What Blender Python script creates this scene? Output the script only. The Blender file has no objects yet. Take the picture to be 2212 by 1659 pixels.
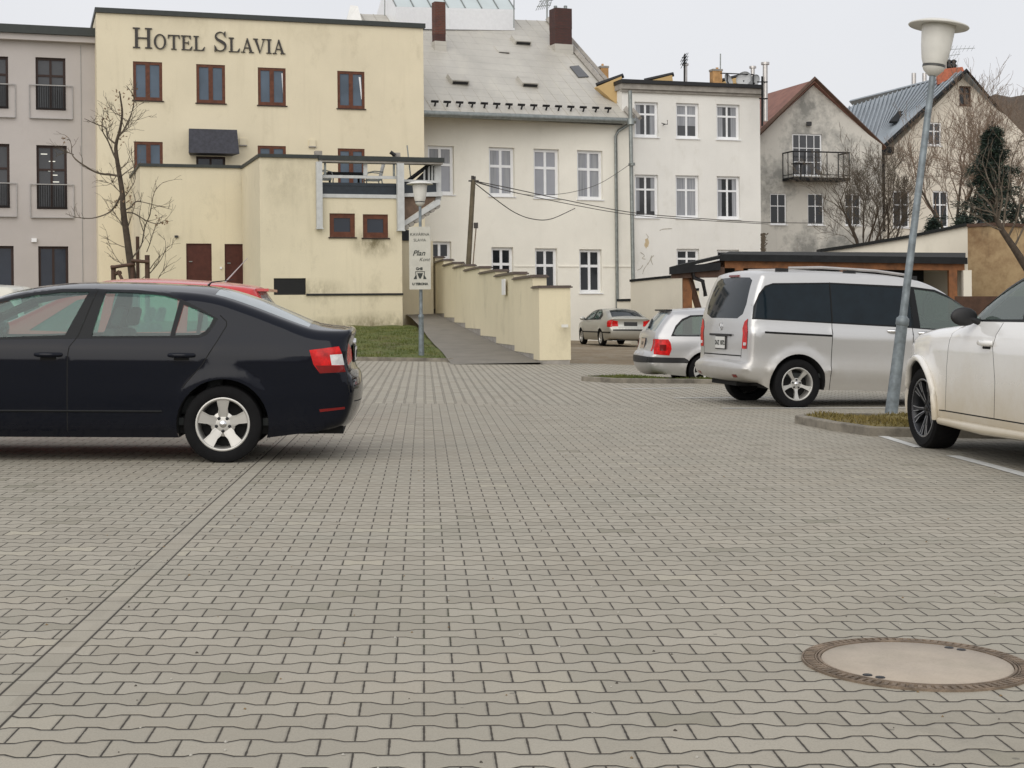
import bpy, bmesh, math, random
from mathutils import Vector, Matrix
from mathutils.geometry import delaunay_2d_cdt, tessellate_polygon
random.seed(7)
sc = bpy.context.scene
C = sc.collection
PI = math.pi
# ---------------------------------------------------------------- camera maths
# photo measured in a 2212 x 1659 grid; horizon line at 673, focal length 3300 grid units
F, PX, PY, RL, CZ = 3300.0, 1106.0, 673.0, 0.0096, 1.256
cr, sr = math.cos(RL), math.sin(RL)
def ray(px, py):
    u, v = px-PX, PY-py
    return (u*cr+v*sr)/F, (-u*sr+v*cr)/F
def at(px, py, Y):
    dx, dz = ray(px, py)
    return Vector((dx*Y, Y, CZ+dz*Y))
def smooth(t):
    t = max(0.0, min(1.0, t)); return t*t*(3-2*t)
def gz(x, y):
    """ground height: the yard falls gently to the right"""
    z = -0.02*x
    if y > 26: z -= 0.05*smooth((y-26)/3)*smooth((x-1)/3)
    return z
def on_ground(px, py):
    dx, dz = ray(px, py)
    Y = 10.0
    for _ in range(60):
        g = gz(dx*Y, Y)
        if dz >= 0: break
        Y = Y*0.5+0.5*((g-CZ)/dz)
    return Vector((dx*Y, Y, gz(dx*Y, Y)))
# ---------------------------------------------------------------- node helper
class N:
    def __init__(s, name):
        s.m = bpy.data.materials.new(name); s.m.use_nodes = True
        s.t = s.m.node_tree; s.t.nodes.clear()
        s.out = s.t.nodes.new('ShaderNodeOutputMaterial')
    def n(s, typ, ins=None, **kw):
        nd = s.t.nodes.new('ShaderNode'+typ)
        for k, v in kw.items(): setattr(nd, k, v)
        for k, v in (ins or {}).items(): s.set(nd, k, v)
        return nd
    def set(s, nd, k, v):
        i = nd.inputs[k]
        if isinstance(v, bpy.types.NodeSocket): s.t.links.new(v, i)
        else:
            if isinstance(v, tuple) and len(v) == 3 and i.type == 'RGBA': v = v+(1,)
            i.default_value = v
    def M(s, op, a, b=0.0, c=None, clamp=False):
        nd = s.t.nodes.new('ShaderNodeMath'); nd.operation = op; nd.use_clamp = clamp
        s.set(nd, 0, a); s.set(nd, 1, b)
        if c is not None: s.set(nd, 2, c)
        return nd.outputs[0]
    def noise(s, scale, detail=4, rough=0.55, vec=None, dist=0.0):
        nd = s.n('TexNoise', {'Scale': scale, 'Detail': detail, 'Roughness': rough, 'Distortion': dist})
        if vec is not None: s.set(nd, 'Vector', vec)
        return nd.outputs['Fac']
    def ramp(s, fac, stops):
        nd = s.n('ValToRGB', {'Fac': fac}); e = nd.color_ramp.elements
        while len(e) < len(stops): e.new(0.5)
        for el, (p, c) in zip(e, stops):
            el.position = p
            if not isinstance(c, tuple): c = (c, c, c)
            el.color = c+(1,) if len(c) == 3 else c
        return nd.outputs['Color']
    def mix(s, fac, a, b, mode='MIX'):
        nd = s.n('Mix', data_type='RGBA', blend_type=mode)
        s.set(nd, 0, fac); s.set(nd, 6, a); s.set(nd, 7, b)
        return nd.outputs[2]
    def obj(s): return s.n('TexCoord').outputs['Object']
    def mapping(s, vec, scale=(1, 1, 1), rot=(0, 0, 0), loc=(0, 0, 0)):
        return s.n('Mapping', {'Vector': vec, 'Scale': scale, 'Rotation': rot, 'Location': loc}).outputs[0]
    def bump(s, h, strength=0.3, dist=0.01):
        return s.n('Bump', {'Height': h, 'Strength': strength, 'Distance': dist}).outputs[0]
    def bsdf(s, col, rough=0.6, metal=0.0, normal=None, **kw):
        nd = s.n('BsdfPrincipled', {'Base Color': col, 'Roughness': rough, 'Metallic': metal})
        if normal is not None: s.set(nd, 'Normal', normal)
        for k, v in kw.items(): s.set(nd, k, v)
        s.t.links.new(nd.outputs[0], s.out.inputs[0]); return nd
def col3(c, k): return tuple(min(1, x*k) for x in c)
def mat_plain(name, c, rough=0.6, metal=0.0, var=0.12, scale=6.0, bump=0.0, **kw):
    n = N(name); o = n.obj(); f = n.noise(scale, 5, 0.6, o)
    c2 = n.ramp(f, [(0.3, col3(c, 1-var)), (0.7, col3(c, 1+var))])
    nm = n.bump(n.noise(scale*12, 3, 0.6, o), bump, 0.01) if bump else None
    n.bsdf(c2, rough, metal, nm, **kw); return n.m
def mat_plaster(name, c, dirt=(0.25, 0.23, 0.17), amount=0.5, blot=None, streak=1.0, scale=0.35, spots=()):
    """rendered wall with faint blotches, vertical run-off streaks, and fine grain"""
    n = N(name); o = n.obj()
    big = n.noise(scale, 5, 0.6, o)
    st = n.noise(1.0, 6, 0.7, n.mapping(o, (2.2, 2.2, 0.16)))
    fine = n.noise(30, 4, 0.7, o)
    base = n.ramp(big, [(0.3, col3(c, 0.93)), (0.7, col3(c, 1.05))])
    base = n.mix(n.M('MULTIPLY', n.ramp(st, [(0.55, 0.0), (0.8, 1.0)]), 0.22*streak*amount), base, dirt)
    b2 = n.noise(0.9, 7, 0.72, n.mapping(o, (1, 1, 0.6), loc=(3, 1, 7)))
    base = n.mix(n.M('MULTIPLY', n.ramp(b2, [(0.56, 0.0), (0.72, 1.0)]), 0.35*amount), base, dirt)
    if blot:
        b3 = n.noise(0.28, 6, 0.75, n.mapping(o, loc=(5, 2, 1)))
        base = n.mix(n.M('MULTIPLY', n.ramp(b3, [(0.47, 0.0), (0.62, 1.0)]), blot[1]), base, blot[0])
    for (p, rx, rz, k) in spots:   # stains at fixed places on the wall
        v = n.n('VectorMath', {0: o, 1: tuple(p)}, operation='SUBTRACT').outputs[0]; v = n.mapping(v, (1/rx, 1/rx, 1/rz))
        dd = n.n('VectorMath', {0: v}, operation='LENGTH').outputs['Value']
        m_ = n.M('MULTIPLY', n.M('SUBTRACT', 1.0, dd, clamp=True), n.ramp(n.noise(2.5, 6, 0.75, n.mapping(o, (1, 1, 0.5))), [(0.35, 0.0), (0.65, 1.0)]))
        base = n.mix(n.M('MULTIPLY', m_, k, clamp=True), base, dirt)
    base = n.mix(n.M('MULTIPLY', n.ramp(fine, [(0.35, 1.0), (0.65, 0.0)]), 0.07), base, dirt)
    n.bsdf(base, 0.9, 0, n.bump(n.noise(45, 4, 0.7, o), 0.35, 0.01)); return n.m
# ---------------------------------------------------------------- materials
M = {}
M['hotel'] = mat_plaster('yellow_plaster', (0.70, 0.63, 0.465), (0.36, 0.31, 0.20), 0.9, spots=[(at(x, y, 62), rx, rz, k) for x, y, rx, rz, k in (
    (352, 245, 0.22, 1.1, 0.5), (488, 250, 0.22, 1.0, 0.45), (556, 252, 0.2, 1.2, 0.4), (620, 255, 0.2, 1.3, 0.5), (729, 262, 0.2, 1.4, 0.45), (790, 262, 0.22, 1.2, 0.5), (905, 130, 0.4, 1.6, 0.5), (225, 70, 0.7, 1.6, 0.35), (640, 60, 3.5, 0.5, 0.4), (400, 45, 3.0, 0.4, 0.35), (510, 345, 0.5, 0.5, 0.5), (840, 75, 1.5, 0.5, 0.4))])
M['annex'] = mat_plaster('annex_plaster', (0.70, 0.63, 0.465), (0.20, 0.17, 0.10), 0.75, spots=(
    (at(811, 522, 53.6), 1.0, 0.7, 1.3), (at(640, 380, 53), 1.3, 1.6, 0.35), (at(600, 390, 52.7), 0.7, 1.5, 0.25), (at(690, 628, 53), 1.2, 0.5, 0.8), (at(550, 430, 56.5), 0.8, 2.6, 0.35),
    (at(830, 705, 54), 2.2, 0.6, 1.3), (at(740, 705, 53.5), 2.5, 0.4, 1.0), (at(540, 580, 56.5), 0.5, 1.6, 0.5)))
M['grey_wall'] = mat_plaster('grey_plaster', (0.45, 0.42, 0.40), (0.30, 0.26, 0.24), 0.4)
M['white_a'] = mat_plaster('cream_white_plaster', (0.82, 0.795, 0.71), (0.45, 0.42, 0.33), 0.35)
M['white_b'] = mat_plaster('white_plaster', (0.74, 0.73, 0.69), (0.40, 0.37, 0.29), 0.6)
M['gable'] = mat_plaster('stained_plaster', (0.56, 0.54, 0.49), (0.18, 0.17, 0.155), 1.2, ((0.20, 0.20, 0.185), 0.9))
M['house_b'] = mat_plaster('ivory_plaster', (0.68, 0.63, 0.54), (0.36, 0.30, 0.22), 0.6)
M['ochre'] = mat_plaster('ochre_plaster', (0.20, 0.12, 0.058), (0.07, 0.045, 0.03), 2.2, ((0.42, 0.31, 0.17), 0.85), scale=0.8)
M['pale_wall'] = mat_plaster('pale_wall_plaster', (0.70, 0.66, 0.56), (0.36, 0.33, 0.26), 0.6)
M['yellow_old'] = mat_plaster('weathered_ochre', (0.50, 0.35, 0.16), (0.30, 0.20, 0.10), 1.0)
M['stepwall'] = mat_plaster('step_wall_plaster', (0.69, 0.62, 0.44), (0.27, 0.24, 0.16), 0.9, spots=[])
M['concrete'] = mat_plain('concrete', (0.30, 0.28, 0.25), 0.9, var=0.2, scale=4, bump=0.4)
M['kerb'] = mat_plain('kerb_concrete', (0.20, 0.18, 0.145), 0.9, var=0.4, scale=5, bump=0.5)
M['dark_metal'] = mat_plain('dark_metal', (0.011, 0.012, 0.013), 0.75, var=0.3, **{'Specular IOR Level': 0.25})
M['black'] = mat_plain('black_plastic', (0.007, 0.007, 0.008), 0.5, var=0.2)
M['cap'] = mat_plain('brown_cap_sheet', (0.085, 0.062, 0.05), 0.5, var=0.3)
M['green_cap'] = mat_plain('dark_green_sheet', (0.022, 0.027, 0.024), 0.5, var=0.2)
M['letters'] = mat_plain('letter_metal', (0.03, 0.025, 0.02), 0.5)
M['brown_frame'] = mat_plain('brown_window_frame', (0.105, 0.036, 0.018), 0.5, var=0.3, **{'Specular IOR Level': 0.3})
M['darkbrown_frame'] = mat_plain('dark_brown_frame', (0.032, 0.017, 0.013), 0.5, var=0.2, **{'Specular IOR Level': 0.3})
M['white_frame'] = mat_plain('white_window_frame', (0.78, 0.79, 0.80), 0.35, var=0.04)
M['door_brown'] = mat_plain('brown_door_paint', (0.075, 0.023, 0.016), 0.6, var=0.2, **{'Specular IOR Level': 0.3})
M['zinc'] = mat_plain('zinc_pipe', (0.25, 0.27, 0.26), 0.45, 0.6, var=0.2)
M['slate'] = mat_plain('dark_slate', (0.028, 0.029, 0.040), 0.6, var=0.4, scale=8, bump=0.5)
M['galv'] = mat_plain('galvanised_steel', (0.19, 0.22, 0.235), 0.5, 0.35, var=0.35, scale=9)
M['lampwhite'] = mat_plain('lamp_opal', (0.62, 0.61, 0.56), 0.35, var=0.06)
M['lampring'] = mat_plain('lamp_ring_black', (0.05, 0.05, 0.045), 0.5)
M['sign'] = mat_plain('sign_board', (0.45, 0.44, 0.38), 0.5, var=0.08)
M['signtext'] = mat_plain('sign_print', (0.02, 0.025, 0.02), 0.6)
M['balcony_white'] = mat_plain('pale_painted_steel', (0.50, 0.51, 0.50), 0.5, var=0.1)
M['navy'] = mat_plain('dark_blue_panel', (0.012, 0.019, 0.026), 0.35, var=0.3)
M['stair_under'] = mat_plain('brown_soffit', (0.14, 0.09, 0.06), 0.7, var=0.25)
M['wood'] = mat_plain('orange_timber', (0.19, 0.075, 0.024), 0.7, var=0.4, scale=5)
M['darkwood'] = mat_plain('dark_timber', (0.07, 0.035, 0.02), 0.7, var=0.3)
M['shingle'] = mat_plain('dark_shingle', (0.008, 0.009, 0.0085), 0.9, var=0.4, scale=10, bump=0.5)
M['rubber'] = mat_plain('tyre_rubber', (0.006, 0.006, 0.0065), 0.85, var=0.25, scale=12, **{'Specular IOR Level': 0.2})
M['under'] = mat_plain('underbody', (0.008, 0.008, 0.008), 0.9)
M['alloy'] = mat_plain('alloy_rim', (0.50, 0.49, 0.46), 0.35, 0.6, var=0.08)
M['alloydark'] = mat_plain('dark_alloy', (0.03, 0.032, 0.036), 0.35, 0.5)
M['alloyedge'] = mat_plain('machined_edge', (0.42, 0.43, 0.45), 0.3, 0.8)
M['chrome'] = mat_plain('chrome', (0.7, 0.7, 0.7), 0.12, 1.0, var=0.03)
M['seat'] = mat_plain('seat_fabric', (0.045, 0.05, 0.05), 0.9, var=0.2)
M['plate'] = mat_plain('number_plate', (0.65, 0.65, 0.62), 0.4, var=0.05)
M['rust'] = mat_plain('rusty_iron', (0.215, 0.165, 0.12), 0.8, 0.3, var=0.45, scale=14, bump=0.4)
M['line'] = mat_plain('road_paint', (0.60, 0.60, 0.57), 0.7, var=0.18, scale=14)
M['cable'] = mat_plain('cable_black', (0.05, 0.045, 0.04), 0.7)
M['oldwood'] = mat_plain('weathered_pole', (0.12, 0.10, 0.065), 0.9, var=0.3, scale=3)
M['dish'] = mat_plain('dish_grey', (0.42, 0.43, 0.43), 0.5)
M['steelflue'] = mat_plain('steel_flue', (0.5, 0.48, 0.46), 0.3, 0.7)
M['orange_brick'] = mat_plain('weathered_chimney', (0.42, 0.24, 0.10), 0.9, var=0.35, scale=2.5, bump=0.5)
def mat_brick(name, a, b, mortar, s=1.0):
    n = N(name); o = n.obj()
    # project on the vertical face: (x+y, z)
    sp = n.n('SeparateXYZ', {0: o})
    v = n.n('CombineXYZ', {0: n.M('ADD', sp.outputs[0], sp.outputs[1]), 1: sp.outputs[2], 2: 0.0}).outputs[0]
    br = n.n('TexBrick', {'Vector': v, 'Color1': a+(1,), 'Color2': b+(1,), 'Mortar': mortar+(1,), 'Scale': s, 'Mortar Size': 0.012, 'Brick Width': 0.25, 'Row Height': 0.08})
    c = n.mix(n.M('MULTIPLY', n.ramp(n.noise(1.5, 6, 0.7, o), [(0.45, 0.0), (0.7, 1.0)]), 0.6), br.outputs['Color'], (0.05, 0.03, 0.03))
    n.bsdf(c, 0.9, 0, n.bump(br.outputs['Fac'], -0.4, 0.01)); return n.m
M['brick'] = mat_brick('chimney_brick', (0.13, 0.038, 0.025), (0.09, 0.03, 0.02), (0.10, 0.07, 0.055))
M['brick_dark'] = mat_brick('sooty_brick', (0.06, 0.026, 0.022), (0.085, 0.03, 0.024), (0.05, 0.035, 0.03))
def mat_glass_wall(name, c=(0.055, 0.07, 0.10), rough=0.08, var=0.25):
    n = N(name); o = n.obj()
    f = n.noise(0.8, 3, 0.5, o)
    n.bsdf(n.ramp(f, [(0.3, col3(c, 1-var)), (0.7, col3(c, 1+var))]), rough, 0, **{'Specular IOR Level': 0.6}); return n.m
M['pane_blue'] = mat_glass_wall('pane_blue_grey', (0.07, 0.10, 0.135))
M['pane_grey'] = mat_glass_wall('pane_with_blind', (0.30, 0.31, 0.34), 0.15, 0.1)
M['pane_dark'] = mat_glass_wall('pane_dark', (0.008, 0.010, 0.012))
M['pane_mid'] = mat_glass_wall('pane_mid', (0.05, 0.052, 0.056))
M['pane_navy'] = mat_glass_wall('pane_navy', (0.018, 0.024, 0.036))
def mk_net():
    n = N('net_curtain'); o = n.obj(); f = n.noise(1.0, 3, 0.6, n.mapping(o, (14, 14, 0.4)))
    n.bsdf(n.ramp(f, [(0.3, (0.20, 0.21, 0.23)), (0.7, (0.36, 0.37, 0.39))]), 0.6); return n.m
M['net'] = mk_net()
M['skyglass'] = mat_glass_wall('skylight_glass', (0.50, 0.56, 0.56), 0.1, 0.05)
M['fluo'] = N('office_tube_light').m
def mk_fluo():
    t = M['fluo'].node_tree; e = t.nodes.new('ShaderNodeEmission'); e.inputs[0].default_value = (1, 0.97, 0.85, 1); e.inputs[1].default_value = 0.9
    t.links.new(e.outputs[0], t.nodes['Material Output'].inputs[0])
mk_fluo()
# ------------------------------------------------------- object helpers
def tag(o, label=None, cat=None, group=None, kind=None):
    if label: o['label'] = label
    if cat: o['category'] = cat
    if group: o['group'] = group
    if kind: o['kind'] = kind
    return o
def empty(name, loc=(0, 0, 0), rot=(0, 0, 0), **kw):
    o = bpy.data.objects.new(name, None); C.objects.link(o)
    o.location = loc; o.rotation_euler = rot; o.empty_display_size = 0.3
    return tag(o, **kw)
WR = set()   # roots whose parts are modelled in world coordinates
def wroot(name, p, **kw):
    o = empty(name, tuple(p), **kw); WR.add(o.name); return o
class MB:
    """collects verts/faces (with material slot names) and links them as ONE mesh object"""
    def __init__(s): s.v = []; s.f = []; s.m = []; s.sm = []
    def add(s, vs, fs, mat=0, sm=False):
        b = len(s.v); s.v += [tuple(v) for v in vs]
        for f in fs: s.f.append(tuple(b+i for i in f)); s.m.append(mat); s.sm.append(sm)
        return s
    def quad(s, a, b, c, d, mat=0): return s.add([a, b, c, d], [(0, 1, 2, 3)], mat)
    def box(s, c, d, mat=0, rot=None, taper=1.0):
        hx, hy, hz = d[0]/2, d[1]/2, d[2]/2
        vs = [Vector((x*hx*(taper if z > 0 else 1), y*hy*(taper if z > 0 else 1), z*hz)) for x in (-1, 1) for y in (-1, 1) for z in (-1, 1)]
        if rot is not None: vs = [rot @ v for v in vs]
        c = Vector(c); vs = [v+c for v in vs]
        return s.add(vs, [(0, 1, 3, 2), (4, 6, 7, 5), (0, 4, 5, 1), (2, 3, 7, 6), (0, 2, 6, 4), (1, 5, 7, 3)], mat)
    def frame(s, P, u0, u1, z0, z1, o0, o1, mat=0):
        """box in a facade frame P(u,z,off)"""
        vs = [P(u, z, o) for u in (u0, u1) for o in (o0, o1) for z in (z0, z1)]
        return s.add(vs, [(0, 1, 3, 2), (4, 6, 7, 5), (0, 4, 5, 1), (2, 3, 7, 6), (0, 2, 6, 4), (1, 5, 7, 3)], mat)
    def tube(s, pts, rad, seg=8, mat=0, cap=True, sm=True):
        pts = [Vector(p) for p in pts]; n = len(pts)
        if not hasattr(rad, '__len__'): rad = [rad]*n
        vs = []; ref = Vector((0, 0, 1))
        for i, p in enumerate(pts):
            d = (pts[min(i+1, n-1)]-pts[max(i-1, 0)]).normalized()
            r = ref if abs(d.dot(ref)) < 0.95 else Vector((0, 1, 0))
            a = d.cross(r).normalized(); b = d.cross(a)
            for k in range(seg):
                t = 2*PI*k/seg; vs.append(p+(a*math.cos(t)+b*math.sin(t))*rad[i])
        fs = [(i*seg+k, i*seg+(k+1) % seg, (i+1)*seg+(k+1) % seg, (i+1)*seg+k) for i in range(n-1) for k in range(seg)]
        s.add(vs, fs, mat, sm)
        if cap:
            s.add(vs[:seg], [tuple(range(seg))], mat); s.add(vs[-seg:], [tuple(reversed(range(seg)))], mat)
        return s
    def lathe(s, prof, seg=32, mat=0, Mx=None, sm=True, close=False):
        """prof: (r, z) list, around z"""
        vs = [Vector((r*math.cos(2*PI*k/seg), r*math.sin(2*PI*k/seg), z)) for r, z in prof for k in range(seg)]
        if Mx is not None: vs = [Mx @ v for v in vs]
        m = len(prof)
        fs = [(i*seg+k, i*seg+(k+1) % seg, (i+1)*seg+(k+1) % seg, (i+1)*seg+k) for i in range(m-1) for k in range(seg)]
        return s.add(vs, fs, mat, sm)
    def prism(s, poly, P, o0, o1, mat=0, back=True, side=True):
        """polygon (u,z) extruded between offsets o0 (front) and o1"""
        n = len(poly)
        tri = tessellate_polygon([[Vector((a, b, 0)) for a, b in poly]])
        fr = [P(u, z, o0) for u, z in poly]; bk = [P(u, z, o1) for u, z in poly]
        s.add(fr, [tuple(t) for t in tri], mat)
        if back: s.add(bk, [tuple(reversed(t)) for t in tri], mat)
        if side: s.add(fr+bk, [(i, (i+1) % n, n+(i+1) % n, n+i) for i in range(n)], mat)
        return s
    def build(s, name, mats, parent=None, auto=None, merge=False):
        me = bpy.data.meshes.new(name); me.from_pydata(s.v, [], s.f)
        if not isinstance(mats, (list, tuple)): mats = [mats]
        for m in mats: me.materials.append(m)
        me.polygons.foreach_set('material_index', s.m)
        me.polygons.foreach_set('use_smooth', s.sm)
        bm = bmesh.new(); bm.from_mesh(me)
        if merge: bmesh.ops.remove_doubles(bm, verts=bm.verts, dist=0.0004)
        bmesh.ops.recalc_face_normals(bm, faces=bm.faces)
        if auto is not None:
            for e in bm.edges:
                if len(e.link_faces) == 2 and e.calc_face_angle(0) > auto: e.smooth = False
        bm.to_mesh(me); bm.free(); me.update()
        o = bpy.data.objects.new(name, me); C.objects.link(o)
        if parent is not None:
            o.parent = parent
            if parent.name in WR: o.matrix_parent_inverse = Matrix.Translation(-Vector(parent.location))
        return o
def resample(pts, step, closed=True):
    out = []; n = len(pts); rng = n if closed else n-1
    for i in range(rng):
        a, b = Vector(pts[i]), Vector(pts[(i+1) % n]); L = (b-a).length
        k = max(1, int(math.ceil(L/step)))
        for j in range(k): out.append(tuple(a+(b-a)*(j/k)))
    if not closed: out.append(tuple(pts[-1]))
    return out
def inside(p, poly):
    x, y = p; c = False; n = len(poly); j = n-1
    for i in range(n):
        xi, yi = poly[i]; xj, yj = poly[j]
        if (yi > y) != (yj > y) and x < (xj-xi)*(y-yi)/(yj-yi)+xi: c = not c
        j = i
    return c
def cdt(loops, steiner=()):
    """triangulate closed loops (constraints) + extra points; returns verts2d, tris"""
    pts = []; edges = []
    for lp in loops:
        b = len(pts); n = len(lp); pts += [Vector((p[0], p[1])) for p in lp]
        edges += [(b+i, b+(i+1) % n) for i in range(n)]
    pts += [Vector((p[0], p[1])) for p in steiner]
    r = delaunay_2d_cdt(pts, edges, [], 0, 1e-5)
    return [tuple(v) for v in r[0]], [tuple(f) for f in r[2]]
def catmull(P, sub=6, closed=False):
    out = []; n = len(P)
    for i in range(n-1 if not closed else n):
        p0 = P[max(i-1, 0)] if not closed else P[(i-1) % n]
        p1 = P[i]; p2 = P[(i+1) % n]; p3 = P[min(i+2, n-1)] if not closed else P[(i+2) % n]
        for k in range(sub):
            t = k/sub
            out.append(tuple(0.5*((2*b)+(-a+c)*t+(2*a-5*b+4*c-d)*t*t+(-a+3*b-3*c+d)*t**3) for a, b, c, d in zip(p0, p1, p2, p3)))
    if not closed: out.append(tuple(P[-1]))
    return out
# ---------------------------------------------------------------- facade
class Fac:
    def __init__(s, px0, Y0, m):
        dx, _ = ray(px0, PY); s.X0 = dx*Y0; s.Y0 = Y0; s.m = m; s.L = math.sqrt(1+m*m)
        s.t = Vector((1/s.L, m/s.L, 0)); s.n = Vector((m/s.L, -1/s.L, 0))
    def hit(s, px, py):
        dx, dz = ray(px, py)
        Y = (s.Y0-s.m*s.X0)/(1-s.m*dx)
        return Vector((dx*Y, Y, CZ+dz*Y))
    def uz(s, px, py):
        p = s.hit(px, py); return ((p.x-s.X0)*s.L, p.z)
    def P(s, u, z, off=0.0):
        return Vector((s.X0, s.Y0, 0))+s.t*u+s.n*off+Vector((0, 0, z))
    def rect(s, x0, y0, x1, y1):
        a = s.uz(x0, (y0+y1)/2)[0]; b = s.uz(x1, (y0+y1)/2)[0]; xm = (x0+x1)/2
        return (a, b, s.uz(xm, y1)[1], s.uz(xm, y0)[1])   # u0,u1,z0,z1
def wall_mesh(f, poly, holes, depth, back=6.0, mb=None):
    """front face with rectangular holes + reveals, solid box behind"""
    mb = mb or MB()
    loops = [resample(poly, 50)]+[[(a, c), (b, c), (b, d), (a, d)] for a, b, c, d in holes]
    vs, ts = cdt(loops)
    P3 = [f.P(u, z, 0) for u, z in vs]; keep = []
    for t in ts:
        c = (sum(vs[i][0] for i in t)/3, sum(vs[i][1] for i in t)/3)
        if inside(c, poly) and not any(a < c[0] < b and q < c[1] < d for a, b, q, d in holes): keep.append(t)
    mb.add(P3, keep, 0)
    for a, b, c, d in holes:
        fr = [f.P(a, c), f.P(b, c), f.P(b, d), f.P(a, d)]
        bk = [f.P(a, c, -depth), f.P(b, c, -depth), f.P(b, d, -depth), f.P(a, d, -depth)]
        mb.add(fr+bk, [(i, (i+1) % 4, 4+(i+1) % 4, 4+i) for i in range(4)], 0)
        mb.add([f.P(a, c, -depth-0.25), f.P(b, c, -depth-0.25), f.P(b, d, -depth-0.25), f.P(a, d, -depth-0.25)], [(0, 1, 2, 3)], 0)
    n = len(poly)
    fr = [f.P(u, z) for u, z in poly]; bk = [f.P(u, z, -back) for u, z in poly]
    mb.add(fr+bk, [(i, (i+1) % n, n+(i+1) % n, n+i) for i in range(n)], 0)
    tri = tessellate_polygon([[Vector((a, b, 0)) for a, b in poly]])
    mb.add(bk, [tuple(t) for t in tri], 0)
    return mb
def window(f, r, parent, fmat, pmat, depth=0.12, bars_v=(0.5,), bars_h=(), fw=0.07, bw=0.05, sill=True, sillmat=None, outer=0.0, name='window', curtain=None):
    u0, u1, z0, z1 = r; P = f.P; d = -depth
    mb = MB(); W = u1-u0; H = z1-z0
    mb.frame(P, u0, u0+fw, z0, z1, d-0.04, d+0.03+outer); mb.frame(P, u1-fw, u1, z0, z1, d-0.04, d+0.03+outer)
    mb.frame(P, u0+fw, u1-fw, z1-fw, z1, d-0.04, d+0.03+outer); mb.frame(P, u0+fw, u1-fw, z0, z0+fw*1.15, d-0.04, d+0.03+outer)
    for b in bars_v: mb.frame(P, u0+W*b-bw/2, u0+W*b+bw/2, z0+fw*1.15, z1-fw, d-0.035, d+0.028+outer)
    for b in bars_h:
        lo, hi = z0+H*b-bw/2, z0+H*b+bw/2
        vs = [0]+sorted(bars_v)+[1]
        for i in range(len(vs)-1):
            a = u0+fw if i == 0 else u0+W*vs[i]+bw/2
            c = u1-fw if i == len(vs)-2 else u0+W*vs[i+1]-bw/2
            mb.frame(P, a, c, lo, hi, d-0.03, d+0.024+outer)
    w = mb.build(name, fmat, parent)
    pm = MB(); pm.quad(P(u0+fw/2, z0+fw/2, d-0.01), P(u1-fw/2, z0+fw/2, d-0.01), P(u1-fw/2, z1-fw/2, d-0.01), P(u0+fw/2, z1-fw/2, d-0.01))
    pm.build('pane', pmat, w)
    if curtain:
        cn = MB(); a_, b_ = u0+fw*1.02, u1-fw*1.02; wv = (b_-a_)*curtain[0]; zt_ = z1-fw*1.02; zb_ = zt_-(z1-z0-2.2*fw)*curtain[1]
        for (p0, p1) in ((a_, a_+wv), (b_-wv, b_)) if curtain[0] < 0.5 else ((a_, b_),):
            q = d-0.0065; cn.quad(P(p0, zb_, q), P(p1, zb_, q), P(p1, zt_, q), P(p0, zt_, q))
        cn.build('curtain', M['net'], w)
    if sill:
        sm = MB(); sm.frame(P, u0-0.05, u1+0.05, z0-0.045, z0-0.004, d+0.032, 0.06); sm.build('sill', sillmat or fmat, w)
    return w
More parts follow.
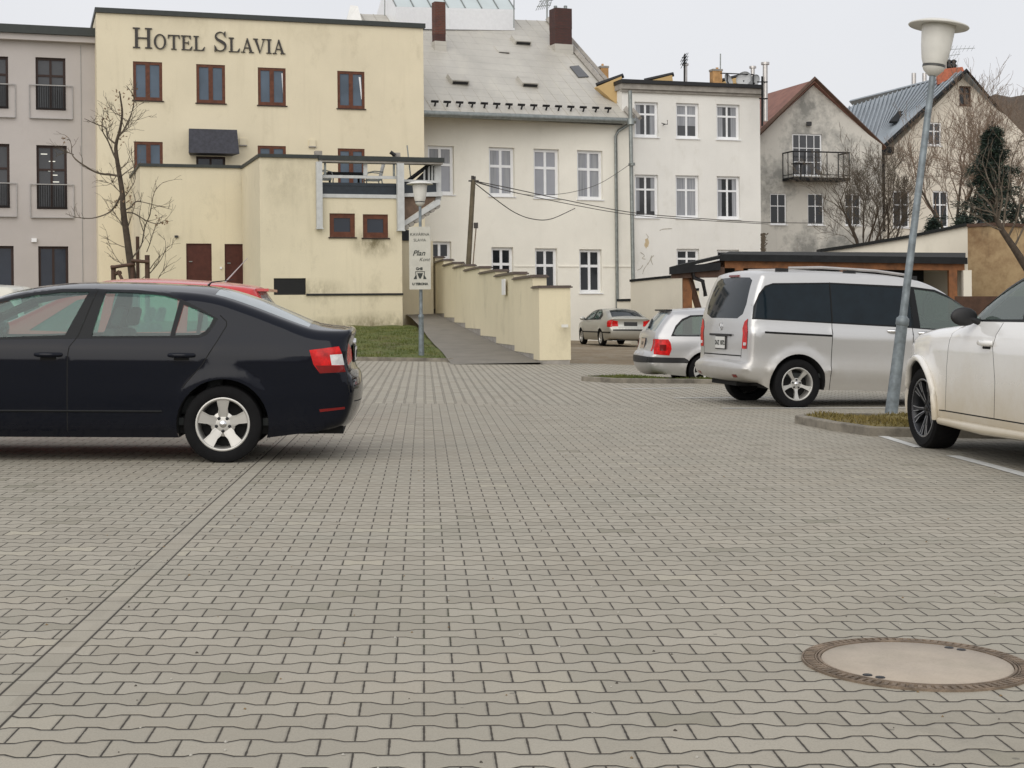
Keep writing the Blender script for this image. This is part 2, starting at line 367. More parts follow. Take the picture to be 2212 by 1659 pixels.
# ================================================================ paving
YSW = 20.6        # beyond this row the blocks run the other way
def mat_paving():
    n = N('bone_paving'); o = n.obj()
    ang = math.atan2(190, F)
    mp = n.mapping(o, rot=(0, 0, -ang))
    s0 = n.n('SeparateXYZ', {0: mp}); X, Y = s0.outputs[0], s0.outputs[1]
    far = n.M('GREATER_THAN', Y, YSW)
    # rotate by 90 degrees past the border row
    def sel(a, b):
        return n.M('ADD', n.M('MULTIPLY', a, n.M('SUBTRACT', 1.0, far)), n.M('MULTIPLY', b, far))
    wob = n.M('MULTIPLY', n.M('SUBTRACT', n.noise(0.8, 2, 0.5, mp), 0.5), 0.016)
    u = sel(n.M('ADD', X, 0.012), n.M('ADD', Y, 0.03)); v = sel(Y, X)
    v = n.M('ADD', v, wob)
    p, q, A = 0.1395, 0.2, 0.0135
    # trapezoid wave of period q: +1 near joints of even rows
    fr = n.M('SUBTRACT', n.M('FRACT', n.M('DIVIDE', u, q)), 0.5)       # 0 at mid, +-0.5 at joint
    tri = n.M('SUBTRACT', n.M('MULTIPLY', n.M('ABSOLUTE', fr), 4.0), 1.0)  # -1..1
    T = n.M('MAXIMUM', n.M('MINIMUM', n.M('MULTIPLY', tri, 2.6), 1.0), -1.0)
    b = n.M('ROUND', n.M('DIVIDE', v, p))
    par = n.M('SUBTRACT', 1.0, n.M('MULTIPLY', n.M('FLOORED_MODULO', b, 2.0), 2.0))  # +1 even
    # boundary b lies between rows b-1 and b
    off = n.M('MULTIPLY', n.M('MULTIPLY', par, -A), T)
    dv = n.M('SUBTRACT', n.M('SUBTRACT', v, n.M('MULTIPLY', b, p)), off)
    row = n.M('SUBTRACT', b, n.M('LESS_THAN', dv, 0.0))
    rp = n.M('MULTIPLY', n.M('FLOORED_MODULO', row, 2.0), 0.5)
    uu = n.M('ADD', n.M('DIVIDE', u, q), rp)
    fu = n.M('FRACT', uu)
    du = n.M('MULTIPLY', n.M('SUBTRACT', 0.5, n.M('ABSOLUTE', n.M('SUBTRACT', fu, 0.5))), q)
    adv = n.M('ABSOLUTE', dv)
    jn = n.noise(22, 3, 0.7, mp)
    adv2 = n.M('ADD', adv, n.M('MULTIPLY', n.M('SUBTRACT', jn, 0.5), 0.006))
    du2 = n.M('ADD', du, n.M('MULTIPLY', n.M('SUBTRACT', jn, 0.5), 0.006))
    # border band of narrow stones along x ~ xb
    xb = -1.375
    bx = n.M('SUBTRACT', X, xb)
    inb = n.M('MULTIPLY', n.M('MULTIPLY', n.M('GREATER_THAN', bx, 0.0), n.M('LESS_THAN', bx, 0.104)), n.M('SUBTRACT', 1.0, far))
    bdx = n.M('MINIMUM', n.M('ABSOLUTE', bx), n.M('ABSOLUTE', n.M('SUBTRACT', bx, 0.104)))
    bfy = n.M('FRACT', n.M('DIVIDE', Y, 0.2))
    bdy = n.M('MULTIPLY', n.M('SUBTRACT', 0.5, n.M('ABSOLUTE', n.M('SUBTRACT', bfy, 0.5))), 0.2)
    bdy = n.M('ADD', bdy, 0.0015)
    nearb = n.M('ADD', n.M('MULTIPLY', bdx, 0.8), n.M('MULTIPLY', far, 1.0))
    def pick(a, bb):  # a outside band, bb inside
        return n.M('ADD', n.M('MULTIPLY', a, n.M('SUBTRACT', 1.0, inb)), n.M('MULTIPLY', bb, inb))
    d1 = pick(n.M('MULTIPLY', adv2, 0.62), bdy); d2 = pick(n.M('ADD', du2, 0.0006), 1.0)
    d = n.M('MINIMUM', n.M('MINIMUM', d1, d2), nearb)
    rowb = n.M('MULTIPLY', n.M('ABSOLUTE', n.M('SUBTRACT', Y, YSW)), 1.0)
    d = n.M('MINIMUM', d, rowb)
    joint = n.n('MapRange', {'Value': d, 'From Min': 0.0022, 'From Max': 0.0054, 'To Min': 1.0, 'To Max': 0.0}, interpolation_type='SMOOTHSTEP').outputs[0]
    hgt = n.n('MapRange', {'Value': d, 'From Min': 0.0, 'From Max': 0.011, 'To Min': 0.0, 'To Max': 1.0}, interpolation_type='SMOOTHSTEP').outputs[0]
    cell = n.n('CombineXYZ', {0: n.M('FLOOR', uu), 1: row, 2: inb}).outputs[0]
    wn = n.n('TexWhiteNoise', {'Vector': cell}, noise_dimensions='3D').outputs[0]
    base = n.ramp(wn, [(0.0, (0.255, 0.236, 0.178)), (0.03, (0.316, 0.288, 0.230)), (0.25, (0.340, 0.311, 0.250)), (0.7, (0.360, 0.330, 0.266)), (0.97, (0.384, 0.352, 0.286)), (1.0, (0.42, 0.385, 0.30))])
    # grey-green and pinkish patches
    big = n.noise(0.55, 5, 0.65, mp)
    base = n.mix(n.M('MULTIPLY', n.ramp(big, [(0.45, 0.0), (0.7, 1.0)]), 0.35), base, (0.275, 0.272, 0.222))
    big2 = n.noise(1.3, 5, 0.7, n.mapping(mp, loc=(4, 9, 0)))
    base = n.mix(n.M('MULTIPLY', n.ramp(big2, [(0.5, 0.0), (0.75, 1.0)]), 0.3), base, (0.375, 0.318, 0.235))
    grit = n.noise(160, 3, 0.75, mp)
    base = n.mix(n.M('MULTIPLY', n.ramp(grit, [(0.35, 1.0), (0.55, 0.0)]), 0.28), base, (0.16, 0.142, 0.115))
    grit2 = n.noise(420, 2, 0.7, mp)
    base = n.mix(n.M('MULTIPLY', n.ramp(grit2, [(0.55, 0.0), (0.75, 1.0)]), 0.3), base, (0.46, 0.43, 0.37))
    dk = n.noise(0.9, 4, 0.6, n.mapping(mp, loc=(11, 3, 0)))
    jc = n.ramp(dk, [(0.3, (0.022, 0.018, 0.012)), (0.7, (0.055, 0.045, 0.032))])
    spots = n.n('TexVoronoi', {'Vector': mp, 'Scale': 3.1, 'Randomness': 1.0}, feature='F1').outputs['Distance']
    base = n.mix(n.M('MULTIPLY', n.M('LESS_THAN', spots, 0.035), 0.65), base, (0.12, 0.11, 0.09))
    # oil drips and tyre-darkened tracks in the parking area, mossy patches
    oil = n.ramp(n.noise(0.35, 7, 0.8, n.mapping(mp, loc=(2, 5, 0)), 0.4), [(0.58, 0.0), (0.72, 1.0)])
    base = n.mix(n.M('MULTIPLY', oil, 0.38), base, (0.13, 0.12, 0.10))
    moss = n.M('MULTIPLY', n.ramp(n.noise(0.7, 6, 0.8, n.mapping(mp, loc=(8, 1, 0))), [(0.55, 0.0), (0.7, 1.0)]), joint)
    colr = n.mix(joint, base, jc)
    colr = n.mix(n.M('MULTIPLY', moss, 0.6), colr, (0.07, 0.085, 0.03))
    h = n.M('ADD', hgt, n.M('MULTIPLY', grit, 0.12))
    h = n.M('ADD', h, n.M('MULTIPLY', wn, 0.12))
    n.bsdf(colr, 0.85, 0, n.bump(h, 0.75, 0.006)); return n.m
M['paving'] = mat_paving()
def mat_ground():
    n = N('dirt_ground'); o = n.obj()
    f = n.noise(0.5, 7, 0.7, o, 0.6); g = n.noise(4, 6, 0.7, n.mapping(o, (1, 0.35, 1)))
    c = n.ramp(f, [(0.3, (0.15, 0.11, 0.07)), (0.5, (0.24, 0.20, 0.14)), (0.68, (0.32, 0.28, 0.22))])
    c = n.mix(n.M('MULTIPLY', n.ramp(g, [(0.4, 0.0), (0.65, 1.0)]), 0.6), c, (0.20, 0.135, 0.065))
    n.bsdf(c, 0.95, 0, n.bump(g, 0.8, 0.08)); return n.m
M['dirt'] = mat_ground()
M['asphalt'] = mat_plain('ramp_asphalt', (0.19, 0.175, 0.15), 0.9, var=0.12, scale=2, bump=0.15)
def mat_grass(name, cols):
    n = N(name); o = n.obj()
    f = n.noise(1.2, 6, 0.75, o); g = n.noise(30, 3, 0.7, o)
    c = n.ramp(f, [(0.32, cols[0]), (0.5, cols[1]), (0.68, cols[2])])
    mud = n.ramp(n.noise(0.9, 6, 0.8, n.mapping(o, loc=(7, 3, 0))), [(0.52, 0.0), (0.62, 1.0)])
    c = n.mix(n.M('MULTIPLY', mud, 0.6), c, (0.15, 0.115, 0.065))
    c = n.mix(n.M('MULTIPLY', g, 0.5), c, col3(cols[0], 0.5))
    n.bsdf(c, 0.9, 0, n.bump(g, 0.9, 0.03)); return n.m
M['grass'] = mat_grass('bank_grass', ((0.075, 0.105, 0.018), (0.12, 0.145, 0.028), (0.20, 0.185, 0.045)))
M['drygrass'] = mat_grass('dry_grass', ((0.12, 0.10, 0.025), (0.22, 0.17, 0.045), (0.30, 0.22, 0.08)))
M['mud'] = mat_plain('island_mud', (0.10, 0.075, 0.045), 0.95, var=0.4, bump=0.5)
def sheet(name, x0, x1, y0, y1, nx, ny, zf, mat):
    mb = MB(); vs = [(x0+(x1-x0)*i/nx, y0+(y1-y0)*j/ny) for j in range(ny+1) for i in range(nx+1)]
    mb.add([(x, y, zf(x, y)) for x, y in vs], [(j*(nx+1)+i, j*(nx+1)+i+1, (j+1)*(nx+1)+i+1, (j+1)*(nx+1)+i) for j in range(ny) for i in range(nx)], 0, True)
    o = mb.build(name, mat); tag(o, kind='structure'); return o
def gbase(x, y):
    k = 1 if abs(x) < 40 else 40/abs(x)
    return gz(x*k, y)-0.02 if y < 90 else gz(x*k, 90)-0.02
sheet('ground', -400, 400, -30, 900, 160, 186, gbase, M['dirt'])
sheet('parking_paving', -26, 26, -4, 37.6, 52, 44, lambda x, y: gz(x, y)+0.004, M['paving'])
# white parking lines, each a painted strip
def strip(pts_px, w, name='parking_line', lbl=None):
    mb = MB()
    P = [on_ground(*p) for p in pts_px]
    Q = []
    for i in range(len(P)-1):
        for k in range(4): Q.append(P[i].lerp(P[i+1], k/4))
    Q.append(P[-1])
    d = (Q[-1]-Q[0]).normalized(); s = Vector((-d.y, d.x, 0))*w/2
    vs = []
    for q in Q:
        for e in (-1, 1):
            p = q+s*e; vs.append((p.x, p.y, gz(p.x, p.y)+0.009))
    mb.add(vs, [(2*i, 2*i+2, 2*i+3, 2*i+1) for i in range(len(Q)-1)])
    o = mb.build(name, M['line']); tag(o, kind='structure'); return o
strip([(1345, 841), (1500, 839)], 0.1)
strip([(1457, 861), (1680, 859)], 0.1)
strip([(1560, 883), (1960, 882)], 0.11)
strip([(1905, 943), (1985, 968)], 0.1)
strip([(2058, 986), (2150, 1010), (2300, 1052)], 0.12)
# ---------------------------------------------------------------- manhole
mh = on_ground(1979, 1437)
mhR = 0.405
root = empty('manhole', (mh.x, mh.y, gz(mh.x, mh.y)), (0, math.atan(0.02), 0), label='round manhole with pale concrete lid and ribbed iron frame set in the paving', cat='manhole')
b = MB(); b.lathe([(0.338, 0.004), (0.338, 0.015), (0.346, 0.015), (0.347, 0.008), (0.352, 0.008), (0.352, 0.014), (0.357, 0.014), (0.358, 0.009), (0.398, 0.009), (0.399, 0.013), (mhR, 0.013), (mhR, 0.004)], 96)
for k in range(84):
    a = 2*PI*k/84; m3 = Matrix.Rotation(a, 3, 'Z')
    b.box(m3 @ Vector((0.378, 0, 0.0115)), (0.036, 0.015, 0.006), 0, m3)
b.build('iron_frame', M['rust'], root, auto=0.6)
n = N('lid_concrete'); o = n.obj()
c = n.ramp(n.noise(5, 6, 0.7, o), [(0.3, (0.38, 0.325, 0.26)), (0.7, (0.46, 0.395, 0.315))])
c = n.mix(n.M('MULTIPLY', n.ramp(n.noise(2.2, 4, 0.6, n.mapping(o, loc=(0.3, 0.4, 0))), [(0.5, 0.0), (0.7, 1.0)]), 0.5), c, (0.27, 0.25, 0.19))
c = n.mix(n.M('MULTIPLY', n.ramp(n.noise(90, 3, 0.7, o), [(0.3, 1.0), (0.5, 0.0)]), 0.25), c, (0.22, 0.19, 0.15))
n.bsdf(c, 0.85, 0, n.bump(n.noise(120, 3, 0.7, o), 0.3, 0.004)); M['lid'] = n.m
b = MB(); b.lathe([(0.0005, 0.0125), (0.15, 0.0125), (0.334, 0.0115), (0.337, 0.006)], 96); lid = b.build('lid', M['lid'], root)
for a in (0.75, 0.91, 0.75+PI, 0.91+PI):
    b = MB(); b.lathe([(0.0002, 0.0142), (0.016, 0.0142), (0.018, 0.011)], 16, Mx=Matrix.Translation((0.305*math.cos(a), 0.305*math.sin(a), 0)))
    b.build('lifting_slot', M['black'], lid)
# ---------------------------------------------------------------- kerbed islands
def grass_tufts(poly_xy, zf, count, h, mat, name, parent=None, seed=3):
    rnd = random.Random(seed); mb = MB()
    xs = [p[0] for p in poly_xy]; ys = [p[1] for p in poly_xy]; k = 0; tries = 0
    while k < count and tries < count*20:
        tries += 1
        x = rnd.uniform(min(xs), max(xs)); y = rnd.uniform(min(ys), max(ys))
        if not inside((x, y), poly_xy): continue
        k += 1; z = zf(x, y); a = rnd.uniform(0, 2*PI); hh = h*rnd.uniform(0.4, 1.2); w = 0.006+hh*0.07
        lx, ly = rnd.uniform(-1, 1)*hh*0.7, rnd.uniform(-1, 1)*hh*0.7
        dx, dy = math.cos(a)*w, math.sin(a)*w
        mb.add([(x-dx, y-dy, z), (x+dx, y+dy, z), (x+lx*0.5+dx*0.6, y+ly*0.5+dy*0.6, z+hh*0.6), (x+lx, y+ly, z+hh)], [(0, 1, 2, 3)])
    return mb.build(name, mat, parent)
def island(px_pts, label, gmat, kh=0.10, kw=0.1, tufts=1500, th=0.07, extra=()):
    P = [on_ground(*p) for p in px_pts]+[Vector(e) for e in extra]
    poly = [(p.x, p.y) for p in P]
    poly = resample(poly, 0.5)
    cx = sum(p[0] for p in poly)/len(poly); cy = sum(p[1] for p in poly)/len(poly)
    area = sum(poly[i-1][0]*poly[i][1]-poly[i][0]*poly[i-1][1] for i in range(len(poly)))
    sgn = 1 if area > 0 else -1
    def offs(d):
        out = []; n = len(poly)
        for i in range(n):
            a = Vector(poly[i-1]); b = Vector(poly[i]); c = Vector(poly[(i+1) % n])
            t = ((b-a).normalized()+(c-b).normalized())
            t = t.normalized() if t.length > 1e-6 else (c-b).normalized()
            nn = Vector((-t.y, t.x))*sgn; out.append(tuple(b+nn*d))
        return out
    inn = offs(kw); n_ = len(poly)
    root = empty('kerb_island', (cx, cy, gz(cx, cy)), label=label, cat='kerb island')
    L = lambda v: (v[0]-cx, v[1]-cy, v[2]-gz(cx, cy))
    mb = MB(); vs = []
    for (x, y) in poly: vs += [L((x, y, gz(x, y)-0.03)), L((x, y, gz(x, y)+kh-0.012))]
    bev = offs(0.012)
    for (x, y) in bev: vs.append(L((x, y, gz(x, y)+kh)))
    for (x, y) in inn: vs.append(L((x, y, gz(x, y)+kh)))
    for (x, y) in inn: vs.append(L((x, y, gz(x, y)+kh-0.03)))
    fs = []
    for i in range(n_):
        j = (i+1) % n_
        fs += [(2*i, 2*j, 2*j+1, 2*i+1), (2*i+1, 2*j+1, 2*n_+j, 2*n_+i), (2*n_+i, 2*n_+j, 3*n_+j, 3*n_+i), (3*n_+i, 3*n_+j, 4*n_+j, 4*n_+i)]
    mb.add(vs, fs); mb.build('kerb', M['kerb'], root)
    gv, gt = cdt([inn], [(cx+random.uniform(-3, 3), cy+random.uniform(-3, 3)) for _ in range(120)])
    gt = [t for t in gt if inside((sum(gv[i][0] for i in t)/3, sum(gv[i][1] for i in t)/3), inn)]
    zf = lambda x, y: gz(x, y)+kh-0.02+0.025*math.sin(x*5+y*3)
    mb = MB(); mb.add([L((x, y, zf(x, y))) for x, y in gv], gt, 0, True); mb.build('turf', gmat, root)
    g = grass_tufts(inn, lambda x, y: zf(x, y)-0.01, tufts, th, gmat, 'grass_blades', root); tag(g, kind='stuff')
    g.location = (-cx, -cy, -gz(cx, cy))
    return root
a = on_ground(1715, 914)
island([(1717, 915), (1790, 930), (1880, 943), (2010, 946)], 'kerbed grass island at the foot of the tall leaning street lamp', M['drygrass'], 0.10, tufts=9000, th=0.05,
       extra=[(7.6, 15.4, 0), (7.6, 17.9, 0), (3.6, 18.1, 0)])
island([(1256, 823), (1330, 828), (1440, 829), (1500, 829)], 'low kerbed grass island under the silver estate car', M['grass'], 0.09, tufts=6000, th=0.05,
       extra=[(5.2, 27.0, 0), (5.2, 28.6, 0), (1.6, 28.7, 0)])
# ---------------------------------------------------------------- stepped wall + ramp + grass bank
def wallY(x): return 21949.0/(x-562.0)
def rampz(x, y): return gz(x, y)+max(0, y-36.6)*0.0585
def bankz(x, y): return gz(x, y)+0.07+max(0, y-38.0)*0.041
# ramp between grass edge / annex wall and the stepped wall
edgeR = [at(x, y, wallY(x)) for x, y in ((1167, 783), (1111, 759), (1071.5, 741.7), (1037.6, 725.3), (1005, 709), (981.6, 697), (959.5, 686), (940.8, 677.5), (922, 668))]
mb = MB(); vs = []
for i, p in enumerate(edgeR):
    t = i/8; xl = [966, 948, 930, 916, 905, 893, 882, 868, 850][i]
    q = at(xl, 0, p.y); q.z = p.z
    for k in range(5): vs.append(q.lerp(p+Vector((0.05, 0, 0)), k/4)+Vector((0, 0, 0.0)))
for k in range(5):
    v = vs[k].copy(); v.y -= 0.5; v.z = gz(v.x, v.y)+0.006; vs.insert(k, v)
mb.add(vs, [(i*5+k, i*5+k+1, (i+1)*5+k+1, (i+1)*5+k) for i in range(9) for k in range(4)], 0, True)
tag(mb.build('ramp_path', M['asphalt']), kind='structure')
# grass bank left of the ramp
bl = [(560, 751), (700, 759), (765, 765), (880, 774.5), (972, 782.5)]
front = [on_ground(*p) for p in bl]
mb = MB(); rows = 14; vs = []
right = [at(x, 0, y) for x, y in ((972, 37.6), (962, 39.5), (948, 42), (930, 45), (914, 48), (902, 51), (888, 54))]
for j in range(rows+1):
    t = j/rows
    yr = 37.7+(54.5-37.7)*t
    # right edge x at that depth
    xr = None
    for a_, b_ in zip(right, right[1:]):
        if a_.y <= yr <= b_.y or b_ is right[-1]:
            k = (yr-a_.y)/(b_.y-a_.y); xr = a_.x+(b_.x-a_.x)*k; break
    yl = 39.5+(56-39.5)*t; xl = -16.0
    for i in range(17):
        s_ = i/16; x = xl+(xr-xl)*s_; y = yl+(yr-yl)*s_
        vs.append((x, y, bankz(x, y)+(0.03*math.sin(x*3+y*2) if j > 0 else 0)))
mb.add(vs, [(j*17+i, j*17+i+1, (j+1)*17+i+1, (j+1)*17+i) for j in range(rows) for i in range(16)], 0, True)
tag(mb.build('grass_bank', M['grass']), kind='structure')
gp = [(-9.5, 38.6), (-1.7, 37.9), (-2.6, 45), (-3.3, 53), (-9.5, 50)]
g = grass_tufts(gp, lambda x, y: bankz(x, y)-0.01, 16000, 0.06, M['grass'], 'grass'); tag(g, 'short mossy grass covering the bank beside the ramp', 'grass', kind='stuff')
mb = MB(); fr = [(-16.0, 39.4), (-9, 38.65), (right[0].x+0.0, 37.62)]
fr = resample(fr, 1.0, False)
for (x0, y0), (x1, y1) in zip(fr, fr[1:]):
    a_ = [(x0, y0-0.06, gz(x0, y0)-0.02), (x0, y0-0.06, gz(x0, y0)+0.09), (x0, y0+0.06, gz(x0, y0)+0.09)]
    b_ = [(x1, y1-0.06, gz(x1, y1)-0.02), (x1, y1-0.06, gz(x1, y1)+0.09), (x1, y1+0.06, gz(x1, y1)+0.09)]
    mb.add(a_+b_, [(0, 3, 4, 1), (1, 4, 5, 2)])
tag(mb.build('bank_kerb', M['kerb']), kind='structure')
# the wall itself
tops = [599.4, 592.4, 586.5, 579.5, 574.9, 569.7, 563.2, 557]
bots = [759, 741.7, 725.3, 709, 697, 686, 677.5, 668]
xs_ = [1151.9, 1111, 1071.5, 1037.6, 1005, 981.6, 959.5, 940.8, 922]
base = at(1165, 787, 36.4)
wallroot = empty('stepped_wall', (base.x, base.y, gz(base.x, base.y)), label='yellow plastered garden wall stepping up beside the ramp, capped with brown tiles', cat='wall')
wm = Matrix.Translation(-Vector(wallroot.location))
def world_box_seg(mb, A, B, wdt, z0, z1, over=0.0, mat=0, drop=0.0):
    d = (B-A); d.z = 0; d.normalize(); r = Vector((d.y, -d.x, 0))
    if r.x < 0: r = -r
    a, b = A-d*over, B+d*over
    l0, l1 = -over, wdt+over
    vs = []
    for p in (a, b):
        for l in (l0, l1):
            for z in (z0, z1):
                q = p+r*l; vs.append(wm @ Vector((q.x, q.y, z)))
    mb.add(vs, [(0, 1, 3, 2), (4, 6, 7, 5), (0, 4, 5, 1), (2, 3, 7, 6), (0, 2, 6, 4), (1, 5, 7, 3)], mat)
dark = MB(); plin = MB()
pier_top = at(1190, 622, 36.4).z
A = at(1165, 700, 36.4); B = at(1151.9, 700, wallY(1151.9))
mb = MB(); world_box_seg(mb, A, B, 0.76, gz(A.x, A.y)+0.10, pier_top); mb.build('pier', M['stepwall'], wallroot)
mb = MB(); world_box_seg(mb, A, B, 0.76, pier_top+0.002, pier_top+0.035, 0.05); world_box_seg(mb, A, B, 0.76, pier_top+0.037, pier_top+0.06, 0.02); mb.build('cap', M['cap'], wallroot)
plA = A-(B-A).normalized()*0.01; world_box_seg(plin, A, B, 0.75, -0.3, gz(A.x, A.y)+0.099, -0.012)
for k in range(8):
    A = at(xs_[k], 700, wallY(xs_[k])); B = at(xs_[k+1], 700, wallY(xs_[k+1]))
    zt = at(xs_[k]+15, tops[k], wallY(xs_[k])).z; zb = at(xs_[k+1], bots[k], wallY(xs_[k+1])).z
    mb = MB(); world_box_seg(mb, A+(B-A)*0.002, B, 0.34-0.002*k, zb+0.01, zt); mb.build('wall_panel', M['stepwall'], wallroot)
    mb = MB(); world_box_seg(mb, A, B, 0.34, zt+0.002, zt+0.04, 0.055); world_box_seg(mb, A, B, 0.34, zt+0.042, zt+0.07, 0.02); mb.build('cap', M['cap'], wallroot)
    world_box_seg(plin, A, B, 0.33-0.003*k, zb-0.9, zb+0.008, -0.012)
plin.build('plinth', M['concrete'], wallroot)
# small notices on the wall
A = at(1090, 620, wallY(1095)); wd = (at(1071.5, 700, wallY(1071.5))-at(1111, 700, wallY(1111))); wd.z = 0; wd.normalize(); nrm = Vector((-wd.y, wd.x, 0)); nrm = nrm if nrm.x < 0 else -nrm
mb = MB(); rt = Matrix((( -wd.x, nrm.x, 0), (-wd.y, nrm.y, 0), (0, 0, 1)))
mb.box((0, 0, 0), (0.55, 0.02, 0.42), 0, rt)
pl = mb.build('notice_sign', M['white_frame']); pl.location = A+nrm*0.03; tag(pl, 'small white notice fixed to the yellow stepped wall', 'sign')
mb = MB(); mb.box((0, 0.0, 0), (0.16, 0.06, 0.07), 0)
o_ = mb.build('wall_light', M['lampwhite']); o_.location = at(1200+20, 704, 36.4)+Vector((0, -0.03, 0)); tag(o_, 'tiny cream box fixed to the front pier of the yellow wall', 'wall box')

# loose grit and leaf scraps lying on the blocks
rnd = random.Random(77); mb = MB()
for k in range(420):
    y = 3.5+22*rnd.random()**1.5; x = rnd.uniform(-0.42, 0.42)*y; z = gz(x, y)+0.005; r = rnd.uniform(0.003, 0.008)
    vs = [(x+r*math.cos(a)*rnd.uniform(.6, 1.2), y+r*math.sin(a)*rnd.uniform(.6, 1.2), z) for a in (0, 1.3, 2.5, 3.8, 5)]
    mb.add(vs+[(x, y, z+r*0.8)], [(0, 1, 5), (1, 2, 5), (2, 3, 5), (3, 4, 5), (4, 0, 5)], rnd.choice((0, 0, 1, 2)))
tag(mb.build('grit', [mat_plain('pale_grit', (0.42, 0.40, 0.35), 0.9), mat_plain('dark_grit', (0.06, 0.05, 0.04), 0.9), mat_plain('leaf_scrap', (0.20, 0.13, 0.06), 0.9)]), 'loose grit and leaf scraps scattered over the paving blocks', 'grit', kind='stuff')
# ================================================================ buildings
def slab(mb, pts, th, mat=0):
    """polygonal 3D sheet with thickness downwards along its normal"""
    pts = [Vector(p) for p in pts]; n = len(pts)
    nn = (pts[1]-pts[0]).cross(pts[2]-pts[0]).normalized()
    if nn.z < 0: nn = -nn
    lo = [p-nn*th for p in pts]
    mb.add(pts, [tuple(range(n))], mat); mb.add(lo, [tuple(reversed(range(n)))], mat)
    mb.add(pts+lo, [(i, (i+1) % n, n+(i+1) % n, n+i) for i in range(n)], mat)
def rootof(f, px, z, name, **kw):
    p = f.P(f.uz(px, 600)[0], z); return wroot(name, p, **kw)
def fbox(f, rpx, o0, o1, mat, name, parent=None, mb=None, **kw):
    u0, u1, z0, z1 = f.rect(*rpx); m = MB(); m.frame(f.P, u0, u1, z0, z1, o0, o1)
    o = m.build(name, mat, parent); return tag(o, **kw)
# ---------------------------------------------------------------- hotel
H = Fac(560, 63, 0.32)
hr = rootof(H, 560, 0, 'hotel_building', label='pale yellow four storey hotel with brown windows and dark serif lettering', cat='building')
ul, zt = H.uz(207.5, 24.5); ur, zt2 = H.uz(914, 64); zt = (zt+zt2)/2
row1 = [(287.5, 133.5, 350.7, 217), (424.2, 139.5, 486.5, 222.8), (557.2, 146.5, 617.4, 227.5), (728.9, 154, 787.7, 234.5)]
row2 = [(290, 306, 352, 408), (424, 338, 487, 400), (557, 315, 618, 400), (730, 321, 788, 402)]
holes = [H.rect(*r) for r in row1+row2]
wall_mesh(H, [(ul, -0.5), (ur, -0.5), (ur, zt), (ul, zt)], holes, 0.14, 9).build('wall', M['hotel'], hr)
mb = MB(); mb.frame(H.P, ul-0.05, ur+0.08, zt+0.003, zt+0.2, -9.05, 0.10); mb.build('roof_edge', M['green_cap'], hr)
for i, r in enumerate(row1+row2):
    R_ = H.rect(*r)
    if i == 5: window(H, R_, hr, M['darkbrown_frame'], M['pane_navy'], 0.1, (0.5,), (), 0.09, 0.08)
    else: window(H, R_, hr, M['brown_frame'], M['pane_blue'], 0.06, (0.5,), (0.72,) if i in (6, 7) else (), 0.115, 0.17, sillmat=M['darkbrown_frame'])
# curtain strips in two windows
for (xa, ya, xb, yb) in ((610, 158, 613, 208), (777, 166, 782, 214)):
    u0, z1 = H.uz(xa, ya); u1, z0 = H.uz(xb, yb); mb = MB()
    mb.add([H.P(u0-0.03, z1, -0.064), H.P(u0+0.05, z1, -0.064), H.P(u1+0.02, z0, -0.064), H.P(u1-0.02, z0, -0.064)], [(0, 1, 2, 3)])
    mb.build('curtain', M['white_frame'], hr)
# slate awning box over the second lower window
u0, u1, z0, z1 = H.rect(404, 281, 507, 336)
mb = MB()
vs = [H.P(u0+0.08, z1, 0.0), H.P(u1-0.08, z1, 0.0), H.P(u0, z1-0.05, 0.75), H.P(u1, z1-0.05, 0.75), H.P(u0-0.04, z0, 0.95), H.P(u1+0.06, z0, 0.95), H.P(u0+0.1, z0, 0.0), H.P(u1-0.1, z0, 0.0)]
mb.add(vs, [(0, 1, 3, 2), (2, 3, 5, 4), (4, 5, 7, 6), (0, 2, 4, 6), (1, 7, 5, 3)])
mb.build('slate_awning', M['slate'], hr)
for r in ((517, 299, 532, 313), (667.5, 302, 681, 316)):
    o = fbox(H, r, 0.003, 0.07, M['hotel'], 'vent_cover', hr)
    u0, u1, z0, z1 = H.rect(*r); mb = MB(); mb.frame(H.P, u0-0.02, u1+0.02, z0-0.05, z0-0.003, 0.003, 0.1); mb.build('ledge', M['concrete'], o)
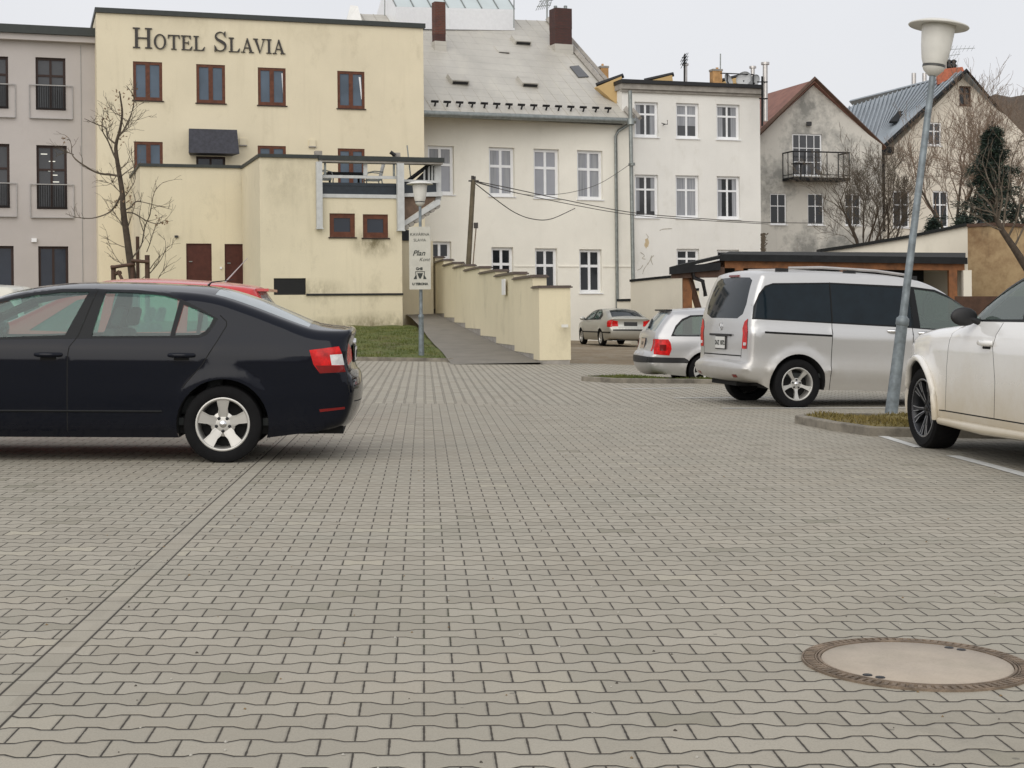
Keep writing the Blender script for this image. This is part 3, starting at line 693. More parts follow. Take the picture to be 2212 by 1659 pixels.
# letters
def letters(f, text, u, z, cap, small, gap, mat, parent):
    P = f.P; seq = []
    st, th = 0.17, 0.06   # stem and hairline relative to height
    def quad(mb, p, k): mb.prism(p, P, 0.06+0.0008*k, 0.004+0.0001*k, back=False)
    x = u
    for ch in text:
        if ch == ' ': x += cap*0.36; continue
        big = ch.isupper(); h = cap if big else small; c = ch.upper(); mb = MB(); k = 0
        s_, t_ = st*h*(0.85 if big else 1), th*h
        def Q(*p):
            nonlocal k
            quad(mb, [(x+a*h, z+b*h) for a, b in p], k); k += 1
        def stem(a, w=0.15, lo=0, hi=1): Q((a, lo), (a+w, lo), (a+w, hi), (a, hi))
        def serif(a, w, y): Q((a-w/2, y), (a+w/2, y), (a+w/2, y+0.055), (a-w/2, y+0.055))
        if c == 'H':
            for a in (0.1, 0.68): stem(a, 0.14); serif(a+0.07, 0.34, 0); serif(a+0.07, 0.34, 0.945)
            Q((0.2, 0.47), (0.72, 0.47), (0.72, 0.53), (0.2, 0.53)); w = 0.95
        elif c in 'O':
            n_ = 36; out = []; inn = []
            for i in range(n_):
                a = 2*PI*i/n_; out.append((0.43+0.41*math.cos(a), 0.5+0.52*math.sin(a))); inn.append((0.43+0.27*math.cos(a), 0.5+0.46*math.sin(a)))
            for i in range(n_):
                j = (i+1) % n_; Q(out[i], out[j], inn[j], inn[i])
            w = 0.88
        elif c == 'T':
            stem(0.35, 0.15); serif(0.425, 0.36, 0); Q((0.03, 0.94), (0.82, 0.94), (0.82, 1), (0.03, 1)); Q((0.03, 0.94), (0.03, 0.74), (0.07, 0.74), (0.13, 0.94)); Q((0.82, 0.94), (0.72, 0.94), (0.78, 0.74), (0.82, 0.74)); w = 0.84
        elif c in 'EL':
            stem(0.12, 0.15); serif(0.19, 0.36, 0 if c == 'L' else 0.945)
            Q((0.05, 0), (0.72, 0), (0.72, 0.055), (0.05, 0.055)); Q((0.72, 0.0), (0.78, 0.27), (0.74, 0.27), (0.58, 0.055)); w = 0.8
            if c == 'E':
                Q((0.05, 0.945), (0.68, 0.945), (0.68, 1), (0.05, 1)); Q((0.68, 1), (0.68, 0.75), (0.64, 0.75), (0.56, 0.945))
                Q((0.2, 0.48), (0.5, 0.48), (0.5, 0.53), (0.2, 0.53)); Q((0.5, 0.38), (0.54, 0.38), (0.54, 0.63), (0.5, 0.63))
            else: serif(0.19, 0.36, 0.945)
        elif c == 'A':
            Q((0.12, 0), (0.18, 0), (0.45, 0.9), (0.42, 1.02)); Q((0.62, 0), (0.80, 0), (0.46, 1.02), (0.40, 0.93))
            Q((0.22, 0.3), (0.66, 0.3), (0.66, 0.355), (0.22, 0.355)); serif(0.15, 0.28, 0); serif(0.72, 0.34, 0); w = 0.84
        elif c == 'V':
            Q((0.02, 1), (0.2, 1), (0.46, 0.1), (0.40, -0.02)); Q((0.42, -0.02), (0.46, 0.1), (0.74, 1), (0.67, 1)); serif(0.12, 0.34, 0.945); serif(0.7, 0.28, 0.945); w = 0.8
        elif c == 'I':
            stem(0.13, 0.15); serif(0.205, 0.36, 0); serif(0.205, 0.36, 0.945); w = 0.4
        elif c == 'S':
            cen = [(0.56, 0.80), (0.47, 0.93), (0.33, 0.965), (0.18, 0.89), (0.12, 0.75), (0.19, 0.61), (0.35, 0.52), (0.52, 0.42), (0.60, 0.28), (0.54, 0.12), (0.38, 0.03), (0.2, 0.06), (0.1, 0.22)]
            wd = [0.03, 0.035, 0.04, 0.06, 0.085, 0.11, 0.13, 0.13, 0.10, 0.07, 0.045, 0.035, 0.03]
            pts = catmull(cen, 5); ws = [w_[0] for w_ in catmull([(w_, 0) for w_ in wd], 5)]
            L_, R2 = [], []
            for i, p in enumerate(pts):
                a = pts[max(0, i-1)]; b = pts[min(len(pts)-1, i+1)]; d = Vector((b[0]-a[0], b[1]-a[1])).normalized()
                L_.append((p[0]-d.y*ws[i]/2, p[1]+d.x*ws[i]/2)); R2.append((p[0]+d.y*ws[i]/2, p[1]-d.x*ws[i]/2))
            for i in range(len(pts)-1): Q(L_[i], L_[i+1], R2[i+1], R2[i])
            Q((0.60, 1.0), (0.55, 0.98), (0.52, 0.84), (0.60, 0.70)); Q((0.06, -0.02), (0.11, 0.02), (0.16, 0.16), (0.06, 0.30)); w = 0.72
        mb.build('letter', mat, parent); x += w*h+gap
    return x
ua, za = H.uz(287, 103.5); ub, zb = H.uz(616, 117.5)
cap = H.uz(300, 60)[1]-za; zb = (za+zb)/2
def est(cap, small, gap):
    ws = dict(H=.95, O=.88, T=.84, E=.8, L=.8, A=.84, V=.8, I=.4, S=.72); x = 0
    for ch in 'Hotel Slavia':
        if ch == ' ': x += cap*0.36; continue
        x += ws[ch.upper()]*(cap if ch.isupper() else small)+gap
    return x
small = cap*0.72; gap = ((ub-ua)-est(cap, small, 0))/11
sg = wroot('hotel_sign', H.P(ua, za), label='dark raised serif letters HOTEL SLAVIA along the top of the yellow hotel', cat='sign lettering')
letters(H, 'Hotel Slavia', ua, za, cap, small, gap, M['letters'], sg)
M['frame_pale'] = mat_plain('pale_steel_frame', (0.34, 0.33, 0.32), 0.5)
# ---------------------------------------------------------------- grey building on the left
G = Fac(207, 62.4, 0.345)
gr = rootof(G, 100, 0, 'office_building', label='grey plastered office block with tall dark brown windows at the left edge', cat='building')
ul, ztl = G.uz(-75, 78); ur2, ztr = G.uz(207.0, 96); zt = ztr
gw = [(77, 124.5, 142, 238), (-60+20, 121, 18, 234), (79, 314, 145, 452), (-42, 310, 21, 449), (83, 532, 148, 640), (-40, 531, 30, 640)]
holes = [G.rect(*r) for r in gw]
wall_mesh(G, [(ul, -0.5), (ur2, -0.5), (ur2, zt), (ul, zt)], holes, 0.2, 9).build('wall', M['grey_wall'], gr)
zz = G.uz(150, 80)[1]
mb = MB(); mb.frame(G.P, ul, ur2-0.01, zt+0.003, zz-0.003, -9, 0.35); mb.build('eave_soffit', M['grey_wall'], gr)
mb = MB(); mb.frame(G.P, ul, ur2+0.0, zz, zz+0.33, -9, 0.5); mb.build('roof_edge', M['green_cap'], gr)
for i, r in enumerate(gw):
    R_ = G.rect(*r)
    w = window(G, R_, gr, M['darkbrown_frame'], M['pane_mid'] if i < 4 else M['pane_navy'], 0.16, (0.5,), (0.66,) if i < 2 else ((0.62,) if i < 4 else ()), 0.10, 0.09, sill=False)
    u0, u1, z0, z1 = R_
    if i in (2, 3):
        rnd = random.Random(i)
        for k in range(5):
            a = u0+0.15+rnd.random()*0.5; zq = z1-0.25-rnd.random()*1.3; mb = MB(); mb.frame(G.P, a, a+0.25, zq, zq+0.035, -0.168, -0.164); mb.build('tube_light', M['fluo'], w)
    if i < 4:   # french balcony rail
        rr = MB(); top = z0+(z1-z0)*(0.46 if i < 2 else 0.38)
        fr_ = MB(); fr_.frame(G.P, u0-0.235, u1+0.235, top, top+0.035, 0.05, 0.09)
        for k in range(13):
            a = u0+0.06+(u1-u0-0.12)*k/12; rr.frame(G.P, a-0.012, a+0.012, z0+0.08, top-0.002, 0.06, 0.08)
        rr.frame(G.P, u0, u1, z0+0.04, z0+0.075, 0.055, 0.085)
        fr_.frame(G.P, u0-0.27, u0-0.24, z0-0.32, top+0.02, 0.0, 0.05); fr_.frame(G.P, u1+0.24, u1+0.27, z0-0.32, top+0.02, 0.0, 0.05)
        fr_.frame(G.P, u0-0.25, u1+0.25, z0-0.36, z0-0.33, 0.0, 0.12); fr_.build('balcony_frame', M['frame_pale'], gr)
        rr.build('balcony_rail', M['dark_metal'], gr)
for zc in range(12):
    pass
mb = MB(); pu = G.uz(176, 300)[0]; mb.tube([G.P(pu, 0, 0.02), G.P(pu, zt-0.05, 0.02)], 0.008, 6); mb.build('lightning_rod_wire', M['zinc'], gr)
o = fbox(G, (68, 700-185, 79, 700-177), 0.003, 0.12, M['white_frame'], 'wall_lamp', gr)
# ---------------------------------------------------------------- white building with metal roof
A_ = Fac(1085, 69, 0.42)
ar = rootof(A_, 1085, 0, 'apartment_building', label='cream white house with a steep worn sheet metal roof and a white roof lantern', cat='building')
upr = [(924.5, 315, 981, 420), (1056.3, 318.5, 1111.6, 424), (1153, 322, 1208, 428), (1247, 325, 1302, 431)]
lor = [(928, 521.5, 975, 612), (1062, 534, 1109, 630), (1156.5, 536.5, 1204, 633), (1252, 538.5, 1300, 633)]
holes = [A_.rect(*r) for r in upr+lor]
ul = A_.uz(880, 300)[0]; ur = A_.uz(1366, 300)[0]; zt = A_.uz(1140, 262)[1]
wall_mesh(A_, [(ul, -0.6), (ur, -0.6), (ur, zt), (ul, zt)], holes, 0.24, 10).build('wall', M['white_a'], ar)
for i, r in enumerate(upr+lor):
    w = window(A_, A_.rect(*r), ar, M['white_frame'], M['pane_grey'] if i < 4 else M['pane_dark'], 0.20, (0.5,), (0.62,), 0.13, 0.12, curtain={1: (0.32, 1.0), 3: (0.36, 1.0), 0: (0.9, 0.35)}.get(i))
mb = MB(); u0, z0 = A_.uz(976, 576); 
for (xa, xb) in ((976, 1060), (1111, 1155), (1206, 1250), (1302, 1332), (1336, 1364)):
    a, b = A_.uz(xa, 578)[0], A_.uz(xb, 578)[0]; zq = A_.uz(1200, 576.5)[1]; mb.frame(A_.P, a, b, zq, zq+0.05, 0.0, 0.035)
mb.build('string_course', M['white_a'], ar)
# roof
def mat_metalroof(name, c, c2, rib=0.0, rust=True):
    n = N(name); o = n.obj(); f = n.noise(0.5, 6, 0.65, o)
    cc = n.ramp(f, [(0.3, col3(c, 0.86)), (0.7, col3(c, 1.1))])
    st = n.noise(1.0, 6, 0.7, n.mapping(o, (1.2, 0.25, 0.25), (0, 0, 0.4)))
    cc = n.mix(n.M('MULTIPLY', n.ramp(st, [(0.5, 0.0), (0.75, 1.0)]), 0.4), cc, c2)
    sp = n.n('SeparateXYZ', {0: o})
    hz = n.M('FRACT', n.M('MULTIPLY', sp.outputs[2], 1/0.42))
    ln = n.M('LESS_THAN', hz, 0.05)
    cc = n.mix(n.M('MULTIPLY', ln, 0.35), cc, col3(c, 0.4))
    sk = n.noise(2.6, 7, 0.8, o)
    cc = n.mix(n.M('MULTIPLY', n.ramp(sk, [(0.62, 0.0), (0.72, 1.0)]), 0.55), cc, (0.22, 0.15, 0.11) if rust else c2)
    n.bsdf(cc, 0.45, 0.1, n.bump(f, 0.2, 0.02)); return n.m
M['oldroof'] = mat_metalroof('worn_metal_roof', (0.46, 0.44, 0.39), (0.58, 0.55, 0.46))
M['blueroof'] = mat_plain('blue_seam_roof', (0.27, 0.305, 0.335), 0.45, var=0.12, scale=1.0)
EL, ER = at(872, 238, 65.2), at(1366, 256.5, 71.2); RR_, RLl = at(1183, 45, 79.6), at(752, 29, 73.4)
mb = MB(); slab(mb, [EL, ER, RR_, RLl], 0.12)
# back slope
bk = Vector((-0.39, 0.92, 0))*8
slab(mb, [RLl, RR_, RR_+bk+Vector((0, 0, -7)), RLl+bk+Vector((0, 0, -7))], 0.12)
roof = mb.build('roof', M['oldroof'], ar)
nr = (ER-EL).cross(RR_-EL).normalized(); nr = nr if nr.z > 0 else -nr
def onroof(px, py, off=0.0, base=(None,)):
    dx, dz = ray(px, py); d = Vector((dx, 1, dz)); o = Vector((0, 0, CZ))
    t = (EL+nr*off-o).dot(nr)/d.dot(nr); return o+d*t
# side gable wall (to the right, towards the lower house) and rake trim
mb = MB(); wr_ = A_.P(ur, 0, 0); 
g0 = Vector((ER.x, ER.y+0.5, ER.z-0.1)); g1 = RR_-Vector((0, 0, 0.15)); g2 = RR_+bk+Vector((0, 0, -7.1))
mb.add([g0, g1, g2, Vector((g2.x, g2.y, 0)), Vector((g0.x, g0.y, 0))], [(0, 1, 2, 3, 4)]); mb.build('gable_wall', M['white_a'], ar)
mb = MB(); d = (RR_-ER); mb.tube([ER+nr*0.08, RR_+nr*0.08], 0.16, 4, sm=False); mb.tube([ER+nr*0.05+Vector((0.35, 0.1, 0)), RR_+nr*0.05+Vector((0.35, 0.1, 0))], 0.12, 4, sm=False); mb.build('verge_trim', M['concrete'], ar)
mb = MB(); mb.tube([EL+Vector((0, -0.1, -0.12)), ER+Vector((0.1, -0.1, -0.12))], 0.14, 10); mb.build('gutter', M['zinc'], ar)
# seams on roof
mb = MB()
for k in range(1, 17):
    a = EL.lerp(ER, k/17); b = RLl.lerp(RR_, k/17); mb.tube([a+nr*0.01, b+nr*0.01], 0.022, 4)
mb.build('roof_seams', M['oldroof'], roof)
for k in range(15):
    x = 939+(1313-939)*k/14; y = 228.5+(1.0*k); p = onroof(x, y, 0.02)
    t = A_.t; mb = MB(); up = (RR_-ER).normalized()
    rt = Matrix((t, up, nr)).transposed()
    mb.box(p+nr*0.16+up*0.10, (0.34, 0.05, 0.10), 0, rt); mb.box(p+nr*0.06, (0.07, 0.04, 0.22), 0, rt)
    mb.build('snow_guard', M['black'], roof)
def hatch(x0, y0, x1, y1, mat, h=0.22):
    p = onroof((x0+x1)/2, y1, 0); q = onroof((x0+x1)/2, y0, 0)
    up = (RR_-ER).normalized(); t = A_.t; w = (x1-x0)/46
    mb = MB(); rt = Matrix((t, up, nr)).transposed(); c = (p+q)/2; L = max(0.55, (q-p).length)
    mb.box(c+nr*h*0.5, (w, L, h), 0, rt, 0.92); o = mb.build('roof_hatch', mat, roof)
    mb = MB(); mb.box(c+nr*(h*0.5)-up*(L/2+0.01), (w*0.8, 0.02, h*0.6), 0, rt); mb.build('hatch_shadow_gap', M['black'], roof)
for r in ((967, 170, 1009, 183), (1118, 174, 1158, 188), (1103, 86, 1145, 97)): hatch(*r, M['oldroof'])
hatch(1069, 103, 1098, 114, M['oldroof'], 0.06)
mb = MB(); q = [onroof(*p, 0.06) for p in ((1231, 143), (1250, 141), (1272, 165), (1250, 166))]; slab(mb, q, 0.05); mb.build('skylight', M['pane_mid'], roof)
# lantern on the ridge
L0, L1 = onroof(856, 62), onroof(1112, 65.5); hh = 0.55
bkd = Vector((-0.39, 0.92, 0)).normalized()
mb = MB(); a, b = L0, L1; up = Vector((0, 0, 1.05))
for s0, s1 in (((0, 0), (1, 0)),):
    mb.add([a, b, b+up, a+up, a+bkd*3.2, b+bkd*3.2, b+bkd*3.2+up, a+bkd*3.2+up], [(0, 1, 2, 3), (1, 5, 6, 2), (4, 0, 3, 7), (5, 4, 7, 6)])
lan = mb.build('roof_lantern', M['white_frame'], ar)
mb = MB(); rise = Vector((0, 0, 1.35)); a1, b1 = a+up, b+up; a2, b2 = a+up+bkd*1.6+rise, b+up+bkd*1.6+rise
slab(mb, [a1, b1, b2, a2], 0.04); slab(mb, [a2, b2, b+up+bkd*3.2, a+up+bkd*3.2], 0.04); mb.build('lantern_glass', M['skyglass'], lan)
mb = MB()
for k in range(8):
    p, q = a1.lerp(b1, k/7), a2.lerp(b2, k/7); mb.tube([p+Vector((0, 0, 0.03)), q+Vector((0, 0, 0.03))], 0.035, 4)
mb.tube([a2, b2], 0.05, 4); mb.build('glazing_bars', M['zinc'], lan)
mb = MB(); mb.add([a1, a2, a+up+bkd*3.2], [(0, 1, 2)]); mb.build('lantern_end', M['white_frame'], lan); mb = MB(); mb.add([b1, b2, b+up+bkd*3.2], [(0, 1, 2)]); mb.build('lantern_end', M['white_frame'], lan)
# chimneys
def chimney(x0, x1, ytop, ybot, matlo, mathi, split, parent, Yadd=0.0, flues=0, base=True):
    p = onroof((x0+x1)/2, ybot); Y = p.y; s = F/Y; w = (x1-x0)/s/1.08; top = at((x0+x1)/2, ytop, Y).z; bot = p.z-0.4
    zs = bot+(top-bot)*split; rt = Matrix.Rotation(math.atan(0.42), 3, 'Z'); dpt = w*0.8
    c = Vector((p.x, p.y+dpt*0.4, 0))
    mb = MB(); mb.box(c+Vector((0, 0, (bot+zs)/2)), (w, dpt, zs-bot), 0, rt); o = mb.build('chimney', matlo, parent)
    mb = MB(); mb.box(c+Vector((0, 0, (zs+top)/2+0.002)), (w*1.02, dpt*1.02, top-zs), 0, rt); mb.build('chimney_head', mathi, o)
    if base: mb = MB(); mb.box(c+Vector((0, 0, p.z+0.12)), (w*1.1, dpt*1.15, 0.5), 0, rt); mb.build('flashing', M['oldroof'], o)
    for k in range(flues):
        mb = MB(); mb.lathe([(0.09, top-0.1), (0.09, top+0.18), (0.07, top+0.18)], 10, Mx=Matrix.Translation((c.x-0.25+0.5*k, c.y, 0))); mb.build('chimney_pot', M['zinc'], o)
chimney(935, 961, 4, 106, M['brick_dark'], M['brick'], 0.42, roof)
chimney(1191, 1233, 18, 112, M['brick_dark'], M['brick_dark'], 0.6, roof, flues=2)
# end firewall of the roof at far left
pk = at(762, 10, 73); mb = MB()
P0 = [at(744, 60, 70.5), at(757, 11, 73.2), at(773, 13, 73.4), at(786, 60, 70.2)]
slab(mb, [P0[0], P0[1], P0[2], P0[3]], 0.3); mb.build('firewall', M['white_b'], ar)
# antennas on the big roof
def mast(x, y0, y1, Y, parent, rad=0.03, boom=None, mat='zinc'):
    a = at(x, y1, Y); b = at(x+0.3, y0, Y); mb = MB(); mb.tube([a, b], rad, 6)
    if boom:
        for (yb, xa, xb_, n_) in boom:
            p, q = at(xa, yb, Y), at(xb_, yb-3, Y); mb.tube([p, q], rad*0.6, 5)
            for k in range(n_):
                c = p.lerp(q, (k+0.5)/n_); e = Vector((0.12, 0.0, 0.22))*(1-0.05*k); mb.tube([c-e, c+e], rad*0.35, 4)
    o = mb.build('antenna', M[mat], parent); return o
mast(1181.5, -6, 52, 79.5, ar, 0.04, [(14, 1160, 1190, 7), (3, 1165, 1195, 5)])
mast(831, 0, 34, 74, ar, 0.025); mast(1110, 0, 60, 76, ar, 0.03)
# downpipes
mb = MB(); u0 = A_.uz(1329, 400)[0]; zt_ = A_.uz(1329, 290)[1]; u1 = A_.uz(1360, 262)[0]
mb.tube([A_.P(u1, A_.uz(1360, 262)[1], 0.25), A_.P(u1-0.05, A_.uz(1360, 268)[1], 0.2), A_.P(u0+0.12, zt_+0.15, 0.12), A_.P(u0, zt_-0.1, 0.1), A_.P(u0, 0.0, 0.1)], 0.075, 8); mb.build('downpipe', M['zinc'], ar)
# ---------------------------------------------------------------- white building B
B_ = Fac(1365, 71.8, 0.33)
br_ = rootof(B_, 1500, 0, 'apartment_building', label='white flat roofed apartment house with three window columns beside the stained gable house', cat='building')
bw = [(1370.9, 220.5, 1422, 296), (1460.7, 223, 1510, 299), (1548, 225.5, 1598, 301.4), (1371.6, 377.4, 1422, 470), (1459.8, 379, 1510, 471), (1548.8, 381, 1598.6, 473), (1462, 537.5, 1510.6, 600), (1549, 539.5, 1597, 603)]
holes = [B_.rect(*r) for r in bw]
ul = B_.uz(1345, 300)[0]; ur = B_.uz(1643, 400)[0]; zt = B_.uz(1500, 199)[1]
wall_mesh(B_, [(ul, -0.6), (ur, -0.6), (ur, zt), (ul, zt)], holes, 0.22, 9).build('wall', M['white_b'], br_)
panes = ['pane_mid', 'pane_mid', 'pane_mid', 'pane_mid', 'pane_mid', 'pane_dark', 'pane_dark', 'pane_dark']
for i, r in enumerate(bw): window(B_, B_.rect(*r), br_, M['white_frame'], M[panes[i]], 0.18, (0.5,), (0.66,), 0.12, 0.09, sillmat=M['white_frame'], curtain={0: (0.25, 1.0), 1: (0.9, 0.66), 3: (0.2, 0.9), 4: (0.9, 1.0), 5: (0.22, 1.0), 2: (0.28, 1.0)}.get(i))
z1 = B_.uz(1500, 182)[1]
mb = MB(); mb.frame(B_.P, ul-0.1, ur+0.05, zt+0.003, z1-0.12, -9.1, 0.22); mb.frame(B_.P, ul-0.1, ur+0.03, zt-0.12, zt-0.003, 0.0, 0.12); mb.build('cornice', M['concrete'], br_)
mb = MB(); mb.frame(B_.P, ul-0.15, ur+0.1, z1-0.115, z1+0.06, -9.2, 0.34); mb.build('roof_edge', M['black'], br_)
# ochre parapet wedges on the roof
def wedge(pts, Y, th=0.5, name='parapet', mat='yellow_old', cap=True):
    p = [at(x, y, Y) for x, y in pts]; mb = MB(); q = [v+Vector((-0.15, th, 0)) for v in p]; n_ = len(p)
    mb.add(p, [tuple(range(n_))]); mb.add(q, [tuple(reversed(range(n_)))]); mb.add(p+q, [(i, (i+1) % n_, n_+(i+1) % n_, n_+i) for i in range(n_)])
    o = mb.build(name, M[mat], br_)
    if cap:
        mb = MB(); mb.tube([p[1]+Vector((-0.1, 0.2, 0.07)), p[2]+Vector((0.1, 0.2, 0.07))], 0.11, 4, sm=False); mb.build('coping', M['black'], o)
wedge([(1291, 189), (1293, 186), (1343, 165), (1347, 238)], 72.3, 0.3)
wedge([(1395, 180), (1397, 176), (1452, 162), (1454, 180)], 76)
wedge([(1555, 180), (1557, 178), (1596, 166), (1597, 180)], 77)
def stack(x0, x1, yt, yb, Y, pot=None):
    a = at(x0, yb, Y); b = at(x1, yt, Y); mb = MB(); c = Vector(((a.x+b.x)/2, Y, (a.z+b.z)/2)); w = b.x-a.x; rt = Matrix.Rotation(0.3, 3, 'Z')
    mb.box(c, (w*0.85, w*0.7, b.z-a.z), 0, rt); o = mb.build('chimney', M['orange_brick'], br_)
    mb = MB(); mb.box((c.x, c.y, b.z+0.04), (w*0.95, w*0.8, 0.1), 0, rt); mb.build('chimney_head', M['concrete'], o)
    if pot:
        mb = MB(); p = at((pot[0]+pot[1])/2, pot[2], Y); r = (pot[1]-pot[0])/2*Y/F
        mb.lathe([(r, b.z), (r, p.z), (r*0.8, p.z)], 12, Mx=Matrix.Translation((p.x, Y, 0))); mb.build('chimney_pot', M['orange_brick'], o)
stack(1294, 1314, 147, 180, 76, (1299, 1304, 138))
stack(1534, 1559, 154, 182, 77, (1546, 1552, 146))
for (x, y0, y1, r) in ((1269, 126, 152, 0.1), (1480.5, 138, 182, 0.11), (1626, 144, 180, 0.12)):
    mb = MB(); a = at(x, y1, 77); b = at(x, y0, 77); mb.tube([a, b], r*0.9, 10); mb.tube([b+Vector((0, 0, -0.08)), b+Vector((0, 0, 0.02))], r*1.5, 10); mb.build('flue_pipe', M['steelflue'], br_)
mast(1479, 117, 182, 76.5, br_, 0.04, [(125, 1473, 1484, 3), (132, 1473, 1484, 3), (139, 1473, 1484, 2)], 'dark_metal'); mast(1556, 116, 160, 77, br_, 0.03)
mb = MB()
mb.tube([at(1556, 158, 75), at(1627, 161, 75)], 0.03, 6)
for x in (1571, 1627): mb.tube([at(x, 160, 75), at(x, 184, 75)], 0.03, 6)
mb.build('dish_rail', M['dark_metal'], br_)
for (x, y, r, rot) in ((1573, 174, 0.36, 0.9), (1607, 171, 0.4, -0.5), (1630, 176, 0.36, -0.9)):
    p = at(x, y, 75); mb = MB(); Mx = Matrix.Translation(p) @ Matrix.Rotation(rot, 4, 'Z') @ Matrix.Rotation(PI/2-0.3, 4, 'X')
    mb.lathe([(0.001, -0.07), (r*0.4, -0.055), (r*0.75, -0.02), (r, 0.03), (r*0.98, 0.045)], 24, Mx=Mx); o = mb.build('satellite_dish', M['dish'], br_)
    mb = MB(); mb.tube([p+Vector((0, 0.05, -0.05)), p+Vector((0, 0.05, -0.7))], 0.03, 6); mb.build('dish_mount', M['dark_metal'], o)
# long flue on the corner, corner pole, small wall things
mb = MB(); a = at(1653, 262, 72.6); b = at(1653, 137, 72.6); mb.tube([a, b], 0.12, 12); mb.tube([b+Vector((0, 0, -0.06)), b+Vector((0, 0, 0.05))], 0.2, 12); o = mb.build('flue_pipe', M['steelflue'], br_)
mb = MB(); mb.tube([at(1646.5, 272, 72.4), at(1646.5, 165, 72.4)], 0.05, 8); mb.tube([at(1636, 177, 72.3), at(1658, 177, 72.5)], 0.03, 6); mb.tube([at(1640, 213, 72.3), at(1658, 213, 72.5)], 0.03, 6); mb.build('flue_bracket', M['dark_metal'], o)
mb = MB(); p = B_.uz(1432, 270); mb.tube([B_.P(p[0], p[1], 0), B_.P(p[0], p[1], 0.3), B_.P(p[0]-0.2, p[1]+0.05, 0.3)], 0.02, 5); mb.tube([B_.P(p[0]+0.1, p[1]+0.2, 0.3), B_.P(p[0]+0.1, p[1], 0.3), B_.P(p[0]-0.1, p[1], 0.3)], 0.02, 5); mb.build('wall_bracket', M['dark_metal'], br_)
# spalled patch and cracks under the first lower window
n = N('bare_render_patch'); n.bsdf(n.ramp(n.noise(8, 6, 0.7, n.obj()), [(0.3, (0.46, 0.36, 0.22)), (0.7, (0.60, 0.50, 0.34))]), 0.95); M['patch'] = n.m
M['crackmat'] = mat_plain('crack_shade', (0.40, 0.37, 0.31), 0.9, var=0.3)
rnd = random.Random(5)
def blot(f, x, y, w, h, mat, parent, n_=14, name='plaster_patch'):
    u, z = f.uz(x, y); poly = []
    for k in range(n_):
        a = 2*PI*k/n_; r = rnd.uniform(0.6, 1.1); poly.append((u+math.cos(a)*w*r, z+math.sin(a)*h*r))
    mb = MB(); mb.prism(poly, f.P, 0.006, 0.001, back=False); mb.build(name, mat, parent)
blot(B_, 1397, 526, 0.13, 0.24, M['patch'], br_)
def crack(f, pts, w, mat, parent):
    mb = MB(); P = [f.uz(*p) for p in pts]
    Q = catmull(P, 5); 
    for i in range(len(Q)-1):
        (a, b), (c, d) = Q[i], Q[i+1]; L = math.hypot(c-a, d-b)+1e-6; nx, nz = -(d-b)/L*w*rnd.uniform(0.3, 1)/2, (c-a)/L*w*rnd.uniform(0.3, 1)/2
        mb.add([f.P(a-nx, b-nz, 0.005), f.P(a+nx, b+nz, 0.005), f.P(c+nx, d+nz, 0.005), f.P(c-nx, d-nz, 0.005)], [(0, 1, 2, 3)])
    mb.build('crack', mat, parent)
for pts in (((1388, 592), (1392, 580), (1402, 566), (1408, 552)), ((1376, 584), (1384, 580), (1389, 572)), ((1395, 505), (1400, 512), (1396, 520)), ((1383, 545), (1392, 552), (1387, 558), (1395, 560)), ((1412, 552), (1406, 560), (1410, 572)), ((1425, 498), (1433, 495), (1452, 494))):
    crack(B_, pts, 0.05, M['crackmat'], br_)
# tall corner pipe/pole between A and B
mb = MB(); mb.tube([at(1361, 196, 70.0), at(1367.5, 606, 70.0)], 0.09, 8); mb.tube([at(1362, 258, 69.95), at(1362.5, 270, 69.9)], 0.16, 8)
mb.tube([at(1364.5, 352, 69.9), at(1365, 358, 69.9)], 0.15, 8); mb.build('downpipe', M['zinc'], ar)
# ---------------------------------------------------------------- gabled house
K = Fac(1760, 80, 0.33)
kr = rootof(K, 1760, 0, 'gabled_house', label='grey stained gable house with a small black balcony and red roof', cat='house')
kp = [K.uz(1645, 640), K.uz(1908, 640), K.uz(1900, 312), K.uz(1760, 181), K.uz(1640, 292)]
kp = [(kp[4][0], -0.5), (kp[1][0], -0.5), (kp[1][0], kp[2][1]), kp[3], kp[4]]
kw = [(1712, 289, 1776, 380), (1664, 418, 1699, 485), (1745, 418, 1780, 486), (1826, 419, 1860, 487)]
holes = [K.rect(*r) for r in kw]
wall_mesh(K, kp, holes, 0.15, 9).build('wall', M['gable'], kr)
window(K, holes[0], kr, M['white_frame'], M['pane_mid'], 0.1, (0.25, 0.5, 0.75), (0.33, 0.66), 0.08, 0.035, sill=False, name='balcony_door')
for h_ in holes[1:]: window(K, h_, kr, M['white_frame'], M['pane_dark'], 0.1, (0.5,), (0.6,), 0.06, 0.04)
M['redroof'] = mat_plain('red_tile_roof', (0.21, 0.10, 0.075), 0.8, var=0.25, scale=2, bump=0.4)
ap = at(1760, 172, 79.6); lf = at(1640, 288, 78.0); rt_ = at(1912, 320, 81.5); bk = Vector((-0.31, 0.95, 0))*13
mb = MB(); slab(mb, [lf, ap, ap+bk, lf+bk], 0.1); slab(mb, [ap, rt_, rt_+bk, ap+bk], 0.1); mb.build('roof', M['redroof'], kr)
mb = MB(); mb.tube([lf+Vector((0, 0, 0.0)), ap+Vector((0, 0, 0.05)), rt_], 0.13, 4, sm=False); mb.build('barge_board', M['darkwood'], kr)
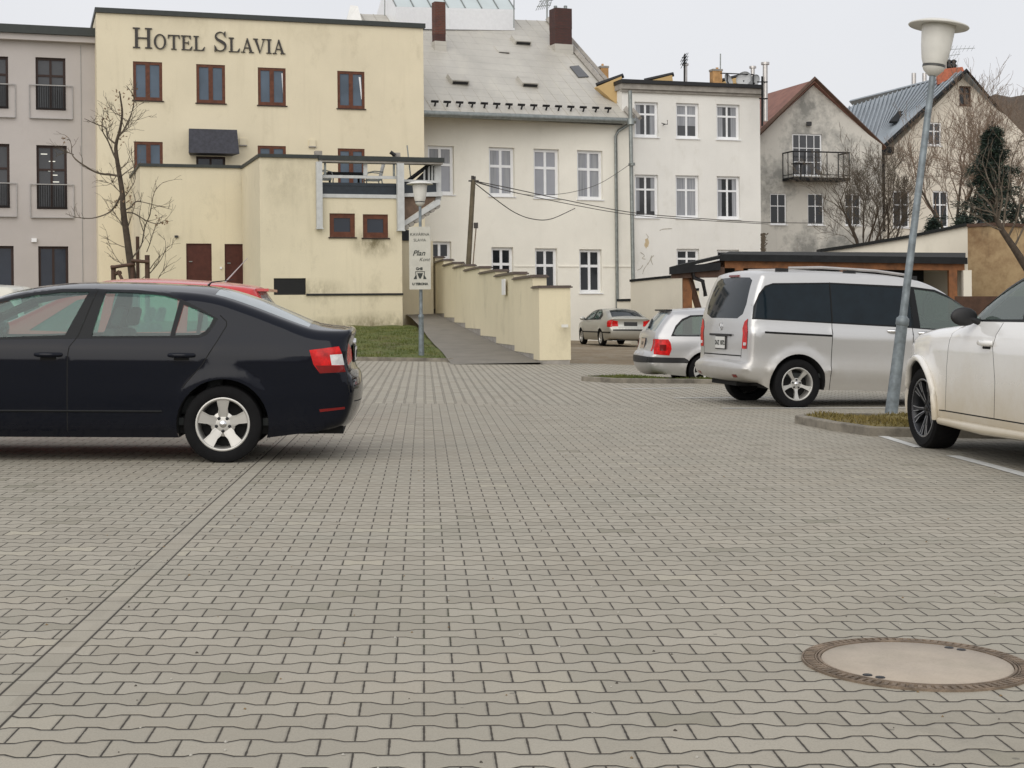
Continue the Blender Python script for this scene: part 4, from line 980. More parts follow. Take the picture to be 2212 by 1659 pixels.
# balcony
u0, z0 = K.uz(1690, 386); u1, _ = K.uz(1812, 386); ztop = K.uz(1750, 333)[1]
mb = MB(); mb.frame(K.P, u0, u1, z0-0.14, z0, 0.003, 1.15); mb.build('balcony_floor', M['dark_metal'], kr)
mb = MB(); corners = [(u0+0.03, 0.02), (u0+0.03, 1.12), (u1-0.03, 1.12), (u1-0.03, 0.02)]
for (a, oa), (b, ob) in zip(corners, corners[1:]):
    mb.tube([K.P(a, ztop, oa), K.P(b, ztop, ob)], 0.04, 6); mb.tube([K.P(a, z0+0.15, oa), K.P(b, z0+0.15, ob)], 0.02, 5)
    nn_ = max(2, int(math.hypot(b-a, ob-oa)/0.55))
    for k in range(nn_+1):
        t_ = k/nn_; mb.tube([K.P(a+(b-a)*t_, z0, oa+(ob-oa)*t_), K.P(a+(b-a)*t_, ztop, oa+(ob-oa)*t_)], 0.026, 5)
mb.build('balcony_railing', M['black'], kr)
t_ = wroot('balcony_table', K.P(u0+0.7, z0, 0.6), label='small dark table on the black balcony of the grey gable house', cat='table')
mb = MB(); mb.frame(K.P, u0+0.35, u0+1.15, z0+0.72, z0+0.76, 0.3, 0.9); mb.build('table_top', M['black'], t_)
mb = MB(); mb.tube([K.P(u0+0.75, z0, 0.6), K.P(u0+0.75, z0+0.72, 0.6)], 0.04, 6); mb.frame(K.P, u0+0.5, u0+1.0, z0+0.002, z0+0.04, 0.4, 0.8); mb.build('table_leg', M['black'], t_)
mb = MB(); p = K.uz(1745, 268); mb.box(K.P(p[0], p[1], 0.12), (0.25, 0.22, 0.2)); mb.build('wall_lamp', M['black'], kr)
blot(K, 1722, 500+35, 0.02, 0.3, M['concrete'], kr, 8, 'stain')
# ---------------------------------------------------------------- house with blue metal roof
H2 = Fac(2088, 88, 0.33)
h2 = rootof(H2, 2050, 0, 'gabled_house', label='ivory house with blue grey standing seam roof behind the bare trees', cat='house')
p_ = [H2.uz(1912, 330), H2.uz(2210, 290), H2.uz(2088, 160), H2.uz(1990, 262)]
ulx = H2.uz(1905, 320)[0]; urx = H2.uz(2250, 320)[0]
hp = [(ulx, -0.5), (urx, -0.5), (urx, H2.uz(2250, 330)[1]), p_[2], H2.uz(1925, 322), (ulx, H2.uz(1905, 330)[1])]
hw = [(2004, 264, 2034, 315), (2072, 186, 2098, 228), (1929, 412, 1965, 492), (2015, 412, 2049, 492), (2110, 412, 2145, 492)]
holes = [H2.rect(*r) for r in hw]
wall_mesh(H2, hp, holes, 0.15, 9).build('wall', M['house_b'], h2)
for i, h_ in enumerate(holes): window(H2, h_, h2, M['white_frame'] if i not in (1,) else M['darkwood'], M['pane_mid'] if i == 0 else M['pane_dark'], 0.1, (0.5,), (0.62,), 0.09, 0.07)
apx = at(2088, 152, 87.2); lo = at(1908, 318, 85.5); ri = at(2222, 312, 90.2); 
rl0 = at(1826, 234, 99); 
mb = MB(); slab(mb, [lo, at(1889, 312, 86.0), rl0, apx], 0.12); slab(mb, [apx, ri, ri+Vector((-4, 12, 0)), apx+Vector((-4, 12, 0))], 0.12); rf = mb.build('roof', M['blueroof'], h2)
lowA, lowB = at(1889, 312, 86.0), rl0
mb = MB()
for k in range(26):
    t_ = k/26
    top_ = apx.lerp(rl0, t_); bot = lo.lerp(lowA, min(1, t_*1.6)) if t_ < 0.6 else lowA.lerp(rl0, (t_-0.6)/0.4)
    mb.tube([top_+Vector((0, 0, 0.05)), bot+Vector((0, 0, 0.05))], 0.055, 4)
mb.build('standing_seams', M['blueroof'], rf)
mb = MB(); mb.tube([lo, apx, ri], 0.12, 4, sm=False); mb.build('barge_board', M['dark_metal'], h2)
mb = MB(); c = at(1908, 326, 85); mb.box(c, (1.0, 0.9, 0.38)); mb.build('valley_gutter_box', M['dark_metal'], h2)
mb = MB(); mb.tube([at(1908, 334, 85), at(1909, 500, 85)], 0.09, 8); mb.build('downpipe', M['dark_metal'], h2)
mb = MB(); q = [at(*p, 88.5) for p in ((2022, 166), (2040, 150), (2076, 146), (2080, 156), (2024, 184))]; slab(mb, q, 0.3); mb.build('orange_roof', mat_plain('orange_tiles', (0.42, 0.13, 0.07), 0.8, var=0.2), h2)
for (x, y0, y1) in ((1974, 158, 190), (1997, 158, 186)):
    mb = MB(); mb.tube([at(x, y1, 93), at(x, y0, 93)], 0.14, 8); mb.build('flue_pipe', M['steelflue'], h2)
for x in (2050, 2060):
    mb = MB(); mb.lathe([(0.16, 0), (0.2, 0.15), (0.12, 0.25), (0.2, 0.4), (0.05, 0.5)], 10, Mx=Matrix.Translation(at(x, 147, 89))); mb.build('chimney_pot', M['black'], h2)
mb = MB(); q = at(2037, 150, 89); mb.box(q, (0.35, 0.35, 1.0)); mb.build('chimney', M['concrete'], h2)
mast(2050, 100, 150, 89, h2, 0.025, [(107, 2050, 2106, 6), (120, 2052, 2074, 3)])
mb = MB(); q = [at(*p, 90.5) for p in ((1928, 262), (1938, 250), (1958, 250), (1946, 262))]
mb = MB(); slab(mb, [at(1921, 262, 86.9), at(1940, 240, 88.6), at(1955, 240, 88.6), at(1938, 262, 86.9)], 0.12); mb.build('roof_hatch', M['dark_metal'], h2)
# ================================================================ annex wings of the hotel
N1 = Fac(500, 57, 0.32)
nr1 = rootof(N1, 430, 0, 'low_annex', label='low cream yellow annex with two brown doors in front of the hotel', cat='building')
ul = N1.uz(303, 450)[0]; ur = N1.uz(560, 450)[0]; zt = N1.uz(430, 362)[1]
drs = [(402.5, 526, 457.5, 624), (485.5, 527, 540, 627)]
holes = [N1.rect(*r) for r in drs]
wall_mesh(N1, [(ul, 0.2), (ur, 0.2), (ur, zt), (ul, zt)], holes, 0.1, 5.0).build('wall', M['annex'], nr1)
mb = MB(); mb.frame(N1.P, ul-0.05, ur-0.0, zt+0.003, zt+0.11, -5.2, 0.08); mb.build('roof_edge', M['green_cap'], nr1)
for h_ in holes:
    u0, u1, z0, z1 = h_; mb = MB(); mb.frame(N1.P, u0+0.03, u1-0.03, z0, z1-0.03, -0.099, -0.055); d = mb.build('door', M['door_brown'], nr1)
    mb = MB(); mb.frame(N1.P, u0, u0+0.03, z0, z1, -0.1, -0.02); mb.frame(N1.P, u1-0.03, u1, z0, z1, -0.1, -0.02); mb.frame(N1.P, u0+0.03, u1-0.03, z1-0.028, z1, -0.1, -0.02); mb.build('door_frame', M['door_brown'], d)
    mb = MB(); mb.frame(N1.P, u0+0.1, u0+0.22, z0+1.0, z0+1.03, -0.05, 0.0); mb.build('door_handle', M['zinc'], d)
mb = MB(); p = N1.uz(381, 511); mb.box(N1.P(p[0], p[1], 0.04), (0.12, 0.1, 0.08)); mb.build('wall_lamp', M['black'], nr1)
mb = MB(); p = N1.uz(477, 547); mb.box(N1.P(p[0], p[1]-0.55, 0.03), (0.07, 0.06, 0.07)); mb.build('light_switch', M['white_frame'], nr1)
# front wing with the roof terrace
N2 = Fac(565, 52.5, 0.32)
nr2 = rootof(N2, 700, 0, 'terrace_wing', label='cream yellow front wing with two small brown windows under the roof terrace', cat='building')
ul = N2.uz(562, 500)[0]; ur = N2.uz(868, 500)[0]; um = N2.uz(690, 400)[0]
zt = N2.uz(620, 341)[1]; zf = N2.uz(780, 428)[1]
wn_ = [(712, 461, 767, 512), (784, 463, 838.5, 513.5)]; vent = (591.5, 601, 661, 637)
holes = [N2.rect(*r) for r in wn_+[vent]]
wall_mesh(N2, [(ul, 0.3), (ur, 0.3), (ur, zf), (um, zf), (um, zt), (ul, zt)], holes, 0.14, 4.4).build('wall', M['annex'], nr2)
for h_ in holes[:2]: window(N2, h_, nr2, M['brown_frame'], M['pane_navy'], 0.08, (), (), 0.16, 0.1, sillmat=M['darkbrown_frame'])
u0, u1, z0, z1 = holes[2]; mb = MB(); mb.frame(N2.P, u0, u1, z0, z1, -0.12, -0.09)
for k in range(9): mb.frame(N2.P, u0+0.02, u1-0.02, z0+0.03+k*(z1-z0-0.05)/9, z0+0.05+k*(z1-z0-0.05)/9, -0.089, -0.06)
mb.build('vent_grille', M['black'], nr2)
zl = N2.uz(760, 636)[1]
mb = MB(); mb.frame(N2.P, u1+0.003, ur+0.02, zl-0.035, zl+0.035, 0.0, 0.05); mb.build('plinth_strip', M['black'], nr2)
mb = MB(); mb.frame(N2.P, ul-0.05, um+0.02, zt+0.003, zt+0.12, -4.5, 0.08); mb.build('roof_edge', M['green_cap'], nr2)
# terrace: pale floor edge, navy parapet, posts, beam
mb = MB(); mb.frame(N2.P, um, ur+0.02, zf+0.003, zf+0.13, -4.4, 0.05); mb.build('terrace_floor', M['balcony_white'], nr2)
zn0 = zf+0.134; zn1 = N2.uz(780, 395)[1]
mb = MB(); mb.frame(N2.P, um+0.03, ur-0.08, zn0, zn1, -0.12, -0.02); mb.frame(N2.P, um+0.03, ur-0.08, zn0+(zn1-zn0)*0.72, zn0+(zn1-zn0)*0.78, -0.02, 0.0); mb.build('parapet_panel', M['navy'], nr2)
zr = N2.uz(780, 382)[1]
mb = MB(); mb.frame(N2.P, um+0.03, ur-0.08, zr-0.05, zr+0.05, -0.1, -0.04); o = mb.build('terrace_rail', M['balcony_white'], nr2)
mb = MB()
for x in (790,): u_ = N2.uz(x, 370)[0]; mb.frame(N2.P, u_-0.07, u_+0.07, zr+0.052, N2.uz(790, 352)[1], -0.11, -0.03)
mb.build('rail_post', M['balcony_white'], nr2)
zb0 = N2.uz(780, 351)[1]; zb1 = N2.uz(780, 338)[1]; ub1 = N2.uz(957, 345)[0]
mb = MB(); mb.frame(N2.P, um-0.05, ub1, zb0+0.05, zb1, -0.35, 0.18); bm_ = mb.build('pergola_beam', M['green_cap'], nr2)
mb = MB(); mb.frame(N2.P, um-0.02, ub1-0.04, zb0-0.02, zb0+0.047, -0.3, 0.14); mb.build('beam_soffit', M['concrete'], bm_)
for (x0, x1, yb) in ((681.5, 694, 493), (855.5, 870, 497)):
    a, b = N2.uz(x0, 420)[0], N2.uz(x1, 420)[0]; mb = MB(); mb.frame(N2.P, a, b, N2.uz(x0, yb)[1], zb0-0.022, 0.052, 0.24); mb.frame(N2.P, a-0.02, b+0.02, N2.uz(x0, yb)[1]-0.04, N2.uz(x0, yb)[1]-0.002, 0.052, 0.26)
    mb.build('terrace_post', M['balcony_white'], nr2)
for x in (688, 857):
    a = N2.uz(x, 330)[0]; mb = MB(); mb.frame(N2.P, a-0.12, a+0.12, zb1+0.003, zb1+0.16, -0.2, 0.05); mb.build('post_cap', M['concrete'], nr2)
a = N2.P(N2.uz(842, 330)[0], N2.uz(842, 329)[1], 0.1); b = N2.P(N2.uz(852, 340)[0], zb1+0.05, 0.1)
mb = MB(); mb.tube([a, b], 0.07, 6); mb.build('floodlight', M['black'], nr2)
for x in (703, 852):
    u_ = N2.uz(x, 370)[0]; mb = MB(); mb.frame(N2.P, u_-0.035, u_+0.035, zr+0.052, zb0-0.022, -0.1, -0.03); mb.build('slim_post', M['zinc'], nr2)
mb = MB(); mb.tube([N2.P(N2.uz(888, 310)[0], N2.uz(888, 310)[1], -0.6), N2.P(N2.uz(897, 390)[0], N2.uz(897, 390)[1], -0.6)], 0.025, 5); mb.build('antenna', M['zinc'], nr2)
# outdoor stair going down on the right side
sr_ = rootof(N2, 900, 2, 'outdoor_stair', label='pale steel outside stair with brown soffit beside the roof terrace', cat='stairs')
def q2(x, y, o): u, z = N2.uz(x, y); return N2.P(u, z, o)
mb = MB()
for o0, o1 in ((-0.05, -0.13),):
    P4 = [(868, 492), (868, 481), (944, 431), (952, 431), (952, 441)]
    mb.prism([N2.uz(*p) for p in P4], N2.P, o0, o1)
mb.build('stringer', M['balcony_white'], sr_)
mb = MB(); mb.prism([N2.uz(*p) for p in ((869.5, 425), (944, 424), (942, 431), (869.5, 480))], N2.P, -0.15, -0.9); mb.build('soffit', M['stair_under'], sr_)
mb = MB(); mb.prism([N2.uz(*p) for p in ((869, 418), (956, 414), (956, 424), (869, 425))], N2.P, -0.0, -1.2); mb.build('landing_edge', M['balcony_white'], sr_)
mb = MB(); mb.prism([N2.uz(*p) for p in ((870, 392), (944, 395), (945, 415), (870, 418.5))], N2.P, -0.14, -0.2); mb.build('side_panel', M['navy'], sr_)
mb = MB(); mb.prism([N2.uz(*p) for p in ((870, 387), (947, 390), (947, 395), (870, 392))], N2.P, -0.05, -0.2); mb.build('side_rail', M['balcony_white'], sr_)
for k in range(7):
    x = 876+k*11.2; y = 491-k*7.6; c = q2(x+3, y-1, -0.12); mb = MB()
    Mx = Matrix.Translation(c) @ Matrix((( *N2.t, 0), (*(-N2.n), 0), (0, 0, 1, 0), (0, 0, 0, 1))).transposed() @ Matrix.Rotation(PI/2, 4, 'X')
    mb.lathe([(0.001, -0.55), (0.11, -0.55), (0.11, 0.04), (0.001, 0.04)], 12, Mx=Mx, sm=False); mb.build('tread', M['concrete'], sr_)
mb = MB(); mb.tube([q2(879, 394, -0.3), q2(936, 351, -0.3)], 0.07, 4, sm=False); mb.build('handrail', M['dark_metal'], sr_)
mb = MB()
for x in (921, 931, 938, 944): mb.tube([q2(x, 394, -0.3), q2(x, 394-(x-879)*0.73, -0.3)], 0.035, 4, sm=False)
mb.build('balusters', M['balcony_white'], sr_)
mb = MB(); mb.prism([N2.uz(*p) for p in ((896, 394), (944, 395), (944, 356), (934, 356))], N2.P, -0.33, -0.36); mb.build('screen', M['dark_metal'], sr_)
mb = MB(); mb.prism([N2.uz(*p) for p in ((944, 352), (957, 352), (957, 432), (944, 432))], N2.P, -0.25, -0.4); mb.build('end_post', M['balcony_white'], sr_)
# black block as painted shade of the opening beside the wing (under the stair) and a recessed wall behind
bw_ = Fac(880, 57.5, 0.32); rr_ = wroot('recess_wall', bw_.P(bw_.uz(890, 600)[0], 0), label='shaded yellow wall set back behind the far lamp at the ramp head', cat='wall')
mb = MB(); mb.frame(bw_.P, bw_.uz(850, 500)[0], bw_.uz(935, 500)[0], 0.2, bw_.uz(880, 520)[1], -1.0, 0.0); mb.build('wall', M['annex'], rr_)
mb = MB(); mb.frame(bw_.P, bw_.uz(850, 500)[0], bw_.uz(885, 500)[0], bw_.uz(880, 520)[1]+0.002, bw_.uz(880, 497)[1], -1.2, 0.05); mb.build('opening_shade', M['black'], rr_)
# terrace chairs and table
def terrace_chair(x, y, face, label):
    u, z = N2.uz(x, y); z = zf+0.14; r = wroot('terrace_chair', N2.P(u, z, -0.9), label=label, cat='chair', group='chairs on the roof terrace')
    P = lambda a, b, c: N2.P(u+a*face, z+b, -0.9+c)
    mb = MB(); mb.frame(lambda a, b, c: P(a, b, c), -0.25, 0.25, 0.55, 0.6, -0.25, 0.25); mb.build('seat', M['zinc'], r)
    for k in range(5):
        c = -0.22+0.11*k; mb = MB(); mb.add([P(-0.25, 0.6, c-0.035), P(-0.25, 0.6, c+0.035), P(-0.42, 1.25, c+0.035), P(-0.42, 1.25, c-0.035), P(-0.22, 0.6, c-0.035), P(-0.22, 0.6, c+0.035), P(-0.39, 1.25, c+0.035), P(-0.39, 1.25, c-0.035)], [(0, 1, 2, 3), (4, 5, 6, 7), (0, 3, 7, 4), (1, 2, 6, 5), (3, 2, 6, 7)])
        mb.build('back_slat', M['dish'], r)
    for c in (-0.25, 0.25):
        mb = MB(); mb.tube([P(-0.3, 0.85, c), P(0.0, 0.88, c), P(0.25, 0.82, c), P(0.3, 0.6, c), P(0.28, 0.0, c)], 0.022, 6); mb.build('armrest', M['zinc'], r)
        mb = MB(); mb.tube([P(-0.25, 0.6, c), P(-0.35, 0.0, c)], 0.022, 6); mb.build('leg', M['zinc'], r)
terrace_chair(709, 370, 1, 'slatted metal armchair at the left end of the roof terrace'); terrace_chair(818, 372, -1, 'slatted metal armchair facing left beside the brown terrace door')
u, z = N2.uz(766, 380); tt = wroot('terrace_table', N2.P(u, zf+0.14, -1.4), label='dark table between the two armchairs on the roof terrace', cat='table')
mb = MB(); mb.frame(N2.P, u-0.75, u+0.6, zf+0.14+0.74, zf+0.14+0.86, -1.9, -1.0); mb.build('table_top', M['dark_metal'], tt)
for a in (-0.6, 0.45):
    mb = MB(); mb.frame(N2.P, u+a-0.03, u+a+0.03, zf+0.141, zf+0.14+0.738, -1.5, -1.4); mb.build('leg', M['dark_metal'], tt)
# ---------------------------------------------------------------- street lamps
def lamp(base, s, lean, label, with_sign=False):
    r = empty('street_lamp', base, lean, label=label, cat='street lamp'); r.scale = (s, s, s)
    b = MB(); b.lathe([(0.072, 0), (0.062, 1.02), (0.066, 1.04), (0.066, 1.08), (0.046, 1.12)], 24); b.lathe([(0.044, 1.1), (0.036, 3.90)], 20); b.build('pole', M['galv'], r)
    b = MB(); b.lathe([(0.066, 1.01), (0.074, 1.02), (0.074, 1.08), (0.066, 1.1)], 24); b.build('collar', M['galv'], r)
    b = MB(); b.lathe([(0.01, 3.86), (0.05, 3.86), (0.11, 3.92), (0.125, 3.955)], 32); b.build('lamp_base', M['lampwhite'], r)
    b = MB(); b.lathe([(0.127, 3.957), (0.127, 3.98), (0.12, 3.985)], 32); b.build('ring', M['lampring'], r)
    b = MB(); b.lathe([(0.123, 3.986), (0.145, 4.05), (0.168, 4.2), (0.184, 4.38), (0.19, 4.44), (0.10, 4.445)], 40); b.build('lamp_shade', M['lampwhite'], r)
    b = MB(); b.lathe([(0.18, 4.432), (0.33, 4.415), (0.338, 4.425), (0.33, 4.436), (0.22, 4.475), (0.09, 4.50), (0.001, 4.505)], 48); b.build('hat', M['lampwhite'], r)
    return r
lb = on_ground(1925, 905)
# leaning lamp: top displaced to the right
top = at(2030, 50, lb.y); ln_ = math.atan2(top.x-lb.x, top.z-lb.z); H_ = math.hypot(top.x-lb.x, top.z-lb.z)
lamp((lb.x, lb.y, lb.z+0.06), H_/4.45*0.985, (0, ln_, 0), 'tall grey street lamp leaning right in front of the silver van')
fb = at(910.5, 774, 38.8); ft = at(908, 392, 38.8)
fl = lamp(tuple(fb), (ft.z-fb.z)/4.49, (0, 0, 0), 'upright street lamp with a hanging advertising board at the foot of the ramp')
# advertising board
c0 = at(883.5, 490, 38.62); c1 = at(931, 625, 38.62)
sg = wroot('advert_board', ((c0.x+c1.x)/2, 38.6, c1.z), label='narrow pale sign board with cafe and grill lettering on the far lamp post', cat='sign')
P = lambda u, z, o=0: Vector((u, 38.64-o, z))
mb = MB(); mb.frame(P, c0.x, c1.x, c1.z, c0.z, 0, 0.05); mb.build('board', M['sign'], sg)
mb = MB(); mb.frame(P, c0.x+0.2, c0.x+0.36, c0.z-0.12, c0.z-0.06, -0.12, -0.002); mb.frame(P, c0.x+0.2, c0.x+0.36, c1.z+0.06, c1.z+0.12, -0.12, -0.002); mb.build('bracket', M['galv'], sg)
def text_obj(txt, size, loc, mat, parent, name='lettering', shear=0.0, rot=(PI/2, 0, 0), sx=1.0, off=0.0):
    cu = bpy.data.curves.new(name, 'FONT'); cu.body = txt; cu.size = size; cu.align_x = 'CENTER'; cu.shear = shear; cu.extrude = 0.002; cu.offset = off
    ob = bpy.data.objects.new(name, cu); C.objects.link(ob)
    dg = bpy.context.evaluated_depsgraph_get(); me = bpy.data.meshes.new_from_object(ob.evaluated_get(dg)); bpy.data.objects.remove(ob)
    o = bpy.data.objects.new(name, me); C.objects.link(o); me.materials.clear(); me.materials.append(mat)
    mtx = Matrix.Translation(Vector(loc)) @ (Matrix.Rotation(rot[2], 4, 'Z') @ Matrix.Rotation(rot[1], 4, 'Y') @ Matrix.Rotation(rot[0], 4, 'X')) @ Matrix.Diagonal((sx, 1, 1, 1))
    me.transform(mtx)
    if parent is not None:
        o.parent = parent
        if parent.name in WR: o.matrix_parent_inverse = Matrix.Translation(-Vector(parent.location))
    return o
cx = (c0.x+c1.x)/2; Hh = c0.z-c1.z; zt = c0.z
def tz(fr): return zt-Hh*fr
yy = 38.587
text_obj('KAVÁRNA', 0.105, (cx, yy, tz(0.145)), M['signtext'], sg); text_obj('SLAVIA', 0.10, (cx, yy, tz(0.235)), M['signtext'], sg)
text_obj('Plan', 0.19, (cx-0.03, yy, tz(0.46)), M['signtext'], sg, shear=0.35, off=0.003); text_obj('Kont', 0.13, (cx+0.11, yy, tz(0.55)), M['signtext'], sg, shear=0.4)
text_obj('Grill', 0.095, (cx-0.02, yy, tz(0.69)), M['signtext'], sg, off=0.005); text_obj('U TERONA', 0.08, (cx, yy, tz(0.93)), M['signtext'], sg, off=0.005)
mb = MB(); P2 = lambda u, z, o=0: Vector((cx+u, 38.586-o, tz(0.79)+z))
mb.prism([(-0.07, 0.08), (0.07, 0.08), (0.045, 0), (0.015, -0.06), (-0.015, -0.06), (-0.045, 0)], P2, 0.004, 0.0)
mb.prism([(-0.11, 0.03), (-0.09, 0.03), (-0.08, -0.07), (-0.165, -0.07)], P2, 0.004, 0.0); mb.prism([(0.09, 0.03), (0.11, 0.03), (0.165, -0.07), (0.08, -0.07)], P2, 0.004, 0.0)
mb.prism([(-0.12, 0.11), (0.12, 0.11), (0.12, 0.125), (-0.12, 0.125)], P2, 0.004, 0.0); mb.prism([(-0.12, 0.11), (-0.105, 0.11), (-0.10, 0.03), (-0.115, 0.03)], P2, 0.0035, 0.0); mb.prism([(0.105, 0.11), (0.12, 0.11), (0.115, 0.03), (0.10, 0.03)], P2, 0.0035, 0.0)
mb.build('emblem', M['signtext'], sg)
# ---------------------------------------------------------------- utility pole and cables
pb = at(1011, 585, 56); pt = at(1022.5, 388, 56)
up = wroot('utility_pole', pb-Vector((0, 0, 1.5)), label='weathered wooden utility pole leaning behind the stepped wall with cables at its top', cat='pole')
mb = MB(); mb.tube([pb-Vector((0.1, 0, 1.5)), pt], [0.10, 0.085], 10); mb.build('pole', M['oldwood'], up)
mb = MB(); mb.tube([pt+Vector((-0.18, -0.05, -0.05)), pt+Vector((0.2, -0.05, -0.05))], 0.03, 5); mb.tube([pt+Vector((-0.03, 0, -0.05)), pt+Vector((-0.03, 0, 0.14))], 0.05, 6); mb.tube([pt+Vector((0.05, 0, -0.05)), pt+Vector((0.05, 0, 0.12))], 0.04, 6); mb.build('insulator', M['cable'], up)
mb = MB(); mb.tube([at(1029, 482, 55.9), at(1020, 590, 55.9)], 0.025, 5); mb.build('conduit', M['rust'], up)
mb = MB(); mb.box(at(1028, 487, 55.9), (0.16, 0.16, 0.2)); mb.build('cable_bracket', M['cable'], up)
def cable(pts, r, label, Ys):
    Q = [at(x, y, Y) for (x, y), Y in zip(pts, Ys)]; Q = [Vector(q) for q in catmull([tuple(q) for q in Q], 8)]
    mb = MB(); mb.tube(Q, r, 5); o = mb.build('overhead_cable', M['cable']); tag(o, label, 'cable'); return o
cable([(1024, 391), (1100, 406), (1230, 434), (1365, 459), (1500, 471), (1645, 480), (1780, 482)], 0.018, 'upper of the two long cables sagging from the wooden pole toward the right', [56, 58, 62, 65, 68, 71, 78])
cable([(1024, 393), (1100, 413), (1230, 441), (1365, 464), (1500, 475), (1660, 484)], 0.015, 'lower of the two long cables sagging from the wooden pole across the white facade', [56, 58, 62, 65, 68, 71])
cable([(1024, 394), (1062, 424), (1110, 458), (1150, 473), (1190, 473), (1242, 450)], 0.02, 'short slack cable looping from the wooden pole to the cream house wall', [56, 58.5, 61, 64, 67, 69.6])
cable([(1024, 391), (1120, 418), (1180, 421), (1240, 414), (1300, 394), (1365, 352)], 0.012, 'thin cable rising from the wooden pole to the corner downpipe', [56, 59, 62, 65, 67.5, 69.8])
# ---------------------------------------------------------------- garden walls behind the parked cars
def vwall(name, pts_top, Y0, Y1, mat, label, th=0.35, cap=None, zb=-0.6, capover=0.05, cat='wall'):
    n_ = len(pts_top); top = [at(x, y, Y0+(Y1-Y0)*(x-pts_top[0][0])/(pts_top[-1][0]-pts_top[0][0]+1e-9)) for x, y in pts_top]
    d = (top[-1]-top[0]); d.z = 0; d.normalize(); nn = Vector((-d.y, d.x, 0))*th
    r = wroot(name, (top[0].x, top[0].y, 0), label=label, cat=cat)
    mb = MB(); fr = [Vector((t_.x, t_.y, zb)) for t_ in top]
    for i in range(n_-1):
        a, b, c, e = fr[i], fr[i+1], top[i+1], top[i]
        mb.add([a, b, c, e, a+nn, b+nn, c+nn, e+nn], [(0, 1, 2, 3), (4, 5, 6, 7), (3, 2, 6, 7), (0, 3, 7, 4), (1, 2, 6, 5)])
    mb.build('masonry', mat, r)
    if cap:
        mb = MB(); o_ = d.cross(Vector((0, 0, 1)))*-1
        for i in range(n_-1):
            e, c = top[i], top[i+1]; q = nn.normalized()*capover; dz = Vector((0, 0, 0.003)); h = Vector((0, 0, 0.1))
            mb.add([e-q+dz, c-q+dz, c+nn+q+dz, e+nn+q+dz, e-q+h, c-q+h, c+nn+q+h, e+nn+q+h], [(0, 1, 2, 3), (4, 5, 6, 7), (0, 1, 5, 4), (2, 3, 7, 6), (1, 2, 6, 5), (0, 3, 7, 4)])
        mb.build('coping', cap, r)
    return r
vwall('garden_wall', [(1362, 609), (1420, 603), (1485, 597)], 64, 60, M['pale_wall'], 'pale plastered garden wall with sloping dark coping left of the timber carport', cap=M['dark_metal'])
vwall('garden_wall', [(1333, 651), (1378, 650)], 66, 65.5, M['pale_wall'], 'short low pale wall with a dark cap behind the far silver saloon', cap=M['dark_metal'])
vwall('garden_wall', [(1485, 630), (1510, 628)], 58, 58, M['hotel'], 'narrow cream wall stub behind the carport post and the silver van', cap=M['dark_metal'])
vwall('garden_wall', [(1770, 545), (1840, 535), (1960, 515), (2080, 490), (2094, 488)], 48, 48, M['pale_wall'], 'ivory wall with a rising sloped top above the carport roof', cap=M['shingle'], capover=0.12)
vwall('old_wall', [(2090, 491), (2150, 488), (2240, 492)], 46.5, 45, M['ochre'], 'crumbling ochre plaster wall at the right edge above the white car', cap=M['darkwood'])
vwall('low_fence', [(2062, 640), (2140, 640), (2230, 640)], 40, 38, M['darkwood'], 'low dark board fence between the silver van and the white car', th=0.1, cat='fence')
# ---------------------------------------------------------------- carport
CP = wroot('carport', at(1800, 700, 42), label='open timber carport with black shingle roof behind the silver van', cat='carport')
Yf = 41.0
def cp(x, y, dY=0.0): return at(x, y, Yf+dY)
mb = MB(); slab(mb, [cp(1558, 549), cp(2086, 556), cp(2086, 546, 4.5), cp(1575, 543, 4.5)], 0.08)
slab(mb, [cp(1446, 577), cp(1558, 552, 0.02), cp(1575, 546, 4.5), cp(1475, 569, 4.5)], 0.08); mb.build('roof', M['shingle'], CP)
mb = MB()
def bar(a, b, h, w, mb):
    d = (b-a).normalized(); up_ = Vector((0, 0, 1)); s = d.cross(up_).normalized()*w/2; u_ = Vector((0, 0, h/2))
    mb.add([a-s-u_, a+s-u_, a+s+u_, a-s+u_, b-s-u_, b+s-u_, b+s+u_, b-s+u_], [(0, 1, 2, 3), (4, 5, 6, 7), (0, 1, 5, 4), (1, 2, 6, 5), (2, 3, 7, 6), (3, 0, 4, 7)])
bar(cp(1555, 556.5, -0.05), cp(2089, 563.5, -0.05), 0.17, 0.1, mb); bar(cp(1446, 585, -0.05), cp(1556, 575, -0.05), 0.2, 0.1, mb); mb.build('fascia', M['dark_metal'], CP)
mb = MB(); bar(cp(1565, 571, 0.15), cp(2082, 576.5, 0.15), 0.2, 0.14, mb); mb.build('front_beam', M['wood'], CP)
mb = MB(); slab(mb, [cp(1565, 592, 0.6), cp(1565, 560, 0.6), cp(1450, 586, 0.3), cp(1450, 598, 0.3)], 0.04); bar(cp(1450, 590, 0.1), cp(1565, 588, 0.1), 0.28, 0.1, mb); mb.build('side_beam', M['darkwood'], CP)
for (x, yt) in ((1596, 578), (1821, 577), (2057, 580)):
    mb = MB(); a = cp(x, yt, 0.15); mb.box((a.x, a.y, (a.z-0.6)/2), (0.22 if x != 1821 else 0.18, 0.16, a.z+0.6)); mb.build('post', M['wood'], CP)
mb = MB(); a = cp(1484, 596, 0.3); mb.box((a.x, a.y, (a.z-0.6)/2), (0.24, 0.2, a.z+0.6)); mb.build('post', M['wood'], CP)
mb = MB(); mb.tube([cp(1489, 600, 0.25), cp(1509, 668, 0.25)], 0.09, 4, sm=False); mb.build('brace', M['darkwood'], CP)
mb = MB(); mb.tube([cp(1496, 590, 0.0), cp(1499, 600, 0.0), cp(1518, 607, 0.0), cp(1524, 640, 0)], 0.055, 8); mb.build('downpipe', M['black'], CP)
